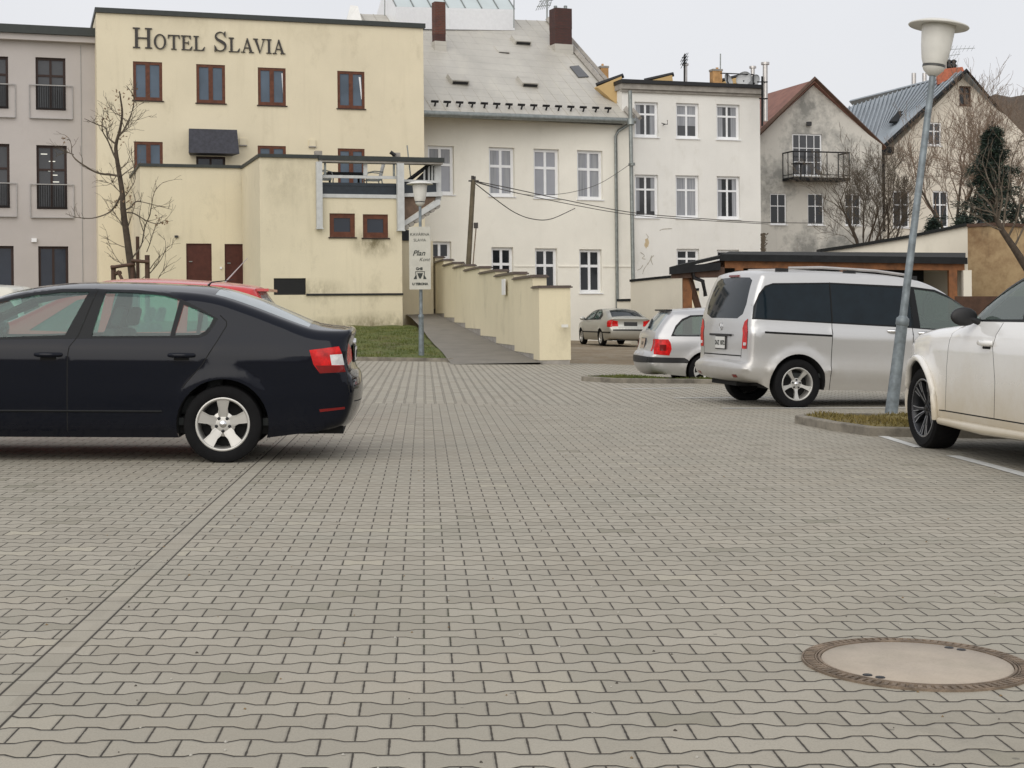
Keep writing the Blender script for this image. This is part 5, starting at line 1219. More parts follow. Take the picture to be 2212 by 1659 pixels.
mb = MB(); mb.box(((cp(1600, 0).x+cp(2085, 0).x)/2, Yf+4.2, 0.9), (cp(2085, 0).x-cp(1600, 0).x, 0.15, 3.4)); mb.build('shade_backing', M['black'], CP)  # black panel paints in the deep shade inside the carport
mb = MB(); mb.box((cp(2080, 0).x+0.05, Yf+2.2, 0.9), (0.12, 4.0, 3.1)); mb.build('side_wall', M['pale_wall'], CP)
mb = MB(); a = cp(2082, 0, 0.1); mb.box((a.x, a.y, 0.6), (0.22, 0.2, 3.3)); mb.build('end_pier', M['pale_wall'], CP)
# ================================================================ vehicles
def mat_paint(name, c, dirt=(0.30, 0.25, 0.18), dz=0.5, amt=0.3, metal=0.0, rough=0.3, dust=0.1, coat=0.6, spec=0.5):
    n = N(name); o = n.obj(); sp = n.n('SeparateXYZ', {0: o})
    f = n.noise(2.5, 6, 0.7, o); g = n.noise(60, 3, 0.7, o)
    h = n.M('ADD', sp.outputs[2], n.M('MULTIPLY', n.M('SUBTRACT', f, 0.5), 0.5))
    k = n.n('MapRange', {'Value': h, 'From Min': 0.2, 'From Max': dz+0.35, 'To Min': 1.0, 'To Max': 0.0}, interpolation_type='SMOOTHSTEP').outputs[0]
    k = n.M('ADD', n.M('MULTIPLY', k, amt), n.M('MULTIPLY', g, dust), clamp=True)
    col = n.mix(k, c, dirt)
    r = n.M('ADD', rough, n.M('MULTIPLY', k, 0.5))
    n.bsdf(col, r, metal, None, **{'Coat Weight': coat, 'Coat Roughness': 0.06, 'Specular IOR Level': spec}); return n.m
def mat_carglass(name, tint=(0.55, 0.80, 0.74), haze=0.16, hz=(0.16, 0.26, 0.24)):
    n = N(name); t = n.t
    tr = n.n('BsdfTransparent', {'Color': tint+(1,)}); gl = n.n('BsdfGlossy', {'Color': (1, 1, 1, 1), 'Roughness': 0.03}); df = n.n('BsdfDiffuse', {'Color': hz+(1,)})
    m1 = n.n('MixShader', {0: haze}); t.links.new(tr.outputs[0], m1.inputs[1]); t.links.new(df.outputs[0], m1.inputs[2])
    geo = n.n('NewGeometry'); dt = n.n('VectorMath', {0: geo.outputs['Normal'], 1: geo.outputs['Incoming']}, operation='DOT_PRODUCT').outputs['Value']
    fac = n.M('ADD', n.M('MULTIPLY', n.M('POWER', n.M('SUBTRACT', 1.0, n.M('ABSOLUTE', dt)), 5.0), 0.9), 0.05)
    m2 = n.n('MixShader', {0: fac}); t.links.new(m1.outputs[0], m2.inputs[1]); t.links.new(gl.outputs[0], m2.inputs[2])
    t.links.new(m2.outputs[0], n.out.inputs[0]); return n.m
M['glass_green'] = mat_carglass('car_glass')
M['glass_lit'] = mat_carglass('side_glass', (0.50, 0.66, 0.58), 0.35, (0.22, 0.28, 0.26))
M['glass_mid'] = mat_carglass('car_glass_tinted', (0.30, 0.42, 0.38), 0.3, (0.10, 0.14, 0.13))
M['glass_dark'] = mat_plain('privacy_glass', (0.006, 0.012, 0.017), 0.06, var=0.2, **{'Specular IOR Level': 0.28})
M['glass_rear'] = mat_plain('rear_glass', (0.26, 0.30, 0.31), 0.06, var=0.1, **{'Specular IOR Level': 1.0})  # pale base colour paints in the sky reflected by the glass
M['red_lens'] = mat_plain('red_lens', (0.50, 0.008, 0.008), 0.25, var=0.45, scale=14, **{'Specular IOR Level': 0.3})
M['dark_lens'] = mat_plain('dark_red_lens', (0.16, 0.006, 0.006), 0.15)
M['clear_lens'] = mat_plain('clear_lens', (0.60, 0.60, 0.60), 0.15, var=0.2, scale=20)
M['seam'] = mat_plain('panel_gap', (0.004, 0.004, 0.004), 0.9)
M['trim'] = mat_plain('window_trim', (0.006, 0.007, 0.008), 0.5, **{'Specular IOR Level': 0.25})
def lerp_tab(tab, x):
    if x <= tab[0][0]: return tab[0][1]
    for (a, b), (c, d) in zip(tab, tab[1:]):
        if x <= c: t = (x-a)/(c-a); return b+(d-b)*t
    return tab[-1][1]
def thick_line(pts, w):
    """closed thin polygon following a polyline"""
    P = [Vector(p) for p in pts]; L, R = [], []
    for i, p in enumerate(P):
        d = (P[min(i+1, len(P)-1)]-P[max(i-1, 0)]).normalized(); n_ = Vector((-d.y, d.x))*w/2
        L.append(tuple(p+n_)); R.append(tuple(p-n_))
    return L+R[::-1]
def wheel(root, x, y, R, w, rr, style, sgn, face='alloy'):
    """tyre mesh with rim, spokes and hub as its children; axis along y, sgn = outward side"""
    T = Matrix.Translation((x, y, R)) @ (Matrix.Rotation(-PI/2 if sgn > 0 else PI/2, 4, 'X'))
    h = w/2
    mb = MB(); pr = [(rr, -h*0.82), (rr+0.012, -h*0.92), (R-0.035, -h), (R-0.008, -h*0.86), (R, -h*0.6), (R, h*0.6), (R-0.008, h*0.86), (R-0.035, h), (rr+0.03, h*0.97), (rr+0.01, h*0.9), (rr, h*0.8)]
    mb.lathe(pr, 56, Mx=T)
    for k in (-0.35, 0, 0.35): pass
    ty = mb.build('wheel', M['rubber'], root, auto=0.7)
    mb = MB(); mb.lathe([(rr+0.004, h*0.86), (rr-0.006, h*0.9), (rr-0.016, h*0.84), (rr-0.022, h*0.3), (rr-0.03, -h*0.5)], 56, Mx=T)
    rim = mb.build('rim', M['alloy'] if face == 'alloy' else M['alloydark'], ty)
    mb = MB(); mb.lathe([(0.001, -h*0.25), (rr*0.62, -h*0.25), (rr*0.95, -h*0.45)], 40, Mx=T); mb.build('brake_disc', M['under'], ty)
    mb = MB()
    def spoke(poly, y0, y1, th, a, mb=mb):
        ca, sa = math.cos(a), math.sin(a); r0 = min(p[0] for p in poly); r1 = max(p[0] for p in poly)
        top = []; bot = []
        for (r, t) in poly:
            yy = y0+(y1-y0)*((r-r0)/(r1-r0+1e-9))
            v = Vector((r*ca-t*sa, r*sa+t*ca, yy)); top.append(T @ v); bot.append(T @ (v-Vector((0, 0, th))))
        n_ = len(poly); mb.add(top+bot, [tuple(range(n_)), tuple(reversed(range(n_, 2*n_)))]+[(i, (i+1) % n_, n_+(i+1) % n_, n_+i) for i in range(n_)])
    if style == 'blade':
        for k in range(5):
            a = PI/2+PI+2*PI*k/5
            spoke([(0.04, -0.03), (0.09, -0.042), (rr*0.6, -rr*0.165), (rr*0.985, -rr*0.25), (rr*0.985, rr*0.25), (rr*0.6, rr*0.165), (0.09, 0.042), (0.04, 0.03)], h*0.55, h*0.80, 0.03, a)
            spoke([(0.05, -0.022), (rr*0.98, -rr*0.25), (rr*0.98, -rr*0.21)], h*0.56+0.006, h*0.80+0.005, 0.02, a)
            spoke([(0.05, 0.022), (rr*0.98, rr*0.21), (rr*0.98, rr*0.25)], h*0.56+0.006, h*0.80+0.005, 0.02, a)
        mb.lathe([(0.001, h*0.60), (0.03, h*0.60), (0.085, h*0.56), (0.10, h*0.50)], 30, Mx=T)
    elif style == 'five':
        for k in range(5):
            a = PI/2+PI+2*PI*k/5
            spoke([(0.04, -0.03), (rr*0.5, -rr*0.085), (rr*0.8, -rr*0.13), (rr*0.985, -rr*0.20), (rr*0.985, rr*0.20), (rr*0.8, rr*0.13), (rr*0.5, rr*0.085), (0.04, 0.03)], h*0.45, h*0.80, 0.035, a)
        mb.lathe([(0.001, h*0.55), (0.035, h*0.55), (0.08, h*0.48)], 30, Mx=T)
    else:
        for k in range(5):
            for da in (-0.2, 0.2):
                a = PI/2+2*PI*k/5+da
                spoke([(0.03, -0.012), (rr*0.6, -0.016), (rr*0.985, -0.03+da*0.05), (rr*0.985, 0.03+da*0.05), (rr*0.6, 0.016), (0.03, 0.012)], h*0.5, h*0.8, 0.03, a+0)
        mb.lathe([(0.001, h*0.55), (0.035, h*0.55), (0.08, h*0.48)], 30, Mx=T)
    mb.build('spokes', M['alloy'] if face == 'alloy' else M['alloydark'], rim)
    if style == 'multi':
        mb2 = MB()
        for k in range(5):
            for da in (-0.2, 0.2):
                a = PI/2+2*PI*k/5+da
                spoke([(0.06, -0.004), (rr*0.6, -0.016), (rr*0.6, -0.010), (0.06, 0.002)], h*0.5+0.004, h*0.68+0.004, 0.004, a, mb2)
                spoke([(rr*0.6, -0.016), (rr*0.975, -0.03+da*0.05), (rr*0.975, -0.022+da*0.05), (rr*0.6, -0.010)], h*0.68+0.004, h*0.8+0.004, 0.004, a, mb2)
                spoke([(rr*0.6, 0.010), (rr*0.975, 0.022+da*0.05), (rr*0.975, 0.03+da*0.05), (rr*0.6, 0.016)], h*0.68+0.004, h*0.8+0.004, 0.004, a, mb2)
        mb2.lathe([(rr-0.012, h*0.87), (rr-0.004, h*0.895), (rr+0.002, h*0.88)], 56, Mx=T)
        mb2.build('machined_edge', M['alloyedge'], rim)
    mb = MB(); nb = 5
    for k in range(nb):
        a = PI/2+2*PI*k/nb
        mb.lathe([(0.0001, h*0.60), (0.013, h*0.60), (0.014, h*0.575)], 10, Mx=T @ Matrix.Translation((0.056*math.cos(a), 0.056*math.sin(a), 0.003)))
    mb.build('wheel_bolts', M['black'], rim)
    mb = MB(); mb.lathe([(0.0001, h*0.60+0.006), (0.028, h*0.60+0.004), (0.031, h*0.58)], 24, Mx=T); mb.build('hub_cap', M['chrome'] if face == 'alloy' else M['black'], rim)
def car(S, name, loc, fwd, pitch=0.0, **kw):
    """S: dict spec.  local x from rear bumper forward, y left, z up"""
    yaw = math.atan2(fwd[1], fwd[0])
    # tilt with the ground plane (z = -0.02 X)
    gx, gy = -0.02, 0.0
    f3 = Vector((math.cos(yaw), math.sin(yaw), gx*math.cos(yaw)+pitch)).normalized()
    l3 = Vector((-math.sin(yaw), math.cos(yaw), gx*-math.sin(yaw)))
    l3 = (l3-f3*l3.dot(f3)).normalized(); u3 = f3.cross(l3)
    root = empty(name, loc, Matrix((f3, l3, u3)).transposed().to_euler(), **kw)
    paint = S['paint']; xr, xf, R = S['xr'], S['xf'], S['R']; ra, zs, L = S['ra'], S['zs'], S['L']
    step = S.get('step', 0.085)
    rail = catmull([(a, b, c) for a, b, c in S['rail']], 7)
    RP = [Vector((p[0], p[1])) for p in rail]; s_of = [0.0]
    for a, b in zip(RP, RP[1:]): s_of.append(s_of[-1]+(b-a).length)
    ST = s_of[-1]; rnd_r = S.get('round', 0.075)
    def railat(s):
        s = max(0, min(ST, s)); lo = 0
        for i in range(len(s_of)-1):
            if s <= s_of[i+1]+1e-9: lo = i; break
        t = (s-s_of[lo])/max(1e-9, s_of[lo+1]-s_of[lo]); t = max(0, min(1, t))
        p = RP[lo].lerp(RP[lo+1], t); c = rail[lo][2]+(rail[lo+1][2]-rail[lo][2])*t
        def nrm(i):
            d = RP[min(i+1, len(RP)-1)]-RP[max(i-1, 0)]; return Vector((-d.y, d.x)).normalized()
        n_ = nrm(lo).lerp(nrm(lo+1), t).normalized()
        return p, n_, c
    def Sof(x, z):
        v = Vector((x, z)); i = min(range(len(RP)), key=lambda k: (RP[k]-v).length)
        best = s_of[i]; bd = (RP[i]-v).length
        for k in (i-1, i):
            if 0 <= k < len(RP)-1:
                d = RP[k+1]-RP[k]; t = max(0, min(1, (v-RP[k]).dot(d)/max(1e-12, d.length_squared))); q = RP[k]+d*t
                if (q-v).length <= bd: bd = (q-v).length; best = s_of[k]+t*d.length
        return best
    def raild(x, z):
        v = Vector((x, z)); bd = 9
        for k in range(len(RP)-1):
            a = RP[k]
            if abs(a.x-x) > 0.6 or abs(a.y-z) > 0.6: continue
            d = RP[k+1]-a; t = max(0, min(1, (v-a).dot(d)/max(1e-12, d.length_squared))); bd = min(bd, (a+d*t-v).length)
        return bd
    def Wb(x, z):
        w = lerp_tab(S['wz'], z)+lerp_tab(S['wx'], x)*1.0
        for cx in (xr, xf):
            d = math.hypot(x-cx, z-R); k = max(0, 1-(d-ra)/0.13) if d > ra-0.01 else 1
            w += S.get('flare', 0.018)*k*k*(3-2*k) if z > 0.2 else 0
        return w
    def W(x, z, d=None):
        d = raild(x, z) if d is None else d
        w = Wb(x, z); r = rnd_r
        if d < r: w -= r*(1-math.sqrt(max(0, 1-(1-d/r)**2)))
        return w
    # side domain
    bot = []
    x_end = RP[-1].x; z_end = RP[-1].y
    def arc(cx):
        out = []; a0 = math.asin(max(-1, min(1, (zs-R)/ra)))
        for k in range(25): a = a0+(PI-2*a0)*k/24; out.append((cx+ra*math.cos(a), R+ra*math.sin(a)))
        return out
    if z_end < zs: pass
    bot += arc(xf)+arc(xr)
    outline = [tuple(p) for p in RP]+resample(bot, step, False)
    # subdivide closing bits
    outline = resample(outline, step*1.3)
    loops = [outline]; feats = []
    for ft in S['side']:
        poly = resample(ft['poly'], step*0.8); loops.append(poly); feats.append((ft, ft['poly']))
    xs0 = min(p[0] for p in outline); xs1 = max(p[0] for p in outline); st = []
    for k in range(len(RP)):
        d = RP[min(k+1, len(RP)-1)]-RP[max(k-1, 0)]; nn_ = Vector((d.y, -d.x)).normalized()
        for q in (0.06, 0.2, 0.42, 0.7, 1.05):
            p = RP[k]+nn_*rnd_r*q
            if inside(tuple(p), outline): st.append(tuple(p))
    x = xs0
    i = 0
    while x < xs1:
        z = 0.1; j = 0
        while z < 2.1:
            p = (x+(0.5*step if j % 2 else 0), z)
            if inside(p, outline) and raild(*p) > rnd_r*1.1: st.append(p)
            z += step*0.8; j += 1
        x += step
    for cx in (xr, xf):
        for q in (0.03, 0.07, 0.12):
            for k in range(23):
                a = PI*k/22; p = (cx+(ra+q)*math.cos(a), R+(ra+q)*math.sin(a))
                if inside(p, outline): st.append(p)
    vs, ts = cdt(loops, st)
    groups = {}   # (key, sign) -> MB
    def G(key, sign, mat): 
        k = (key, sign)
        if k not in groups: groups[k] = (MB(), [])
        g = groups[k]
        if mat not in g[1]: g[1].append(mat)
        return g[0], g[1].index(mat)
    wd = [raild(*v) for v in vs]
    cls = {}
    for t in ts:
        c = (sum(vs[i][0] for i in t)/3, sum(vs[i][1] for i in t)/3)
        if not inside(c, outline): continue
        key = None
        for ft, poly in feats:
            if inside(c, poly): key = ft; break
        cls.setdefault(id(key) if key else 0, (key, []))[1].append(t)
    for sgn in (1, -1):
        for _, (ft, tris) in cls.items():
            mat = ft['mat'] if ft else paint; nm = ft.get('part', 'body') if ft else 'body'; off = ft.get('off', 0) if ft else 0
            mb, mi = G(nm if nm != 'body' else 'body', sgn if nm != 'body' else 0, mat)
            if ft and ft.get('only') and ft['only'] != sgn: mat = paint
            used = sorted({i for t in tris for i in t}); ix = {v: k for k, v in enumerate(used)}
            P3 = [Vector((vs[i][0], sgn*(W(vs[i][0], vs[i][1], wd[i])+off), vs[i][1])) for i in used]
            mb.add(P3, [tuple(ix[i] for i in (t if sgn > 0 else t[::-1])) for t in tris], mi, True)
    # ribbon
    tn = S.get('tn', 9); rl = [(s_, -1.0) for s_ in s_of]
    dom = [(s_, -1.0) for s_ in s_of]+[(ST, -1+2*k/tn) for k in range(1, tn)]+[(s_, 1.0) for s_ in reversed(s_of)]+[(0, 1-2*k/tn) for k in range(1, tn)]
    loops = [dom]; rf = []
    for ft in S['top']:
        pl = [(Sof(*p[0]) if isinstance(p[0], tuple) else p[0], p[1]) for p in ft['poly']]
        # subdivide
        loops.append(resample(pl, 0.09)); rf.append((ft, pl))
        if ft.get('mirror'):
            pm = [(a, -b) for a, b in pl][::-1]; loops.append(resample(pm, 0.09)); rf.append((ft, pm))
    st = []
    for k, s_ in enumerate(s_of):
        if k in (0, len(s_of)-1): continue
        for j in range(1, 2*tn): st.append((s_, -1+j/tn))
        for q in (0.985, 0.96, 0.93): st += [(s_, q), (s_, -q)]
    vs2, ts2 = cdt(loops, st)
    pw = S.get('pw', 2.2)
    cache = []
    for (s_, t_) in vs2:
        p, n_, c = railat(s_); wr = W(p.x, p.y, 0.0); q = p+n_*c*(1-abs(t_)**pw)
        cache.append((q.x, t_*wr, q.y, n_))
    cl2 = {}
    for t in ts2:
        c = (sum(vs2[i][0] for i in t)/3, sum(vs2[i][1] for i in t)/3)
        if abs(c[1]) > 1 or c[0] < 0 or c[0] > ST: continue
        key = None
        for ft, poly in rf:
            if inside(c, poly): key = ft; break
        sg = 0
        if key is not None and key.get('mirror'): sg = 1 if c[1] > 0 else -1
        cl2.setdefault((id(key) if key else 0, sg), (key, []))[1].append(t)
    for (_, sg), (ft, tris) in cl2.items():
        mat = ft['mat'] if ft else paint; nm = ft.get('part', 'body') if ft else 'body'; off = ft.get('off', 0) if ft else 0
        mb, mi = G(nm, sg if nm != 'body' else 0, mat)
        used = sorted({i for t in tris for i in t}); ix = {v: k for k, v in enumerate(used)}
        P3 = [Vector((cache[i][0]+cache[i][3].x*off, cache[i][1], cache[i][2]+cache[i][3].y*off)) for i in used]
        mb.add(P3, [tuple(ix[i] for i in t) for t in tris], mi, True)
    parts = {}
    for (nm, sg), (mb, mats) in sorted(groups.items(), key=lambda k: (k[0][0] != 'body', k[0][0], k[0][1])):
        o = mb.build(nm, mats, root, auto=0.6, merge=True); parts[(nm, sg)] = o
    # underbody, wheel wells, wheels
    mb = MB(); zb = zs+0.015; w_ = 0.72
    mb.box(((L)/2, 0, zb+0.05), (L-0.7, 2*w_-0.0, 0.08)); 
    mb.box((xr, 0, R), (0.12, 1.3, 0.12)); mb.box((xf, 0, R), (0.12, 1.3, 0.12)); mb.box((0.45, 0.1, zb+0.08), (0.6, 0.9, 0.16)); mb.build('underbody', M['under'], root)
    mb = MB()
    for cx in (xr, xf):
        for sgn in (1, -1):
            n_ = 20; a0 = math.asin(max(-1, min(1, (zs-R)/ra))); vsx = []
            for k in range(n_+1):
                a = a0+(PI-2*a0)*k/n_; px_, pz_ = cx+(ra-0.001)*math.cos(a), R+(ra-0.001)*math.sin(a)
                wv = W(px_, pz_, raild(px_, pz_))-0.004; vsx += [(px_, sgn*wv, pz_), (px_, sgn*0.5, pz_)]
            mb = MB(); mb.add(vsx, [(2*k, 2*k+2, 2*k+3, 2*k+1) for k in range(n_)], 0, True)
            mb.add([vsx[2*k+1] for k in range(n_+1)], [tuple(range(n_+1))])
            mb.build('wheel_well', M['under'], root, merge=True)
    for cx in (xr, xf):
        for sgn in (1, -1):
            yw = Wb(cx, R+ra)-S['tw']/2-S.get('inset', 0.02)-0.012
            wheel(root, cx, sgn*yw, R, S['tw'], S['rr'], S['style'], sgn, S.get('face', 'alloy'))
    S['_W'] = W; S['_rail'] = railat; S['_S'] = Sof
    def top_point(x, z, t, off=0.0):
        p, n_, c = railat(Sof(x, z)); q = p+n_*(c*(1-abs(t)**pw)+off); return Vector((q.x, t*W(p.x, p.y, 0), q.y)), n_
    root_fn = dict(root=root, W=W, tp=top_point, parts=parts)
    return root_fn
def handle(cr_, x, z, L=0.2, mat=None, h=0.028, signs=(1, -1)):
    mat = mat or cr_['root']
    for sg in signs:
        y = cr_['W'](x, z); mb = MB()
        P = [(-L/2, 0.0), (-L/2+0.03, 0.03), (0, 0.042), (L/2-0.03, 0.03), (L/2, 0.0)]
        mb.tube([Vector((x+a, sg*(y+b+0.002), z)) for a, b in P], [h*0.5, h*0.55, h*0.6, h*0.55, h*0.45], 8); mb.build('door_handle', mat, cr_['root'])
        mb = MB(); mb.tube([Vector((x-L*0.3, sg*(y+0.002), z-h*0.9)), Vector((x+L*0.3, sg*(y+0.002), z-h*0.9))], [0.012, 0.012], 6); mb.build('handle_recess', M['seam'], cr_['root'])
def plate(cr_, x, z, t, w=0.5, h=0.11, txt='', off=0.012, holder=True, size=0.085, col=None):
    p, n_ = cr_['tp'](x, z, t); out = Vector((n_.x, 0, n_.y)); upv = Vector((-n_.y, 0, n_.x)); upv = upv if upv.z > 0 else -upv
    side = upv.cross(out).normalized(); rt = Matrix((side, out, upv)).transposed()
    mb = MB(); mb.box(p+out*off, (w+0.03, 0.012, h+0.03), 0, rt); hd = mb.build('plate_holder', M['black'], cr_['root'])
    mb = MB(); mb.box(p+out*(off+0.009), (w, 0.006, h), 0, rt); pl = mb.build('number_plate', col or M['plate'], cr_['root'])
    if txt:
        q = p+out*(off+0.0125); me = text_obj(txt, size, (0, 0, 0), M['signtext'], pl, rot=(0, 0, 0), off=0.003)
        me.data.transform(Matrix.Translation(q-upv*size*0.36) @ Matrix((side if side.dot(Vector((0, -1, 0))) > 0 else side, upv, out)).transposed().to_4x4())
def seat(root, x, y, z=0.35, h=0.62, name='seat'):
    mb = MB(); mb.box((x, y, z+0.08), (0.5, 0.48, 0.16), 0, None, 0.95)
    rt = Matrix.Rotation(-0.3, 3, 'Y'); mb.box(Vector((x-0.28, y, z+0.38)), (0.12, 0.46, h), 0, rt, 0.86)
    o = mb.build(name, M['seat'], root); bv = o.modifiers.new('b', 'BEVEL'); bv.width = 0.04; bv.segments = 3
    mb = MB(); mb.box(Vector((x-0.42, y, z+0.80)), (0.09, 0.26, 0.17), 0, rt, 0.85); o = mb.build('headrest', M['seat'], root); bv = o.modifiers.new('b', 'BEVEL'); bv.width = 0.035; bv.segments = 3
def mirror(cr_, x, z, paint, sc_=1.0, up=None):
    for sg in (1, -1):
        y = cr_['W'](x, z); c = Vector((x, sg*(y+0.13*sc_), z+0.05*sc_)); bm = bmesh.new(); bmesh.ops.create_uvsphere(bm, u_segments=20, v_segments=12, radius=1)
        for v in bm.verts:
            k = 1 if v.co.x > 0 else 0.35
            v.co = Vector((v.co.x*0.075*k, v.co.y*0.115, v.co.z*0.078))*sc_+c
        me = bpy.data.meshes.new('mirror'); bm.to_mesh(me); bm.free(); me.materials.append(paint)
        for p in me.polygons: p.use_smooth = True
        o = bpy.data.objects.new('wing_mirror', me); C.objects.link(o); o.parent = cr_['root']
        mb = MB(); mb.tube([Vector((x, sg*(y-0.02), z)), c], [0.03, 0.025], 8); mb.build('mirror_arm', M['black'], o)
# ---------------------------------------------------------------- black saloon
def ox(p): return ((780-p[0])/265.0, (1002-p[1])/265.0)
def O(*pts): return [ox(p) for p in pts]
P_black = mat_paint('black_car_paint', (0.0025, 0.004, 0.009), (0.05, 0.045, 0.04), 0.12, 0.08, 0.0, 0.07, 0.004, 0.0, 0.27)
octa_rail = [(0.26, 0.27, 0.03), (0.15, 0.31, 0.05), (0.09, 0.42, 0.06), (0.06, 0.56, 0.06), (0.07, 0.68, 0.06), (0.10, 0.74, 0.05), (0.12, 0.84, 0.04), (0.115, 0.96, 0.03), (0.085, 1.055, 0.02), (0.10, 1.092, 0.02), (0.15, 1.086, 0.035), (0.28, 1.085, 0.045), (0.42, 1.10, 0.055), (0.62, 1.165, 0.07), (0.92, 1.275, 0.08), (1.20, 1.36, 0.075), (1.50, 1.395, 0.065), (2.05, 1.415, 0.06), (2.5, 1.41, 0.05), (2.9, 1.34, 0.05), (3.3, 1.17, 0.05), (3.62, 1.02, 0.05), (3.8, 0.97, 0.05), (4.2, 0.90, 0.05), (4.5, 0.78, 0.06), (4.6, 0.65, 0.06), (4.62, 0.45, 0.05), (4.58, 0.28, 0.03), (4.5, 0.2, 0.02)]
octa = dict(L=4.67, xr=1.115, xf=3.80, R=0.316, ra=0.37, zs=0.205, tw=0.205, rr=0.215, style='blade', inset=0.015, round=0.085, flare=0.009,
    rail=octa_rail, wz=[(0.15, 0.80), (0.3, 0.865), (0.55, 0.895), (0.80, 0.905), (0.925, 0.905), (0.94, 0.895), (1.02, 0.85), (1.15, 0.79), (1.3, 0.72), (1.42, 0.66)],
    wx=[(0, -0.115), (0.1, -0.075), (0.25, -0.04), (0.6, -0.012), (1.1, 0), (3.6, 0), (4.2, -0.03), (4.5, -0.10), (4.67, -0.2)], paint=P_black, step=0.08)
win_f = O((190, 636), (149, 729.5), (0, 735.5), (-60, 736)) + [(3.3, 1.005), (3.42, 1.04), (3.2, 1.16), (2.95, 1.262)] + O((0, 662), (70, 646), (131, 637.5))
win_r = O((226, 635.5), (289, 637), (350, 643), (385, 652), (370, 729), (205, 731))
win_q = O((395, 662), (429, 675), (460, 690), (452, 709), (443, 719), (432, 726.5), (380, 728))
trim_all = O((229, 630), (289, 630.5), (355, 637), (400, 655), (436, 672), (470, 691), (460, 710), (448, 726), (432, 732.5), (200, 736), (-60, 741)) + [(3.3, 0.985), (3.46, 1.03), (3.2, 1.185), (2.95, 1.285)] + O((0, 655), (70, 639), (131, 630), (200, 629))
seam_w = 0.009
door_f = O((208, 633), (177, 731), (161, 754), (158, 775), (157, 930))+[(3.42, 0.27), (3.46, 0.6), (3.5, 0.98)]+O((-60, 741), (0, 655), (70, 640), (131, 631))
door_r = O((208, 632), (290, 630), (360, 638), (430, 668), (474, 684), (488, 697), (489, 706), (470, 741), (440, 791), (408, 828), (397, 850), (396, 870), (398, 930), (157, 930), (158, 775), (161, 754), (177, 731))
octa['side'] = [
    dict(poly=thick_line(O((208, 632), (177, 731), (161, 754), (158, 775), (157, 935)), seam_w), mat=M['seam']),
    dict(poly=thick_line(O((474, 684), (488, 697), (489, 706), (470, 741), (440, 791), (408, 828), (400, 840)), seam_w), mat=M['seam']),
    dict(poly=thick_line([(3.45, 0.25), (3.47, 0.6), (3.52, 0.98)], seam_w), mat=M['seam']),
    dict(poly=thick_line(O((748, 806), (752, 835), (757, 858)), 0.007), mat=M['seam']),
    dict(poly=win_f, mat=M['glass_green'], part='front_side_window', off=-0.008), dict(poly=win_r, mat=M['glass_green'], part='rear_side_window', off=-0.008), dict(poly=win_q, mat=M['glass_green'], part='quarter_window', off=-0.008),
    dict(poly=trim_all, mat=M['trim'], part='window_trim', off=0.001),
    dict(poly=O((681, 790), (742, 790), (746, 804), (691, 807)), mat=M['dark_lens'], part='tail_light', off=0.003),
    dict(poly=O((668, 757), (731, 748.5), (738, 765), (712, 767), (716, 789), (741, 789), (746, 804), (691, 807), (677, 788)), mat=M['red_lens'], part='tail_light', off=0.003),
    dict(poly=O((712, 767), (738, 765), (743, 789), (716, 789)), mat=M['clear_lens'], part='reversing_lens', off=0.003),
    dict(poly=O((690, 885), (745, 880), (745, 885), (692, 891)), mat=M['dark_lens'], part='reflector', off=0.003),
    dict(poly=door_f, mat=P_black, part='front_door'), dict(poly=door_r, mat=P_black, part='rear_door')]
octa['top'] = [
    dict(poly=[((0.44, 1.105), -0.95), ((0.44, 1.105), 0.95), ((1.22, 1.36), 0.95), ((1.22, 1.36), -0.95)], mat=M['glass_rear'], part='rear_window', off=-0.002),
    dict(poly=[((2.72, 1.38), -0.93), ((2.72, 1.38), 0.93), ((3.6, 1.03), 0.95), ((3.6, 1.03), -0.95)], mat=M['glass_green'], part='windscreen', off=-0.002),
    dict(poly=[((0.105, 0.80), 0.99), ((0.12, 0.83), 0.5), ((0.12, 0.92), 0.5), ((0.11, 0.98), 0.99)], mat=M['red_lens'], part='tail_light', mirror=True),
    dict(poly=thick_line([(0.33, -0.93), (0.33, 0.93)], 0.01), mat=M['seam']),
    dict(poly=[((4.55, 0.72), 0.5), ((4.55, 0.72), 0.97), ((4.45, 0.82), 0.97), ((4.45, 0.82), 0.55)], mat=M['clear_lens'], part='headlight', mirror=True)]
ob = on_ground(480, 1001)
fw = (-math.cos(math.radians(4.6)), -math.sin(math.radians(4.6)))
def place(wheel_pt, xr, halfw, fw, sidesign):
    """root position so that the given side's rear wheel face sits over wheel_pt"""
    f = Vector((fw[0], fw[1], 0)).normalized(); l = Vector((-f.y, f.x, 0))
    p = Vector(wheel_pt)-f*xr-l*halfw*sidesign; p.z = gz(p.x, p.y); return p
pos = place(ob, 1.115, 0.87, fw, 1)
cO = car(octa, 'black_saloon', pos, fw, label='black saloon car parked side on in the left foreground', cat='car')
handle(cO, *ox((118, 771)), mat=P_black, h=0.034); handle(cO, *ox((397, 770)), mat=P_black, h=0.034)
for y in (0.36, -0.36): seat(cO['root'], 2.45, y, 0.38, 0.66)
for y in (0.42, -0.42, 0.0): seat(cO['root'], 1.45, y, 0.38, 0.60)
mb = MB(); mb.box((0.80, 0, 0.98), (0.62, 1.3, 0.03)); mb.build('parcel_shelf', M['seat'], cO['root'])
mb = MB(); mb.box((2.2, 0, 0.33), (3.2, 1.5, 0.06)); mb.box((3.25, 0, 0.88), (0.35, 1.42, 0.22)); mb.build('dashboard', M['seat'], cO['root'])
mb = MB()
T_ = Matrix.Translation((2.98, 0.36, 0.93)) @ Matrix.Rotation(-1.15, 4, 'Y')
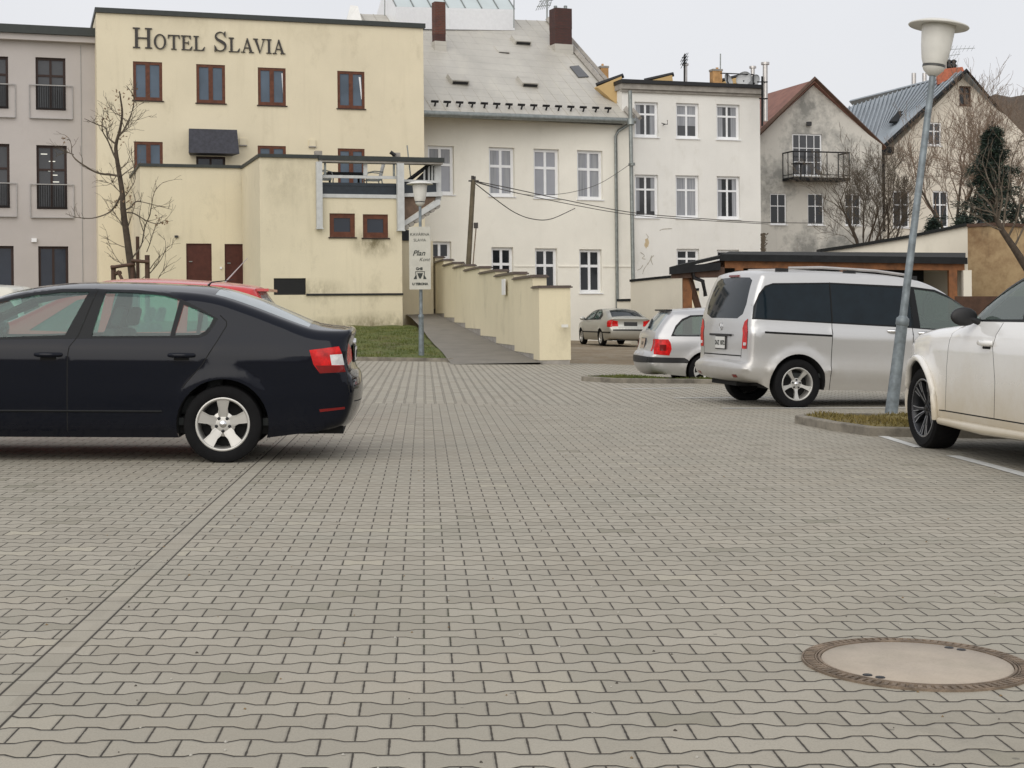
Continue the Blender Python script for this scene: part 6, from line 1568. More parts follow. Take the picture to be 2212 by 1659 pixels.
mb.lathe([(0.17, 0.0), (0.183, 0.013), (0.196, 0.0), (0.183, -0.013), (0.17, 0.0)], 28, Mx=T_); mb.tube([T_ @ Vector((-0.18, 0, 0)), T_ @ Vector((0.18, 0, 0))], 0.015, 6); mb.build('steering_wheel', M['black'], cO['root'])
mirror(cO, 3.3, 1.0, P_black)
plate(cO, 0.12, 0.88, 0.0, 0.5, 0.11, '4U3 8127')
p, n_ = cO['tp'](0.11, 0.98, 0.0); mb = MB(); mb.lathe([(0.001, 0.02), (0.035, 0.02), (0.04, 0.0)], 24, Mx=Matrix.Translation(p) @ Matrix.Rotation(-PI/2, 4, 'Y')); mb.build('badge', M['chrome'], cO['root'])
mb = MB(); p, n_ = cO['tp'](1.35, 1.40, 0.0); mb.tube([p, p+Vector((-0.03, 0, 0.03)), p+Vector((-0.22, 0, 0.055))], [0.012, 0.007, 0.003], 6); mb.build('aerial', M['black'], cO['root'])
# sill strip
for sg in (1, -1):
    mb = MB(); mb.tube([Vector((1.6, sg*cO['W'](1.6, 0.42), 0.42)), Vector((2.4, sg*cO['W'](2.4, 0.42), 0.42)), Vector((3.35, sg*cO['W'](3.35, 0.42), 0.42))], 0.010, 6); mb.build('door_moulding', M['trim'], cO['root'])
# ---------------------------------------------------------------- silver people carrier
def vx(p):
    d = (p[0]-1722)/150.0; d *= 1+0.0105*d; return (d+0.80, (880-p[1])/160.0*(1+0.008*d)+d*0.012)
def V(*pts): return [vx(p) for p in pts]
P_silver = mat_paint('silver_car_paint', (0.58, 0.58, 0.575), (0.36, 0.32, 0.25), 0.60, 0.5, 0.6, 0.30, 0.08)  # road dirt, made stronger to paint shade below the side crease
van_rail = [(0.25, 0.34, 0.02), (0.10, 0.37, 0.03), (0.02, 0.42, 0.04), (0.0, 0.50, 0.045), (0.01, 0.565, 0.045), (0.06, 0.60, 0.04), (0.085, 0.66, 0.035), (0.085, 1.00, 0.035), (0.10, 1.22, 0.04), (0.165, 1.50, 0.04), (0.25, 1.74, 0.04), (0.33, 1.825, 0.035), (0.60, 1.845, 0.035), (1.2, 1.86, 0.04), (2.0, 1.855, 0.04), (2.55, 1.81, 0.045), (2.9, 1.70, 0.05), (3.25, 1.50, 0.05), (3.75, 1.19, 0.05), (3.95, 1.12, 0.05), (4.4, 1.02, 0.06), (4.7, 0.86, 0.07), (4.78, 0.6, 0.07), (4.76, 0.35, 0.05), (4.65, 0.24, 0.03)]
vg = V((1622.5, 684.7), (1624, 674), (1629, 655), (1638, 635), (1651, 619), (1668, 612), (1793, 609.5), (1968, 617.5), (1972, 702), (1953, 699.5))
vf = V((1978, 619), (2022, 624.5), (2057, 639), (2088, 658))+[(3.42, 1.30), (3.55, 1.20), (3.5, 1.16), (3.2, 1.11)]+V((2033, 706), (1987, 703.5))
vtrim = V((1620, 687), (1624, 660), (1636, 632), (1650, 615), (1668, 609), (1793, 606.5), (1968, 613), (2024, 620), (2060, 635), (2093, 655))+[(3.48, 1.30), (3.66, 1.18), (3.5, 1.13), (3.2, 1.085)]+V((2033, 709), (1953, 703))
van = dict(L=4.9, xr=0.80, xf=3.98, R=0.335, ra=0.405, zs=0.26, tw=0.225, rr=0.222, style='five', inset=0.01, round=0.065,
    rail=van_rail, wz=[(0.2, 0.87), (0.46, 0.925), (0.52, 0.955), (0.56, 0.935), (0.72, 0.935), (0.95, 0.955), (1.03, 0.962), (1.055, 0.935), (1.2, 0.92), (1.5, 0.865), (1.8, 0.80)],
    wx=[(0, -0.05), (0.06, -0.03), (0.15, -0.008), (0.3, 0), (3.4, 0), (4.2, -0.05), (4.6, -0.13), (4.9, -0.25)], paint=P_silver, step=0.095)
van['side'] = [
    dict(poly=thick_line(V((1793, 606), (1793, 730), (1793.5, 842)), 0.010), mat=M['seam']), dict(poly=thick_line(V((1967, 612), (1970, 720), (1968, 850)), 0.010), mat=M['seam']),
    dict(poly=thick_line(V((1606, 600), (1607, 690)), 0.008), mat=M['seam']), dict(poly=thick_line([(3.30, 0.28), (3.42, 0.7), (3.45, 1.1)], 0.008), mat=M['seam']),
    dict(poly=V((1645, 713), (1792, 719.5), (1792, 724), (1645, 717.5)), mat=M['seam']),
    dict(poly=vf, mat=M['glass_lit'], part='front_side_window', off=-0.006),
    dict(poly=thick_line(V((1793, 611), (1794, 692)), 0.02), mat=M['trim'], part='window_divider', off=-0.002),
    dict(poly=vg, mat=M['glass_dark'], part='rear_side_window', off=-0.004), dict(poly=vtrim, mat=M['trim'], part='window_trim', off=0.0),
    dict(poly=V((1590, 700), (1598, 693), (1608, 691.5), (1612, 752), (1590, 751)), mat=M['red_lens'], part='tail_light', off=0.004),
    dict(poly=V((1793.5, 609), (1966.5, 614), (1968, 841), (1794, 838)), mat=P_silver, part='sliding_door'),
    dict(poly=V((1969, 613), (2024, 620), (2093, 655))+[(3.45, 1.1), (3.42, 0.7), (3.30, 0.30)]+V((1969.5, 848)), mat=P_silver, part='front_door')]
van['top'] = [
    dict(poly=[((0.11, 1.19), -0.62), ((0.11, 1.19), 0.5), ((0.13, 1.25), 0.80), ((0.165, 1.38), 0.86), ((0.27, 1.70), 0.84), ((0.285, 1.735), 0.7), ((0.285, 1.735), -0.7), ((0.27, 1.70), -0.84), ((0.165, 1.38), -0.86), ((0.13, 1.25), -0.80)], mat=M['glass_dark'], part='rear_window', off=-0.002),
    dict(poly=[((0.09, 0.79), 0.997), ((0.09, 0.79), 0.83), ((0.11, 1.06), 0.84), ((0.12, 1.15), 0.90), ((0.125, 1.19), 0.997)], mat=M['red_lens'], part='tail_light', mirror=True, off=0.006),
    dict(poly=[((0.0, 0.70), -0.81), ((0.0, 0.70), 0.81), ((0.0, 0.685), 0.81), ((0.0, 0.685), -0.81)], mat=M['seam']),
    dict(poly=[((0.04, 0.42), 0.72), ((0.04, 0.42), 0.88), ((0.03, 0.45), 0.88), ((0.03, 0.45), 0.72)], mat=M['dark_lens'], part='reflector', mirror=True, off=0.003),
    dict(poly=[((2.75, 1.76), -0.9), ((2.75, 1.76), 0.9), ((3.7, 1.22), 0.93), ((3.7, 1.22), -0.93)], mat=M['glass_mid'], part='windscreen', off=-0.002),
    dict(poly=[((0.10, 0.66), 0.80), ((0.11, 0.79), 0.80), ((0.11, 0.79), 0.815), ((0.10, 0.66), 0.815)], mat=M['seam'], mirror=True, part='body')]
vb = on_ground(1722, 881)
fw = (math.cos(math.radians(14)), math.sin(math.radians(14)))
pos = place(vb, 0.80, 0.93, fw, -1)
cV = car(van, 'silver_van', pos, fw, pitch=-0.02, label='silver people carrier with dark rear windows and roof rails behind the leaning lamp', cat='van')
handle(cV, *vx((1930, 711)), mat=M['chrome'], h=0.045); handle(cV, *vx((1998, 715)), mat=M['chrome'], h=0.045)
plate(cV, 0.10, 0.86, -0.02, 0.34, 0.16, '2AZ 1072', size=0.085)
for sg in (1, -1):   # roof rails
    pts = [(0.55, 1.82), (0.72, 1.90), (1.2, 1.925), (2.0, 1.91), (2.5, 1.865), (2.72, 1.80)]
    mb = MB(); mb.tube([Vector((x, sg*0.70, z)) for x, z in pts[1:-1]], 0.02, 8); rr_ = mb.build('roof_rail', M['steelflue'], cV['root'])
    for x0 in (0.62, 1.62, 2.55):
        mb = MB(); mb.box((x0, sg*0.70, 1.865 if x0 < 2 else 1.83), (0.18, 0.035, 0.06)); mb.build('rail_foot', M['black'], rr_)
# three pointed emblem ring, wiper-less rear door garnish, bumper step
p, n_ = cV['tp'](0.11, 1.08, 0.0); T_ = Matrix.Translation(p+Vector((-0.008, 0, 0))) @ Matrix.Rotation(-PI/2, 4, 'Y')
mb = MB(); mb.lathe([(0.045, 0), (0.049, 0.006), (0.054, 0), (0.049, -0.004), (0.045, 0)], 28, Mx=T_)
for k in range(3):
    a = 2*PI*k/3; mb.tube([T_ @ Vector((0, 0, 0)), T_ @ Vector((0.048*math.cos(a), 0.048*math.sin(a), 0))], [0.008, 0.003], 6)
mb.build('emblem', M['chrome'], cV['root'])
mb = MB(); p, _ = cV['tp'](0.10, 0.965, 0.0); mb.box(p+Vector((-0.012, 0, 0)), (0.03, 0.75, 0.03)); mb.build('grab_strip', M['black'], cV['root'])
mb = MB(); p, _ = cV['tp'](0.29, 1.76, 0.0); mb.box(p+Vector((-0.008, 0, 0.0)), (0.03, 0.32, 0.025)); mb.build('brake_light', M['dark_lens'], cV['root'])
for sg in (1, -1):   # white stripe in the lamp
    mb = MB(); p, _ = cV['tp'](0.095, 0.855, 0.93*sg); mb.box(p+Vector((-0.010, 0, 0)), (0.012, 0.07, 0.04)); mb.build('lamp_stripe', M['clear_lens'], cV['root'])
for y in (0.38, -0.38): seat(cV['root'], 3.0, y, 0.6, 0.66)
mb = MB(); mb.box((3.45, 0, 1.05), (0.4, 1.5, 0.2)); mb.box((2.0, 0, 0.45), (3.2, 1.6, 0.06)); mb.build('dashboard', M['seat'], cV['root'])
# ---------------------------------------------------------------- white sport utility car
P_white = mat_paint('white_car_paint', (0.80, 0.795, 0.77), (0.44, 0.36, 0.22), 0.70, 0.78, 0.0, 0.14, 0.03)
suv_rail = [(0.30, 0.35, 0.05), (0.12, 0.5, 0.08), (0.10, 0.75, 0.08), (0.14, 1.1, 0.07), (0.35, 1.45, 0.05), (0.6, 1.62, 0.05), (1.2, 1.70, 0.05), (1.9, 1.70, 0.05), (2.3, 1.62, 0.05), (2.65, 1.49, 0.05), (3.0, 1.31, 0.05), (3.22, 1.19, 0.04), (3.5, 1.165, 0.05), (4.0, 1.13, 0.055), (4.42, 1.07, 0.06), (4.66, 0.97, 0.10), (4.75, 0.75, 0.14), (4.78, 0.45, 0.12), (4.70, 0.3, 0.08)]
suv = dict(L=4.93, xr=1.05, xf=4.04, R=0.383, ra=0.455, zs=0.30, tw=0.275, rr=0.275, style='multi', face='dark', inset=0.02, round=0.11, flare=0.035,
    rail=suv_rail, wz=[(0.2, 0.93), (0.4, 0.955), (0.7, 0.96), (1.0, 0.965), (1.1, 0.945), (1.2, 0.89), (1.5, 0.80), (1.68, 0.73)],
    wx=[(0, -0.1), (0.4, -0.03), (0.9, 0), (3.8, 0), (4.3, -0.05), (4.6, -0.14), (4.93, -0.3)], paint=P_white, step=0.085)
swin = [(3.17, 1.225), (2.72, 1.40), (2.3, 1.55), (2.08, 1.60), (2.02, 1.235), (2.5, 1.232)]
swin2 = [(1.95, 1.61), (1.2, 1.60), (1.1, 1.25), (1.9, 1.24)]
strim = [(3.27, 1.21), (2.72, 1.44), (2.3, 1.59), (1.9, 1.655), (1.1, 1.64), (0.95, 1.22), (2.0, 1.212)]
suv['side'] = [
    dict(poly=thick_line([(2.38, 0.40), (2.36, 0.7), (2.40, 1.0), (2.36, 1.205)], 0.009), mat=M['seam']),
    dict(poly=thick_line([(3.42, 0.40), (3.38, 0.8), (3.30, 1.16)], 0.008), mat=M['seam']), dict(poly=thick_line([(1.62, 0.395), (3.52, 0.395)], 0.012), mat=M['seam']),
    dict(poly=swin, mat=M['glass_lit'], part='front_side_window', off=-0.008), dict(poly=swin2, mat=M['glass_dark'], part='rear_side_window', off=-0.008), dict(poly=strim, mat=M['trim'], part='window_trim'),
    dict(poly=[(3.415, 0.402), (3.375, 0.8), (3.3, 1.205), (2.365, 1.205), (2.405, 1.0), (2.365, 0.7), (2.385, 0.402)], mat=P_white, part='front_door'),
    dict(poly=[(2.375, 0.402), (2.355, 0.7), (2.395, 1.0), (2.355, 1.205), (1.3, 1.21), (1.35, 0.95), (1.55, 0.75), (1.62, 0.402)], mat=P_white, part='rear_door')]
suv['top'] = [dict(poly=[((2.35, 1.61), -0.9), ((2.35, 1.61), 0.9), ((3.15, 1.23), 0.93), ((3.15, 1.23), -0.93)], mat=M['glass_mid'], part='windscreen', off=-0.002),
    dict(poly=[((4.66, 0.92), 0.55), ((4.66, 0.92), 0.98), ((4.75, 0.74), 0.98), ((4.75, 0.74), 0.6)], mat=M['clear_lens'], part='headlight', mirror=True)]
SA = math.radians(6.5)
fw = (-math.sin(SA), math.cos(SA))
wp = on_ground(1985, 968)
f_ = Vector((fw[0], fw[1], 0)); l_ = Vector((-f_.y, f_.x, 0))
pos = wp-f_*4.04-l_*0.955+Vector((0, 0, 0)); pos.z = gz(pos.x, pos.y)
cS = car(suv, 'white_suv', pos, fw, label='white muddy sport utility car cut off by the right edge', cat='car')
handle(cS, 2.52, 1.03, 0.24, P_white, 0.045); mirror(cS, 2.85, 1.20, M['black'], 1.05)
for sg in (1, -1):
    mb = MB(); mb.tube([Vector((1.6, sg*0.97, 0.30)), Vector((2.5, sg*0.99, 0.29)), Vector((3.5, sg*0.97, 0.30))], [0.035, 0.045, 0.035], 8); mb.build('side_step', P_white, cS['root'])
    mb = MB(); pts = []
    for k in range(25):
        a = -0.16+(PI+0.32)*k/24; x_, z_ = 4.04+0.475*math.cos(a), 0.383+0.475*math.sin(a); pts.append(Vector((x_, sg*(cS['W'](min(x_, 4.6), z_)+0.012), z_)))
    mb.tube(pts, 0.032, 8); mb.build('arch_moulding', P_white, cS['root'])
for y in (0.4, -0.4): seat(cS['root'], 2.35, y, 0.62, 0.66)
mb = MB(); mb.box((3.0, 0, 1.05), (0.35, 1.5, 0.2)); mb.box((2.0, 0, 0.5), (3.4, 1.6, 0.06)); mb.build('dashboard', M['seat'], cS['root'])
# ---------------------------------------------------------------- silver estate
P_silver2 = mat_paint('silver_estate_paint', (0.48, 0.48, 0.485), (0.36, 0.32, 0.25), 0.45, 0.4, 0.55, 0.32, 0.08)
est_rail = [(0.28, 0.26, 0.04), (0.14, 0.30, 0.07), (0.07, 0.42, 0.09), (0.06, 0.58, 0.09), (0.12, 0.66, 0.07), (0.16, 0.80, 0.05), (0.18, 0.98, 0.045), (0.25, 1.09, 0.04), (0.39, 1.27, 0.035), (0.50, 1.39, 0.03), (0.58, 1.425, 0.03), (1.2, 1.45, 0.045), (2.0, 1.45, 0.05), (2.6, 1.40, 0.05), (3.1, 1.2, 0.05), (3.5, 1.02, 0.05), (4.0, 0.93, 0.06), (4.5, 0.75, 0.08), (4.62, 0.5, 0.08), (4.6, 0.3, 0.05), (4.5, 0.22, 0.02)]
qwin = [(0.50, 1.00), (0.58, 1.13), (0.70, 1.25), (0.86, 1.32), (1.5, 1.355), (1.5, 0.985), (0.55, 0.975)]
est = dict(L=4.75, xr=1.1, xf=3.85, R=0.315, ra=0.37, zs=0.22, tw=0.205, rr=0.21, style='five', inset=0.02, round=0.085,
    rail=est_rail, wz=[(0.15, 0.82), (0.4, 0.875), (0.8, 0.89), (0.95, 0.87), (1.1, 0.80), (1.3, 0.72), (1.42, 0.66)],
    wx=[(0, -0.14), (0.12, -0.08), (0.3, -0.03), (0.7, 0), (3.7, 0), (4.3, -0.06), (4.7, -0.2)], paint=P_silver2, step=0.11)
est['side'] = [dict(poly=qwin, mat=M['glass_mid'], part='quarter_window', off=-0.006), dict(poly=[(1.62, 0.985), (1.62, 1.35), (2.3, 1.35), (2.3, 0.99)], mat=M['glass_mid'], part='rear_side_window', off=-0.006), dict(poly=[(2.4, 0.99), (2.4, 1.35), (2.75, 1.27), (3.2, 1.02)], mat=M['glass_mid'], part='front_side_window', off=-0.006),
    dict(poly=[(0.45, 0.955), (0.55, 1.15), (0.68, 1.28), (0.85, 1.35), (1.5, 1.38), (2.5, 1.37), (3.3, 1.0), (2.4, 0.96)], mat=M['trim'], part='window_trim'),
    dict(poly=[(0.14, 0.62), (0.42, 0.60), (0.46, 0.72), (0.44, 0.84), (0.40, 0.90), (0.15, 0.90)], mat=M['red_lens'], part='tail_light', off=0.004),
    dict(poly=[(0.0, 0.465), (0.80, 0.465), (0.77, 0.52), (0.70, 0.56), (0.0, 0.57)], mat=M['black'], part='bumper_strip', off=0.006)]
est['top'] = [dict(poly=[((0.215, 1.03), -0.88), ((0.215, 1.03), 0.88), ((0.48, 1.365), 0.90), ((0.48, 1.365), -0.90)], mat=M['glass_rear'], part='rear_window'),
    dict(poly=[((0.13, 0.67), 0.99), ((0.13, 0.67), 0.90), ((0.18, 0.90), 0.90), ((0.18, 0.90), 0.99)], mat=M['red_lens'], part='tail_light', mirror=True, off=0.004),
    dict(poly=[((0.06, 0.465), -0.999), ((0.06, 0.465), 0.999), ((0.065, 0.57), 0.999), ((0.065, 0.57), -0.999)], mat=M['black'], part='bumper_strip', off=0.006),
    dict(poly=[((2.75, 1.36), -0.9), ((2.75, 1.36), 0.9), ((3.45, 1.04), 0.93), ((3.45, 1.04), -0.93)], mat=M['glass_mid'], part='windscreen')]
for sgq in (0,):
    est['side'].insert(0, dict(poly=[(0.24, 0.69), (0.36, 0.69), (0.36, 0.80), (0.24, 0.80)], mat=M['dark_lens'], part='lamp_core', off=0.006))
eb = on_ground(1466, 832); 
Yc = 28.3; eb = at(1523, 838, Yc); fw = (math.cos(math.radians(6.5)), math.sin(math.radians(6.5)))
pos = place(eb, 1.1, 0.86, fw, -1); pos.z = eb.z+0.02*0.9
cE = car(est, 'silver_estate', pos, fw, label='silver estate car with black bumper strip behind the silver van', cat='car')
plate(cE, 0.165, 0.80, 0.0, 0.34, 0.18, 'U 41', size=0.09, col=mat_plain('worn_plate', (0.42, 0.33, 0.25), 0.6))
p, n_ = cE['tp'](0.54, 1.41, 0.0); mb = MB(); mb.box(p+Vector((-0.05, 0, -0.01)), (0.12, 1.0, 0.03)); mb.build('spoiler', M['black'], cE['root'])
p, n_ = cE['tp'](0.26, 1.06, -0.2); q, _ = cE['tp'](0.40, 1.19, 0.3); mb = MB(); mb.tube([p+Vector((-0.02, 0, 0.01)), q+Vector((-0.02, 0, 0.01))], [0.03, 0.02], 6); mb.build('wiper', M['black'], cE['root'])
# ---------------------------------------------------------------- far silver saloon (same kind as the black one)
P_silver3 = mat_paint('far_silver_paint', (0.47, 0.47, 0.43), (0.33, 0.29, 0.22), 0.5, 0.4, 0.6, 0.36, 0.1)
far = dict(octa); far['paint'] = P_silver3; far['step'] = 0.14; far['flare'] = 0.03; far['tn'] = 6
far['side'] = [dict(poly=win_f, mat=M['glass_mid'], part='front_side_window', off=-0.008), dict(poly=win_r, mat=M['glass_mid'], part='rear_side_window', off=-0.008), dict(poly=trim_all, mat=M['trim'], part='window_trim'),
    dict(poly=[(0.08, 0.74), (0.34, 0.74), (0.36, 0.98), (0.08, 1.02)], mat=M['red_lens'], part='tail_light', off=0.004), dict(poly=[(0.1, 0.50), (4.4, 0.50), (4.4, 0.545), (0.1, 0.56)], mat=M['black'], part='side_moulding', off=0.006)]
far['top'] = [dict(poly=[((0.46, 1.13), -0.9), ((0.46, 1.13), 0.9), ((1.17, 1.38), 0.86), ((1.17, 1.38), -0.86)], mat=M['glass_dark'], part='rear_window'),
    dict(poly=[((0.105, 0.76), 0.99), ((0.12, 0.76), 0.66), ((0.12, 0.97), 0.70), ((0.11, 1.0), 0.99)], mat=M['red_lens'], part='tail_light', mirror=True, off=0.004),
    dict(poly=[((0.06, 0.60), -0.98), ((0.06, 0.60), 0.98), ((0.07, 0.65), 0.98), ((0.07, 0.65), -0.98)], mat=M['black'], part='bumper_strip', off=0.004),
    dict(poly=[((2.72, 1.38), -0.93), ((2.72, 1.38), 0.93), ((3.6, 1.03), 0.95), ((3.6, 1.03), -0.95)], mat=M['glass_mid'], part='windscreen')]
FA = math.radians(13.5); fw = (-math.sin(FA), math.cos(FA)); fbp = at(1298, 748, 59.5)
f_ = Vector((fw[0], fw[1], 0)); l_ = Vector((-f_.y, f_.x, 0)); pos = fbp-f_*1.115-l_*0.87; pos.z = fbp.z
cF = car(far, 'silver_saloon', pos, fw, label='small distant silver saloon parked on dirt by the cream house', cat='car')
plate(cF, 0.12, 0.86, 0.0, 0.5, 0.12, '', col=M['pane_mid']); mirror(cF, 3.3, 1.0, P_silver3)
# ---------------------------------------------------------------- red hatchback behind the black saloon, and a white van far left
P_red = mat_paint('red_car_paint', (0.50, 0.02, 0.02), (0.2, 0.1, 0.08), 0.3, 0.2, 0.0, 0.25, 0.04)
red_rail = [(0.26, 0.3, 0.03), (0.10, 0.4, 0.07), (0.08, 0.6, 0.07), (0.12, 0.95, 0.05), (0.2, 1.05, 0.04), (0.45, 1.27, 0.04), (0.58, 1.44, 0.03), (0.66, 1.49, 0.03), (1.2, 1.525, 0.045), (2.0, 1.535, 0.05), (2.5, 1.45, 0.05), (3.2, 1.1, 0.05), (3.5, 1.0, 0.05), (4.1, 0.85, 0.08), (4.2, 0.5, 0.08), (4.1, 0.25, 0.04)]
red = dict(L=4.25, xr=0.78, xf=3.35, R=0.31, ra=0.36, zs=0.22, tw=0.195, rr=0.20, style='five', round=0.085, rail=red_rail,
    wz=[(0.15, 0.8), (0.5, 0.87), (0.95, 0.87), (1.3, 0.74), (1.5, 0.65)], wx=[(0, -0.13), (0.3, -0.03), (0.7, 0), (3.3, 0), (3.9, -0.08), (4.2, -0.2)], paint=P_red, step=0.14, tn=6)
red['side'] = [dict(poly=[(0.62, 1.05), (0.75, 1.36), (1.3, 1.40), (1.3, 1.0)], mat=M['glass_green'], part='quarter_window', off=-0.006), dict(poly=[(1.42, 1.0), (1.42, 1.41), (2.1, 1.41), (2.15, 0.98)], mat=M['glass_green'], part='rear_side_window', off=-0.006), dict(poly=[(2.25, 0.98), (2.2, 1.40), (2.5, 1.33), (2.98, 1.0)], mat=M['glass_green'], part='front_side_window', off=-0.006),
    dict(poly=[(0.10, 0.80), (0.38, 0.84), (0.42, 1.02), (0.16, 1.02)], mat=M['red_lens'], part='tail_light', off=0.004)]
red['top'] = [dict(poly=[((0.22, 1.08), -0.88), ((0.22, 1.08), 0.88), ((0.55, 1.40), 0.9), ((0.55, 1.40), -0.9)], mat=M['glass_rear'], part='rear_window'), dict(poly=[((2.55, 1.43), -0.9), ((2.55, 1.43), 0.9), ((3.3, 1.07), 0.93), ((3.3, 1.07), -0.93)], mat=M['glass_green'], part='windscreen')]
rb = at(650, 930, 16.6); pos = Vector((rb.x, 16.6+0.9, 0)); fw = (-math.cos(math.radians(3.5)), -math.sin(math.radians(3.5))); pos.z = gz(pos.x, pos.y)
cR = car(red, 'red_hatchback', pos, fw, label='red hatchback mostly hidden behind the black saloon', cat='car')
p, n_ = cR['tp'](0.60, 1.45, 0.0); mb = MB(); mb.box(p+Vector((-0.03, 0, 0.0)), (0.16, 1.05, 0.03)); mb.build('spoiler', P_red, cR['root'])
for y in (0.36, -0.36): seat(cR['root'], 2.2, y, 0.38, 0.66)
mb = MB(); p, n_ = cR['tp'](1.0, 1.49, 0.0); mb.tube([p, p+Vector((-0.25, 0, 0.28))], [0.01, 0.004], 6); mb.build('aerial', M['dish'], cR['root'])
P_wvan = mat_paint('white_van_paint', (0.58, 0.57, 0.50), (0.3, 0.26, 0.2), 0.4, 0.3, 0.0, 0.4, 0.08)
wv = dict(van); wv['paint'] = P_wvan; wv['step'] = 0.16; wv['tn'] = 6
wv['side'] = [dict(poly=vf, mat=M['glass_mid'], part='front_side_window', off=-0.006), dict(poly=vg, mat=M['glass_dark'], part='rear_side_window', off=-0.004)]
wv['top'] = [van['top'][0], van['top'][4]]
pos = Vector((at(88, 700, 26).x, 26, 0)); pos.z = gz(pos.x, 26)+at(40, 617, 26).z-gz(pos.x, 26)-1.90
pos.z = at(40, 617, 26.9).z-1.90
fw = (-math.cos(0.06), -math.sin(0.06))
car(wv, 'white_van', pos, fw, label='white van roof showing above the black saloon at the far left', cat='van')
# ================================================================ trees
M['bark'] = mat_plain('grey_brown_bark', (0.060, 0.045, 0.032), 0.95, var=0.35, scale=9, bump=0.5)
M['twig'] = mat_plain('dark_twigs', (0.105, 0.085, 0.062), 0.95, var=0.3)
M['twig_red'] = mat_plain('russet_twigs', (0.20, 0.145, 0.105), 0.95, var=0.35)
M['leaf_dry'] = mat_plain('dry_leaves', (0.20, 0.13, 0.075), 0.9, var=0.4)
M['needle'] = mat_plain('dark_needles', (0.016, 0.030, 0.022), 0.8, var=0.5, scale=3)
M['needle2'] = mat_plain('green_needles', (0.035, 0.06, 0.035), 0.8, var=0.4, scale=3)
def branch_rec(mb, p, d, L, r, depth, rnd, bend=0.35, spread=0.6, up=0.15, seg=4, minr=0.006, kids=(2, 4)):
    n = 4; pts = [p]; dd = d.copy(); rad = [r]
    for i in range(n):
        dd = (dd+Vector((rnd.uniform(-1, 1), rnd.uniform(-1, 1), rnd.uniform(-1, 1)))*bend*0.4+Vector((0, 0, up*0.3))).normalized()
        pts.append(pts[-1]+dd*L/n); rad.append(max(minr, r*(1-0.5*(i+1)/n)))
    mb.tube(pts, rad, seg if r > 0.03 else 3, cap=False)
    if depth == 0: return
    for k in range(rnd.randint(*kids)):
        i = rnd.randint(1, n); q = pts[i]; base = (pts[i]-pts[i-1]).normalized()
        nd = (base+Vector((rnd.uniform(-1, 1), rnd.uniform(-1, 1), rnd.uniform(-0.5, 1)))*spread+Vector((0, 0, up))).normalized()
        branch_rec(mb, q, nd, L*rnd.uniform(0.55, 0.8), max(minr, rad[i]*0.62), depth-1, rnd, bend, spread, up, seg, minr, kids)
    branch_rec(mb, pts[-1], dd, L*0.7, max(minr, rad[-1]*0.9), depth-1, rnd, bend, spread, up, seg, minr, kids)
def bare_tree(name, x, ybase, Y, H, stems, seed, label, r0=0.09, depth=4, spread=0.6, up=0.15, twig='twig', lean=0.0, kids=(2, 3), group=None):
    rnd = random.Random(seed); b = at(x, ybase, Y); r = empty(name, b, label=label, cat='tree', group=group)
    mb = MB(); cb = MB()
    for k in range(stems):
        a = 2*PI*k/stems+rnd.uniform(-.4, .4); d = Vector((math.cos(a)*0.35*(stems > 1)+lean, math.sin(a)*0.3*(stems > 1), 1)).normalized()
        p0 = Vector((math.cos(a), math.sin(a), 0))*0.12*(stems > 1); pts = [p0]; n_ = 5; L = H*0.42*rnd.uniform(0.8, 1.1)
        for i in range(n_): d = (d+Vector((rnd.uniform(-1, 1), rnd.uniform(-1, 1), 0))*0.12).normalized(); pts.append(pts[-1]+d*L/n_)
        mb.tube(pts, [r0*(1-0.1*i) for i in range(n_+1)], 7, cap=False)
        for i in range(1, n_+1):
            for q in range(1 if i < n_ else 2):
                nd = (d+Vector((rnd.uniform(-1, 1), rnd.uniform(-1, 1), rnd.uniform(-0.2, 0.8)))*spread).normalized()
                branch_rec(cb, pts[i], nd, H*0.21*rnd.uniform(0.8, 1.15), r0*0.42, depth-1, rnd, 0.75, spread, up, 4, 0.0055, kids)
    mb.build('trunk', M['bark'], r); cb.build('crown', M[twig], r)
    return r
# --- young tree tied to stakes in front of the hotel (its main limbs follow the photograph's tree)
def px_branch(mb, pts, r0, r1, Y, rnd, twigs=2.2, tw=0.45, root=None):
    Q = [at(x, y, Y) for x, y in pts]
    for i, q in enumerate(Q): q.y += math.sin(i*1.3+len(pts))*0.12*i
    Q = [Vector(q)-root for q in catmull([tuple(q) for q in Q], 4)]; n_ = len(Q)
    mb.tube(Q, [0.85*(r0+(r1*0.7-r0)*i/(n_-1)) for i in range(n_)], 6, cap=False)
    for i in range(2, n_):
        if rnd.random() < twigs/4:
            d = (Q[i]-Q[i-1]).normalized(); nd = (d+Vector((rnd.uniform(-1, 1), rnd.uniform(-1, 1), rnd.uniform(-0.4, 1)))*0.9).normalized()
            branch_rec(mb, Q[i], nd, tw*rnd.uniform(0.4, 1.1), 0.011, 1, rnd, 0.8, 0.8, 0.1, 3, 0.005, (1, 2))
    return Q
TY = 47.0; rnd = random.Random(21)
tb = at(288, 612, TY); tb.z = bankz(tb.x, tb.y); T0 = Vector(tb)
tree = empty('bare_tree', T0, label='young bare tree tied to wooden stakes before the grey and yellow hotel wall', cat='tree')
mb = MB(); trunk = [(291, 700), (287, 607), (280, 556), (273, 504), (266, 453), (264, 416), (257, 371), (251, 332), (251, 310), (259, 280), (264, 245), (260, 210), (258, 197)]
Q = [at(x, y, TY)-T0 for x, y in trunk]; Q = [Vector(q) for q in catmull([tuple(q) for q in Q], 4)]
mb.tube(Q, [0.135-0.12*(i/(len(Q)-1))**0.9 for i in range(len(Q))], 9, cap=False); mb.build('trunk', M['bark'], tree)
cb = MB()
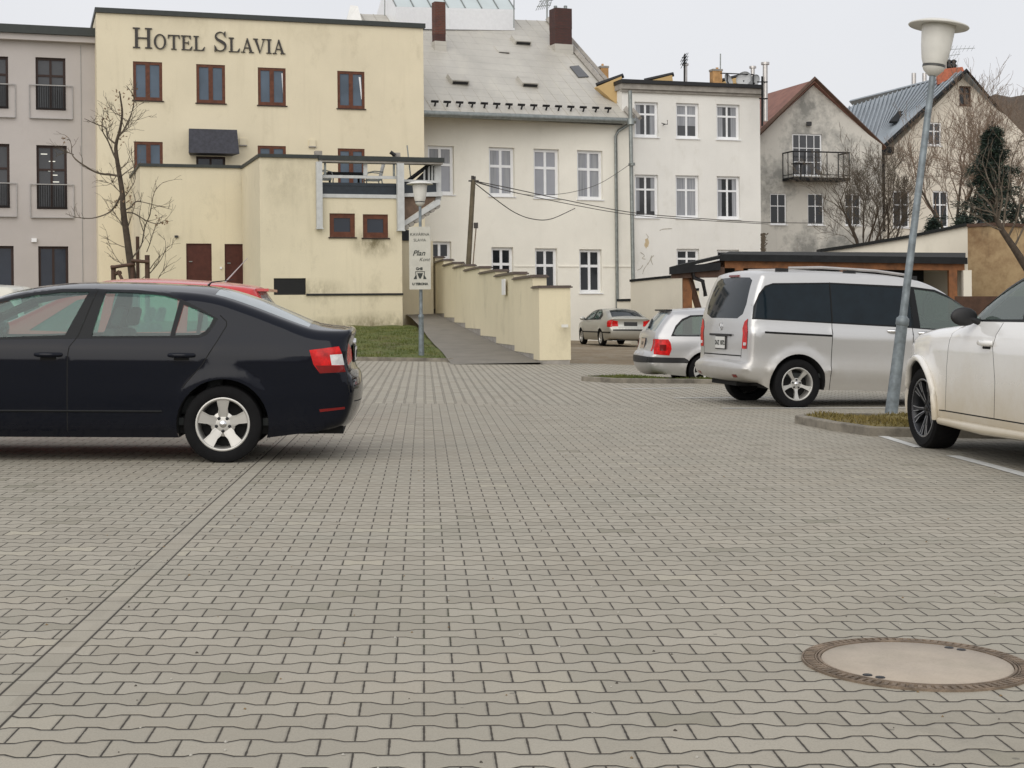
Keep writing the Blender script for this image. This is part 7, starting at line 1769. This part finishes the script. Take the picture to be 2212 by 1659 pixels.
for pts, r0, r1 in (
    ([(259, 290), (268, 280), (280, 243), (286, 210), (280, 189)], 0.045, 0.012), ([(251, 312), (233, 296), (224, 275), (203, 266), (189, 259)], 0.04, 0.012),
    ([(251, 345), (243, 331), (230, 303), (224, 282), (231, 257), (226, 243)], 0.04, 0.012), ([(257, 380), (240, 377), (210, 373), (177, 352), (159, 334), (145, 313), (140, 299)], 0.05, 0.014),
    ([(159, 334), (150, 331), (143, 332)], 0.02, 0.01), ([(262, 420), (247, 444), (229, 460), (203, 472), (177, 472), (154, 468)], 0.04, 0.012),
    ([(266, 455), (282, 448), (292, 434), (327, 441), (376, 454)], 0.035, 0.010), ([(268, 460), (287, 460), (313, 476), (338, 483), (357, 479)], 0.032, 0.010),
    ([(283, 560), (303, 530), (310, 490), (327, 462), (341, 418), (352, 395)], 0.035, 0.010), ([(317, 544), (327, 523), (338, 490)], 0.02, 0.008), ([(310, 500), (303, 470), (308, 440)], 0.02, 0.008),
    ([(276, 570), (264, 570), (245, 549), (226, 518)], 0.02, 0.008), ([(273, 535), (255, 528), (226, 510)], 0.018, 0.008), ([(324, 581), (345, 556), (373, 535)], 0.018, 0.008), ([(324, 590), (350, 560), (357, 530), (347, 508)], 0.018, 0.008),
    ([(271, 500), (262, 480), (245, 460), (226, 445)], 0.02, 0.008), ([(264, 400), (255, 380), (240, 395), (228, 393)], 0.02, 0.008), ([(264, 420), (245, 400), (232, 395)], 0.018, 0.008), ([(262, 250), (275, 262), (296, 258), (322, 246)], 0.018, 0.007),
    ([(258, 290), (275, 280), (292, 262)], 0.02, 0.008), ([(266, 430), (280, 410), (288, 385), (284, 350), (288, 330)], 0.022, 0.008), ([(257, 365), (275, 355), (284, 335)], 0.022, 0.01), ([(256, 385), (275, 372), (292, 357), (302, 350)], 0.025, 0.01),
    ([(262, 250), (250, 245), (240, 232)], 0.02, 0.008), ([(273, 500), (285, 470), (290, 440), (284, 420)], 0.022, 0.009), ([(340, 606), (350, 590), (365, 575)], 0.015, 0.007), ([(300, 606), (330, 585), (349, 548)], 0.015, 0.007),
    ([(232, 296), (240, 270), (236, 250)], 0.015, 0.007), ([(280, 243), (292, 238), (303, 228)], 0.015, 0.006), ([(268, 275), (262, 255), (252, 240)], 0.015, 0.006)):
    px_branch(cb, pts, r0, r1, TY, rnd, 1.8, 0.42, T0)
cb.build('crown', M['twig'], tree)
lb_ = MB(); rnd = random.Random(4)
for (x, y, s_) in ((258, 205, 8), (281, 195, 9), (283, 225, 8), (222, 262, 9), (236, 250, 8), (262, 240, 7), (140, 302, 6), (340, 478, 6), (357, 480, 5), (265, 445, 8), (284, 430, 7), (246, 440, 7), (262, 300, 7), (270, 410, 8)):
    for _ in range(13):
        c = at(x+rnd.gauss(0, s_*0.6), y+rnd.gauss(0, s_), TY)-T0+Vector((0, rnd.uniform(-.3, .3), 0)); e = Vector((rnd.uniform(-1, 1), rnd.uniform(-1, 1), rnd.uniform(-1, 1))).normalized()*0.05; f_ = Vector((rnd.uniform(-1, 1), rnd.uniform(-1, 1), rnd.uniform(-1, 1))).normalized()*0.03
        lb_.add([c-e, c+f_, c+e, c-f_], [(0, 1, 2, 3)])
tag(lb_.build('dry_leaves', M['leaf_dry'], tree), kind='stuff')
# stakes
sk = empty('tree_stakes', T0+Vector((0, -0.5, 0)), label='dark weathered wooden stake frame round the foot of the young bare tree', cat='tree support')
S0 = Vector(sk.location)
def post(x, y0, Y, r=0.075, yb=720):
    a = at(x, y0, Y); b = Vector((a.x, a.y, bankz(a.x, a.y)-0.1)); mb = MB(); mb.tube([b-S0, a-S0], r, 9); mb.build('stake', M['darkwood'], sk)
post(245, 573, TY-0.6); post(297, 511, TY+0.5, 0.055); post(318, 551, TY-0.4, 0.075); post(286, 565, TY-0.5, 0.07)
for a, b in (((239, 578), (292, 570)), ((248, 592), (262, 588)), ((284, 563), (322, 566))):
    mb = MB(); mb.tube([at(*a, TY-0.7)-S0, at(*b, TY-0.6)-S0], 0.055, 7); mb.build('rail', M['darkwood'], sk)
mb = MB(); mb.tube([at(254, 585, TY-0.7)-S0, at(268, 612, TY-0.7)-S0], 0.05, 7); mb.build('brace', M['darkwood'], sk)
# --- trees on the right behind the walls
bare_tree('bare_tree', 1868, 560, 62, 5.6, 5, 11, 'dark many stemmed leafless shrub in front of the grey gable house', 0.055, 5, 0.8, 0.10, kids=(1, 3))
bare_tree('bare_tree', 1915, 560, 64, 5.0, 3, 35, 'tangled leafless tree below the valley gutter between the two gabled houses', 0.055, 5, 0.8, 0.10, kids=(1, 3))
bare_tree('bare_tree', 2065, 540, 60, 7.2, 4, 12, 'russet leafless tree hiding the ivory house just left of the dark conifer', 0.075, 5, 0.75, 0.12, 'twig_red', kids=(1, 3))
bare_tree('bare_tree', 2150, 540, 66, 7.8, 3, 17, 'tall russet leafless tree behind the dark conifer', 0.075, 5, 0.75, 0.12, 'twig_red', kids=(1, 3))
bare_tree('bare_tree', 2235, 560, 56, 7.0, 3, 19, 'russet leafless tree cut by the right edge behind the ochre wall', 0.075, 5, 0.75, 0.12, 'twig_red', kids=(1, 3))
# leaning trunk in front of the ochre wall
r = wroot('bare_tree', at(2262, 700, 40), label='leaning bare tree whose branches fan out above the ochre wall', cat='tree')
rnd = random.Random(8); mb = MB(); Z0 = Vector((0, 0, 0))
Q = [at(x, y, 40) for x, y in ((2300, 740), (2262, 650), (2222, 585), (2190, 535), (2166, 500), (2152, 472))]
mb.tube(Q, [0.16, 0.14, 0.11, 0.09, 0.075, 0.06], 9, cap=False); mb.build('trunk', M['bark'], r)
cb = MB()
for pts in ([(2152, 472), (2135, 440), (2112, 415), (2098, 380)], [(2152, 472), (2150, 430), (2138, 390), (2132, 350)], [(2166, 500), (2172, 450), (2185, 405), (2190, 350), (2196, 300)], [(2160, 488), (2145, 462), (2118, 452), (2096, 440)],
            [(2176, 515), (2195, 470), (2206, 420), (2225, 380)], [(2155, 478), (2162, 430), (2160, 380), (2170, 330)], [(2190, 535), (2205, 500), (2222, 470)], [(2172, 500), (2140, 490), (2110, 470)]):
    px_branch(cb, pts, 0.04, 0.010, 40, rnd, 3, 0.7, Z0)
cb.build('crown', M['twig'], r)
# conifers
def conifer(x, ybase, ytop, Y, w, seed, label, n=5200):
    rnd = random.Random(seed); b = at(x, ybase, Y); H = at(x, ytop, Y).z-b.z; r = empty('conifer', b, label=label, cat='tree')
    mb = MB(); mb.tube([Vector((0, 0, -1)), Vector((0, 0, H*0.97))], [0.14, 0.02], 8); mb.build('trunk', M['bark'], r)
    cm = MB(); tiers = 15
    for t_ in range(tiers):
        z0 = H*(0.02+0.93*t_/tiers); R_ = w*(1-(t_/tiers))**0.9*(0.75 if t_ % 2 else 1.1)*rnd.uniform(0.8, 1.15)+0.1
        for k in range(13):
            a = 2*PI*k/13+rnd.uniform(-.2, .2); L = R_*rnd.uniform(0.7, 1.15); d = Vector((math.cos(a), math.sin(a), rnd.uniform(-0.05, 0.25)))
            zz_ = z0+rnd.uniform(-0.15, 0.15)
            m_ = max(8, int(n/tiers/13))
            for j in range(m_):
                f = rnd.random()**0.6; c = Vector((0, 0, zz_))+d*L*f+Vector((rnd.gauss(0, .06), rnd.gauss(0, .06), rnd.gauss(0, .06)-0.18*f*f))
                u_ = Vector((rnd.uniform(-1, 1)+d.x, rnd.uniform(-1, 1)+d.y, rnd.uniform(-0.8, 0.6))).normalized()*rnd.uniform(0.08, 0.17); v_ = u_.cross(Vector((rnd.uniform(-1, 1), rnd.uniform(-1, 1), 1))).normalized()*0.022
                cm.add([c-v_, c+v_, c+u_+v_*0.4, c+u_-v_*0.4], [(0, 1, 2, 3)], 0 if rnd.random() < 0.75 else 1)
    cm.build('crown', [M['needle'], M['needle2']], r); return r
conifer(2146, 560, 252, 52, 1.75, 3, 'dark green conifer standing behind the ochre wall at the right', 14000)
conifer(2016, 545, 466, 54, 0.45, 5, 'small dark evergreen just right of the leaning lamp above the ivory wall', 3000)
conifer(2082, 545, 455, 55, 0.5, 6, 'small dark evergreen shrub left of the big conifer', 3000)
# ivy patch on the house corner
mb = MB(); rnd = random.Random(9)
for k in range(300):
    x = 1645+abs(rnd.gauss(0, 4)); y = rnd.uniform(505, 545); c = at(x, y, 71.5); e = Vector((rnd.uniform(-1, 1), rnd.uniform(-.3, .3), rnd.uniform(-1, 1)))*0.08; f_ = Vector((rnd.uniform(-1, 1), 0, rnd.uniform(-1, 1)))*0.06
    mb.add([c-e, c+f_, c+e, c-f_], [(0, 1, 2, 3)])
tag(mb.build('ivy', M['twig']), 'dry brown ivy climbing the corner between the white house and the gable house', 'ivy')
# wooded hill far right
def mat_hill():
    n = N('winter_woodland'); o = n.obj(); f = n.noise(0.06, 8, 0.75, o); g = n.noise(0.9, 6, 0.8, n.mapping(o, (1, 1, 0.35)))
    c = n.ramp(f, [(0.35, (0.10, 0.075, 0.055)), (0.65, (0.16, 0.12, 0.085))]); c = n.mix(n.M('MULTIPLY', g, 0.6), c, (0.07, 0.055, 0.042))
    n.bsdf(c, 1.0, 0, n.bump(g, 1.0, 0.6)); return n.m
M['hill'] = mat_hill()
mb = MB(); vs = []; rnd = random.Random(2); nx, ny = 60, 10
for j in range(ny+1):
    for i in range(nx+1):
        x = 62+(260-62)*i/nx; y = 260+60*j/ny
        hgt = 52*smooth((x-60)/40)*smooth(j/ny*1.0)+rnd.uniform(-0.7, 0.7)+(4*math.sin(x*0.05))
        vs.append((x, y, max(-5, hgt-3)))
mb.add(vs, [(j*(nx+1)+i, j*(nx+1)+i+1, (j+1)*(nx+1)+i+1, (j+1)*(nx+1)+i) for j in range(ny) for i in range(nx)], 0, True)
tag(mb.build('hill', M['hill']), kind='structure')
# ================================================================ camera, light, sky
cam = bpy.data.cameras.new('camera'); co = bpy.data.objects.new('camera', cam); C.objects.link(co)
cam.sensor_width = 36; cam.lens = F/2212*36; cam.shift_y = -(829.5-PY)/2212
cam.clip_end = 3000; cam.clip_start = 0.1
co.location = (0, 0, CZ)
co.rotation_mode = 'XYZ'
co.matrix_world = Matrix.Translation((0, 0, CZ)) @ Matrix.Rotation(PI/2, 4, 'X') @ Matrix.Rotation(-RL, 4, 'Z')
sc.camera = co
w = bpy.data.worlds.new('World'); sc.world = w; w.use_nodes = True
nt = w.node_tree; nt.nodes.clear()
out = nt.nodes.new('ShaderNodeOutputWorld'); bg = nt.nodes.new('ShaderNodeBackground')
sky = nt.nodes.new('ShaderNodeTexSky'); sky.sky_type = 'NISHITA'; sky.sun_disc = False
SUN_EL, SUN_AZ = math.radians(33), math.radians(196)
sky.sun_elevation = SUN_EL; sky.sun_rotation = SUN_AZ; sky.air_density = 1.2; sky.dust_density = 4.0
mx = nt.nodes.new('ShaderNodeMix'); mx.data_type = 'RGBA'; mx.inputs[0].default_value = 0.88
tc = nt.nodes.new('ShaderNodeTexCoord'); ns = nt.nodes.new('ShaderNodeTexNoise'); ns.inputs['Scale'].default_value = 1.6; ns.inputs['Detail'].default_value = 4
nt.links.new(tc.outputs['Generated'], ns.inputs['Vector'])
cl = nt.nodes.new('ShaderNodeValToRGB'); e = cl.color_ramp.elements
e[0].position = 0.3; e[0].color = (7.2, 7.22, 7.6, 1); e[1].position = 0.7; e[1].color = (8.8, 8.8, 9.0, 1)
nt.links.new(ns.outputs['Fac'], cl.inputs[0])
nt.links.new(sky.outputs[0], mx.inputs[6]); nt.links.new(cl.outputs[0], mx.inputs[7])
nt.links.new(mx.outputs[2], bg.inputs[0]); bg.inputs[1].default_value = 0.094
nt.links.new(bg.outputs[0], out.inputs[0])
sun = bpy.data.lights.new('sun', 'SUN'); sun.energy = 1.5; sun.angle = math.radians(75); sun.color = (1, 0.97, 0.92)
so = bpy.data.objects.new('sun', sun); C.objects.link(so)
# sky sun_rotation is measured clockwise from +Y when seen from above
sd = Vector((math.sin(SUN_AZ)*math.cos(SUN_EL), math.cos(SUN_AZ)*math.cos(SUN_EL), math.sin(SUN_EL)))
so.rotation_euler = (-sd).to_track_quat('-Z', 'Y').to_euler()
vs_ = sc.view_settings; vs_.view_transform = 'Standard'; vs_.look = 'None'; vs_.exposure = 0.17; vs_.gamma = 1.0; vs_.use_curve_mapping = False
sc.cycles.max_bounces = 6; sc.cycles.transparent_max_bounces = 12
sc.cycles.use_denoising = True
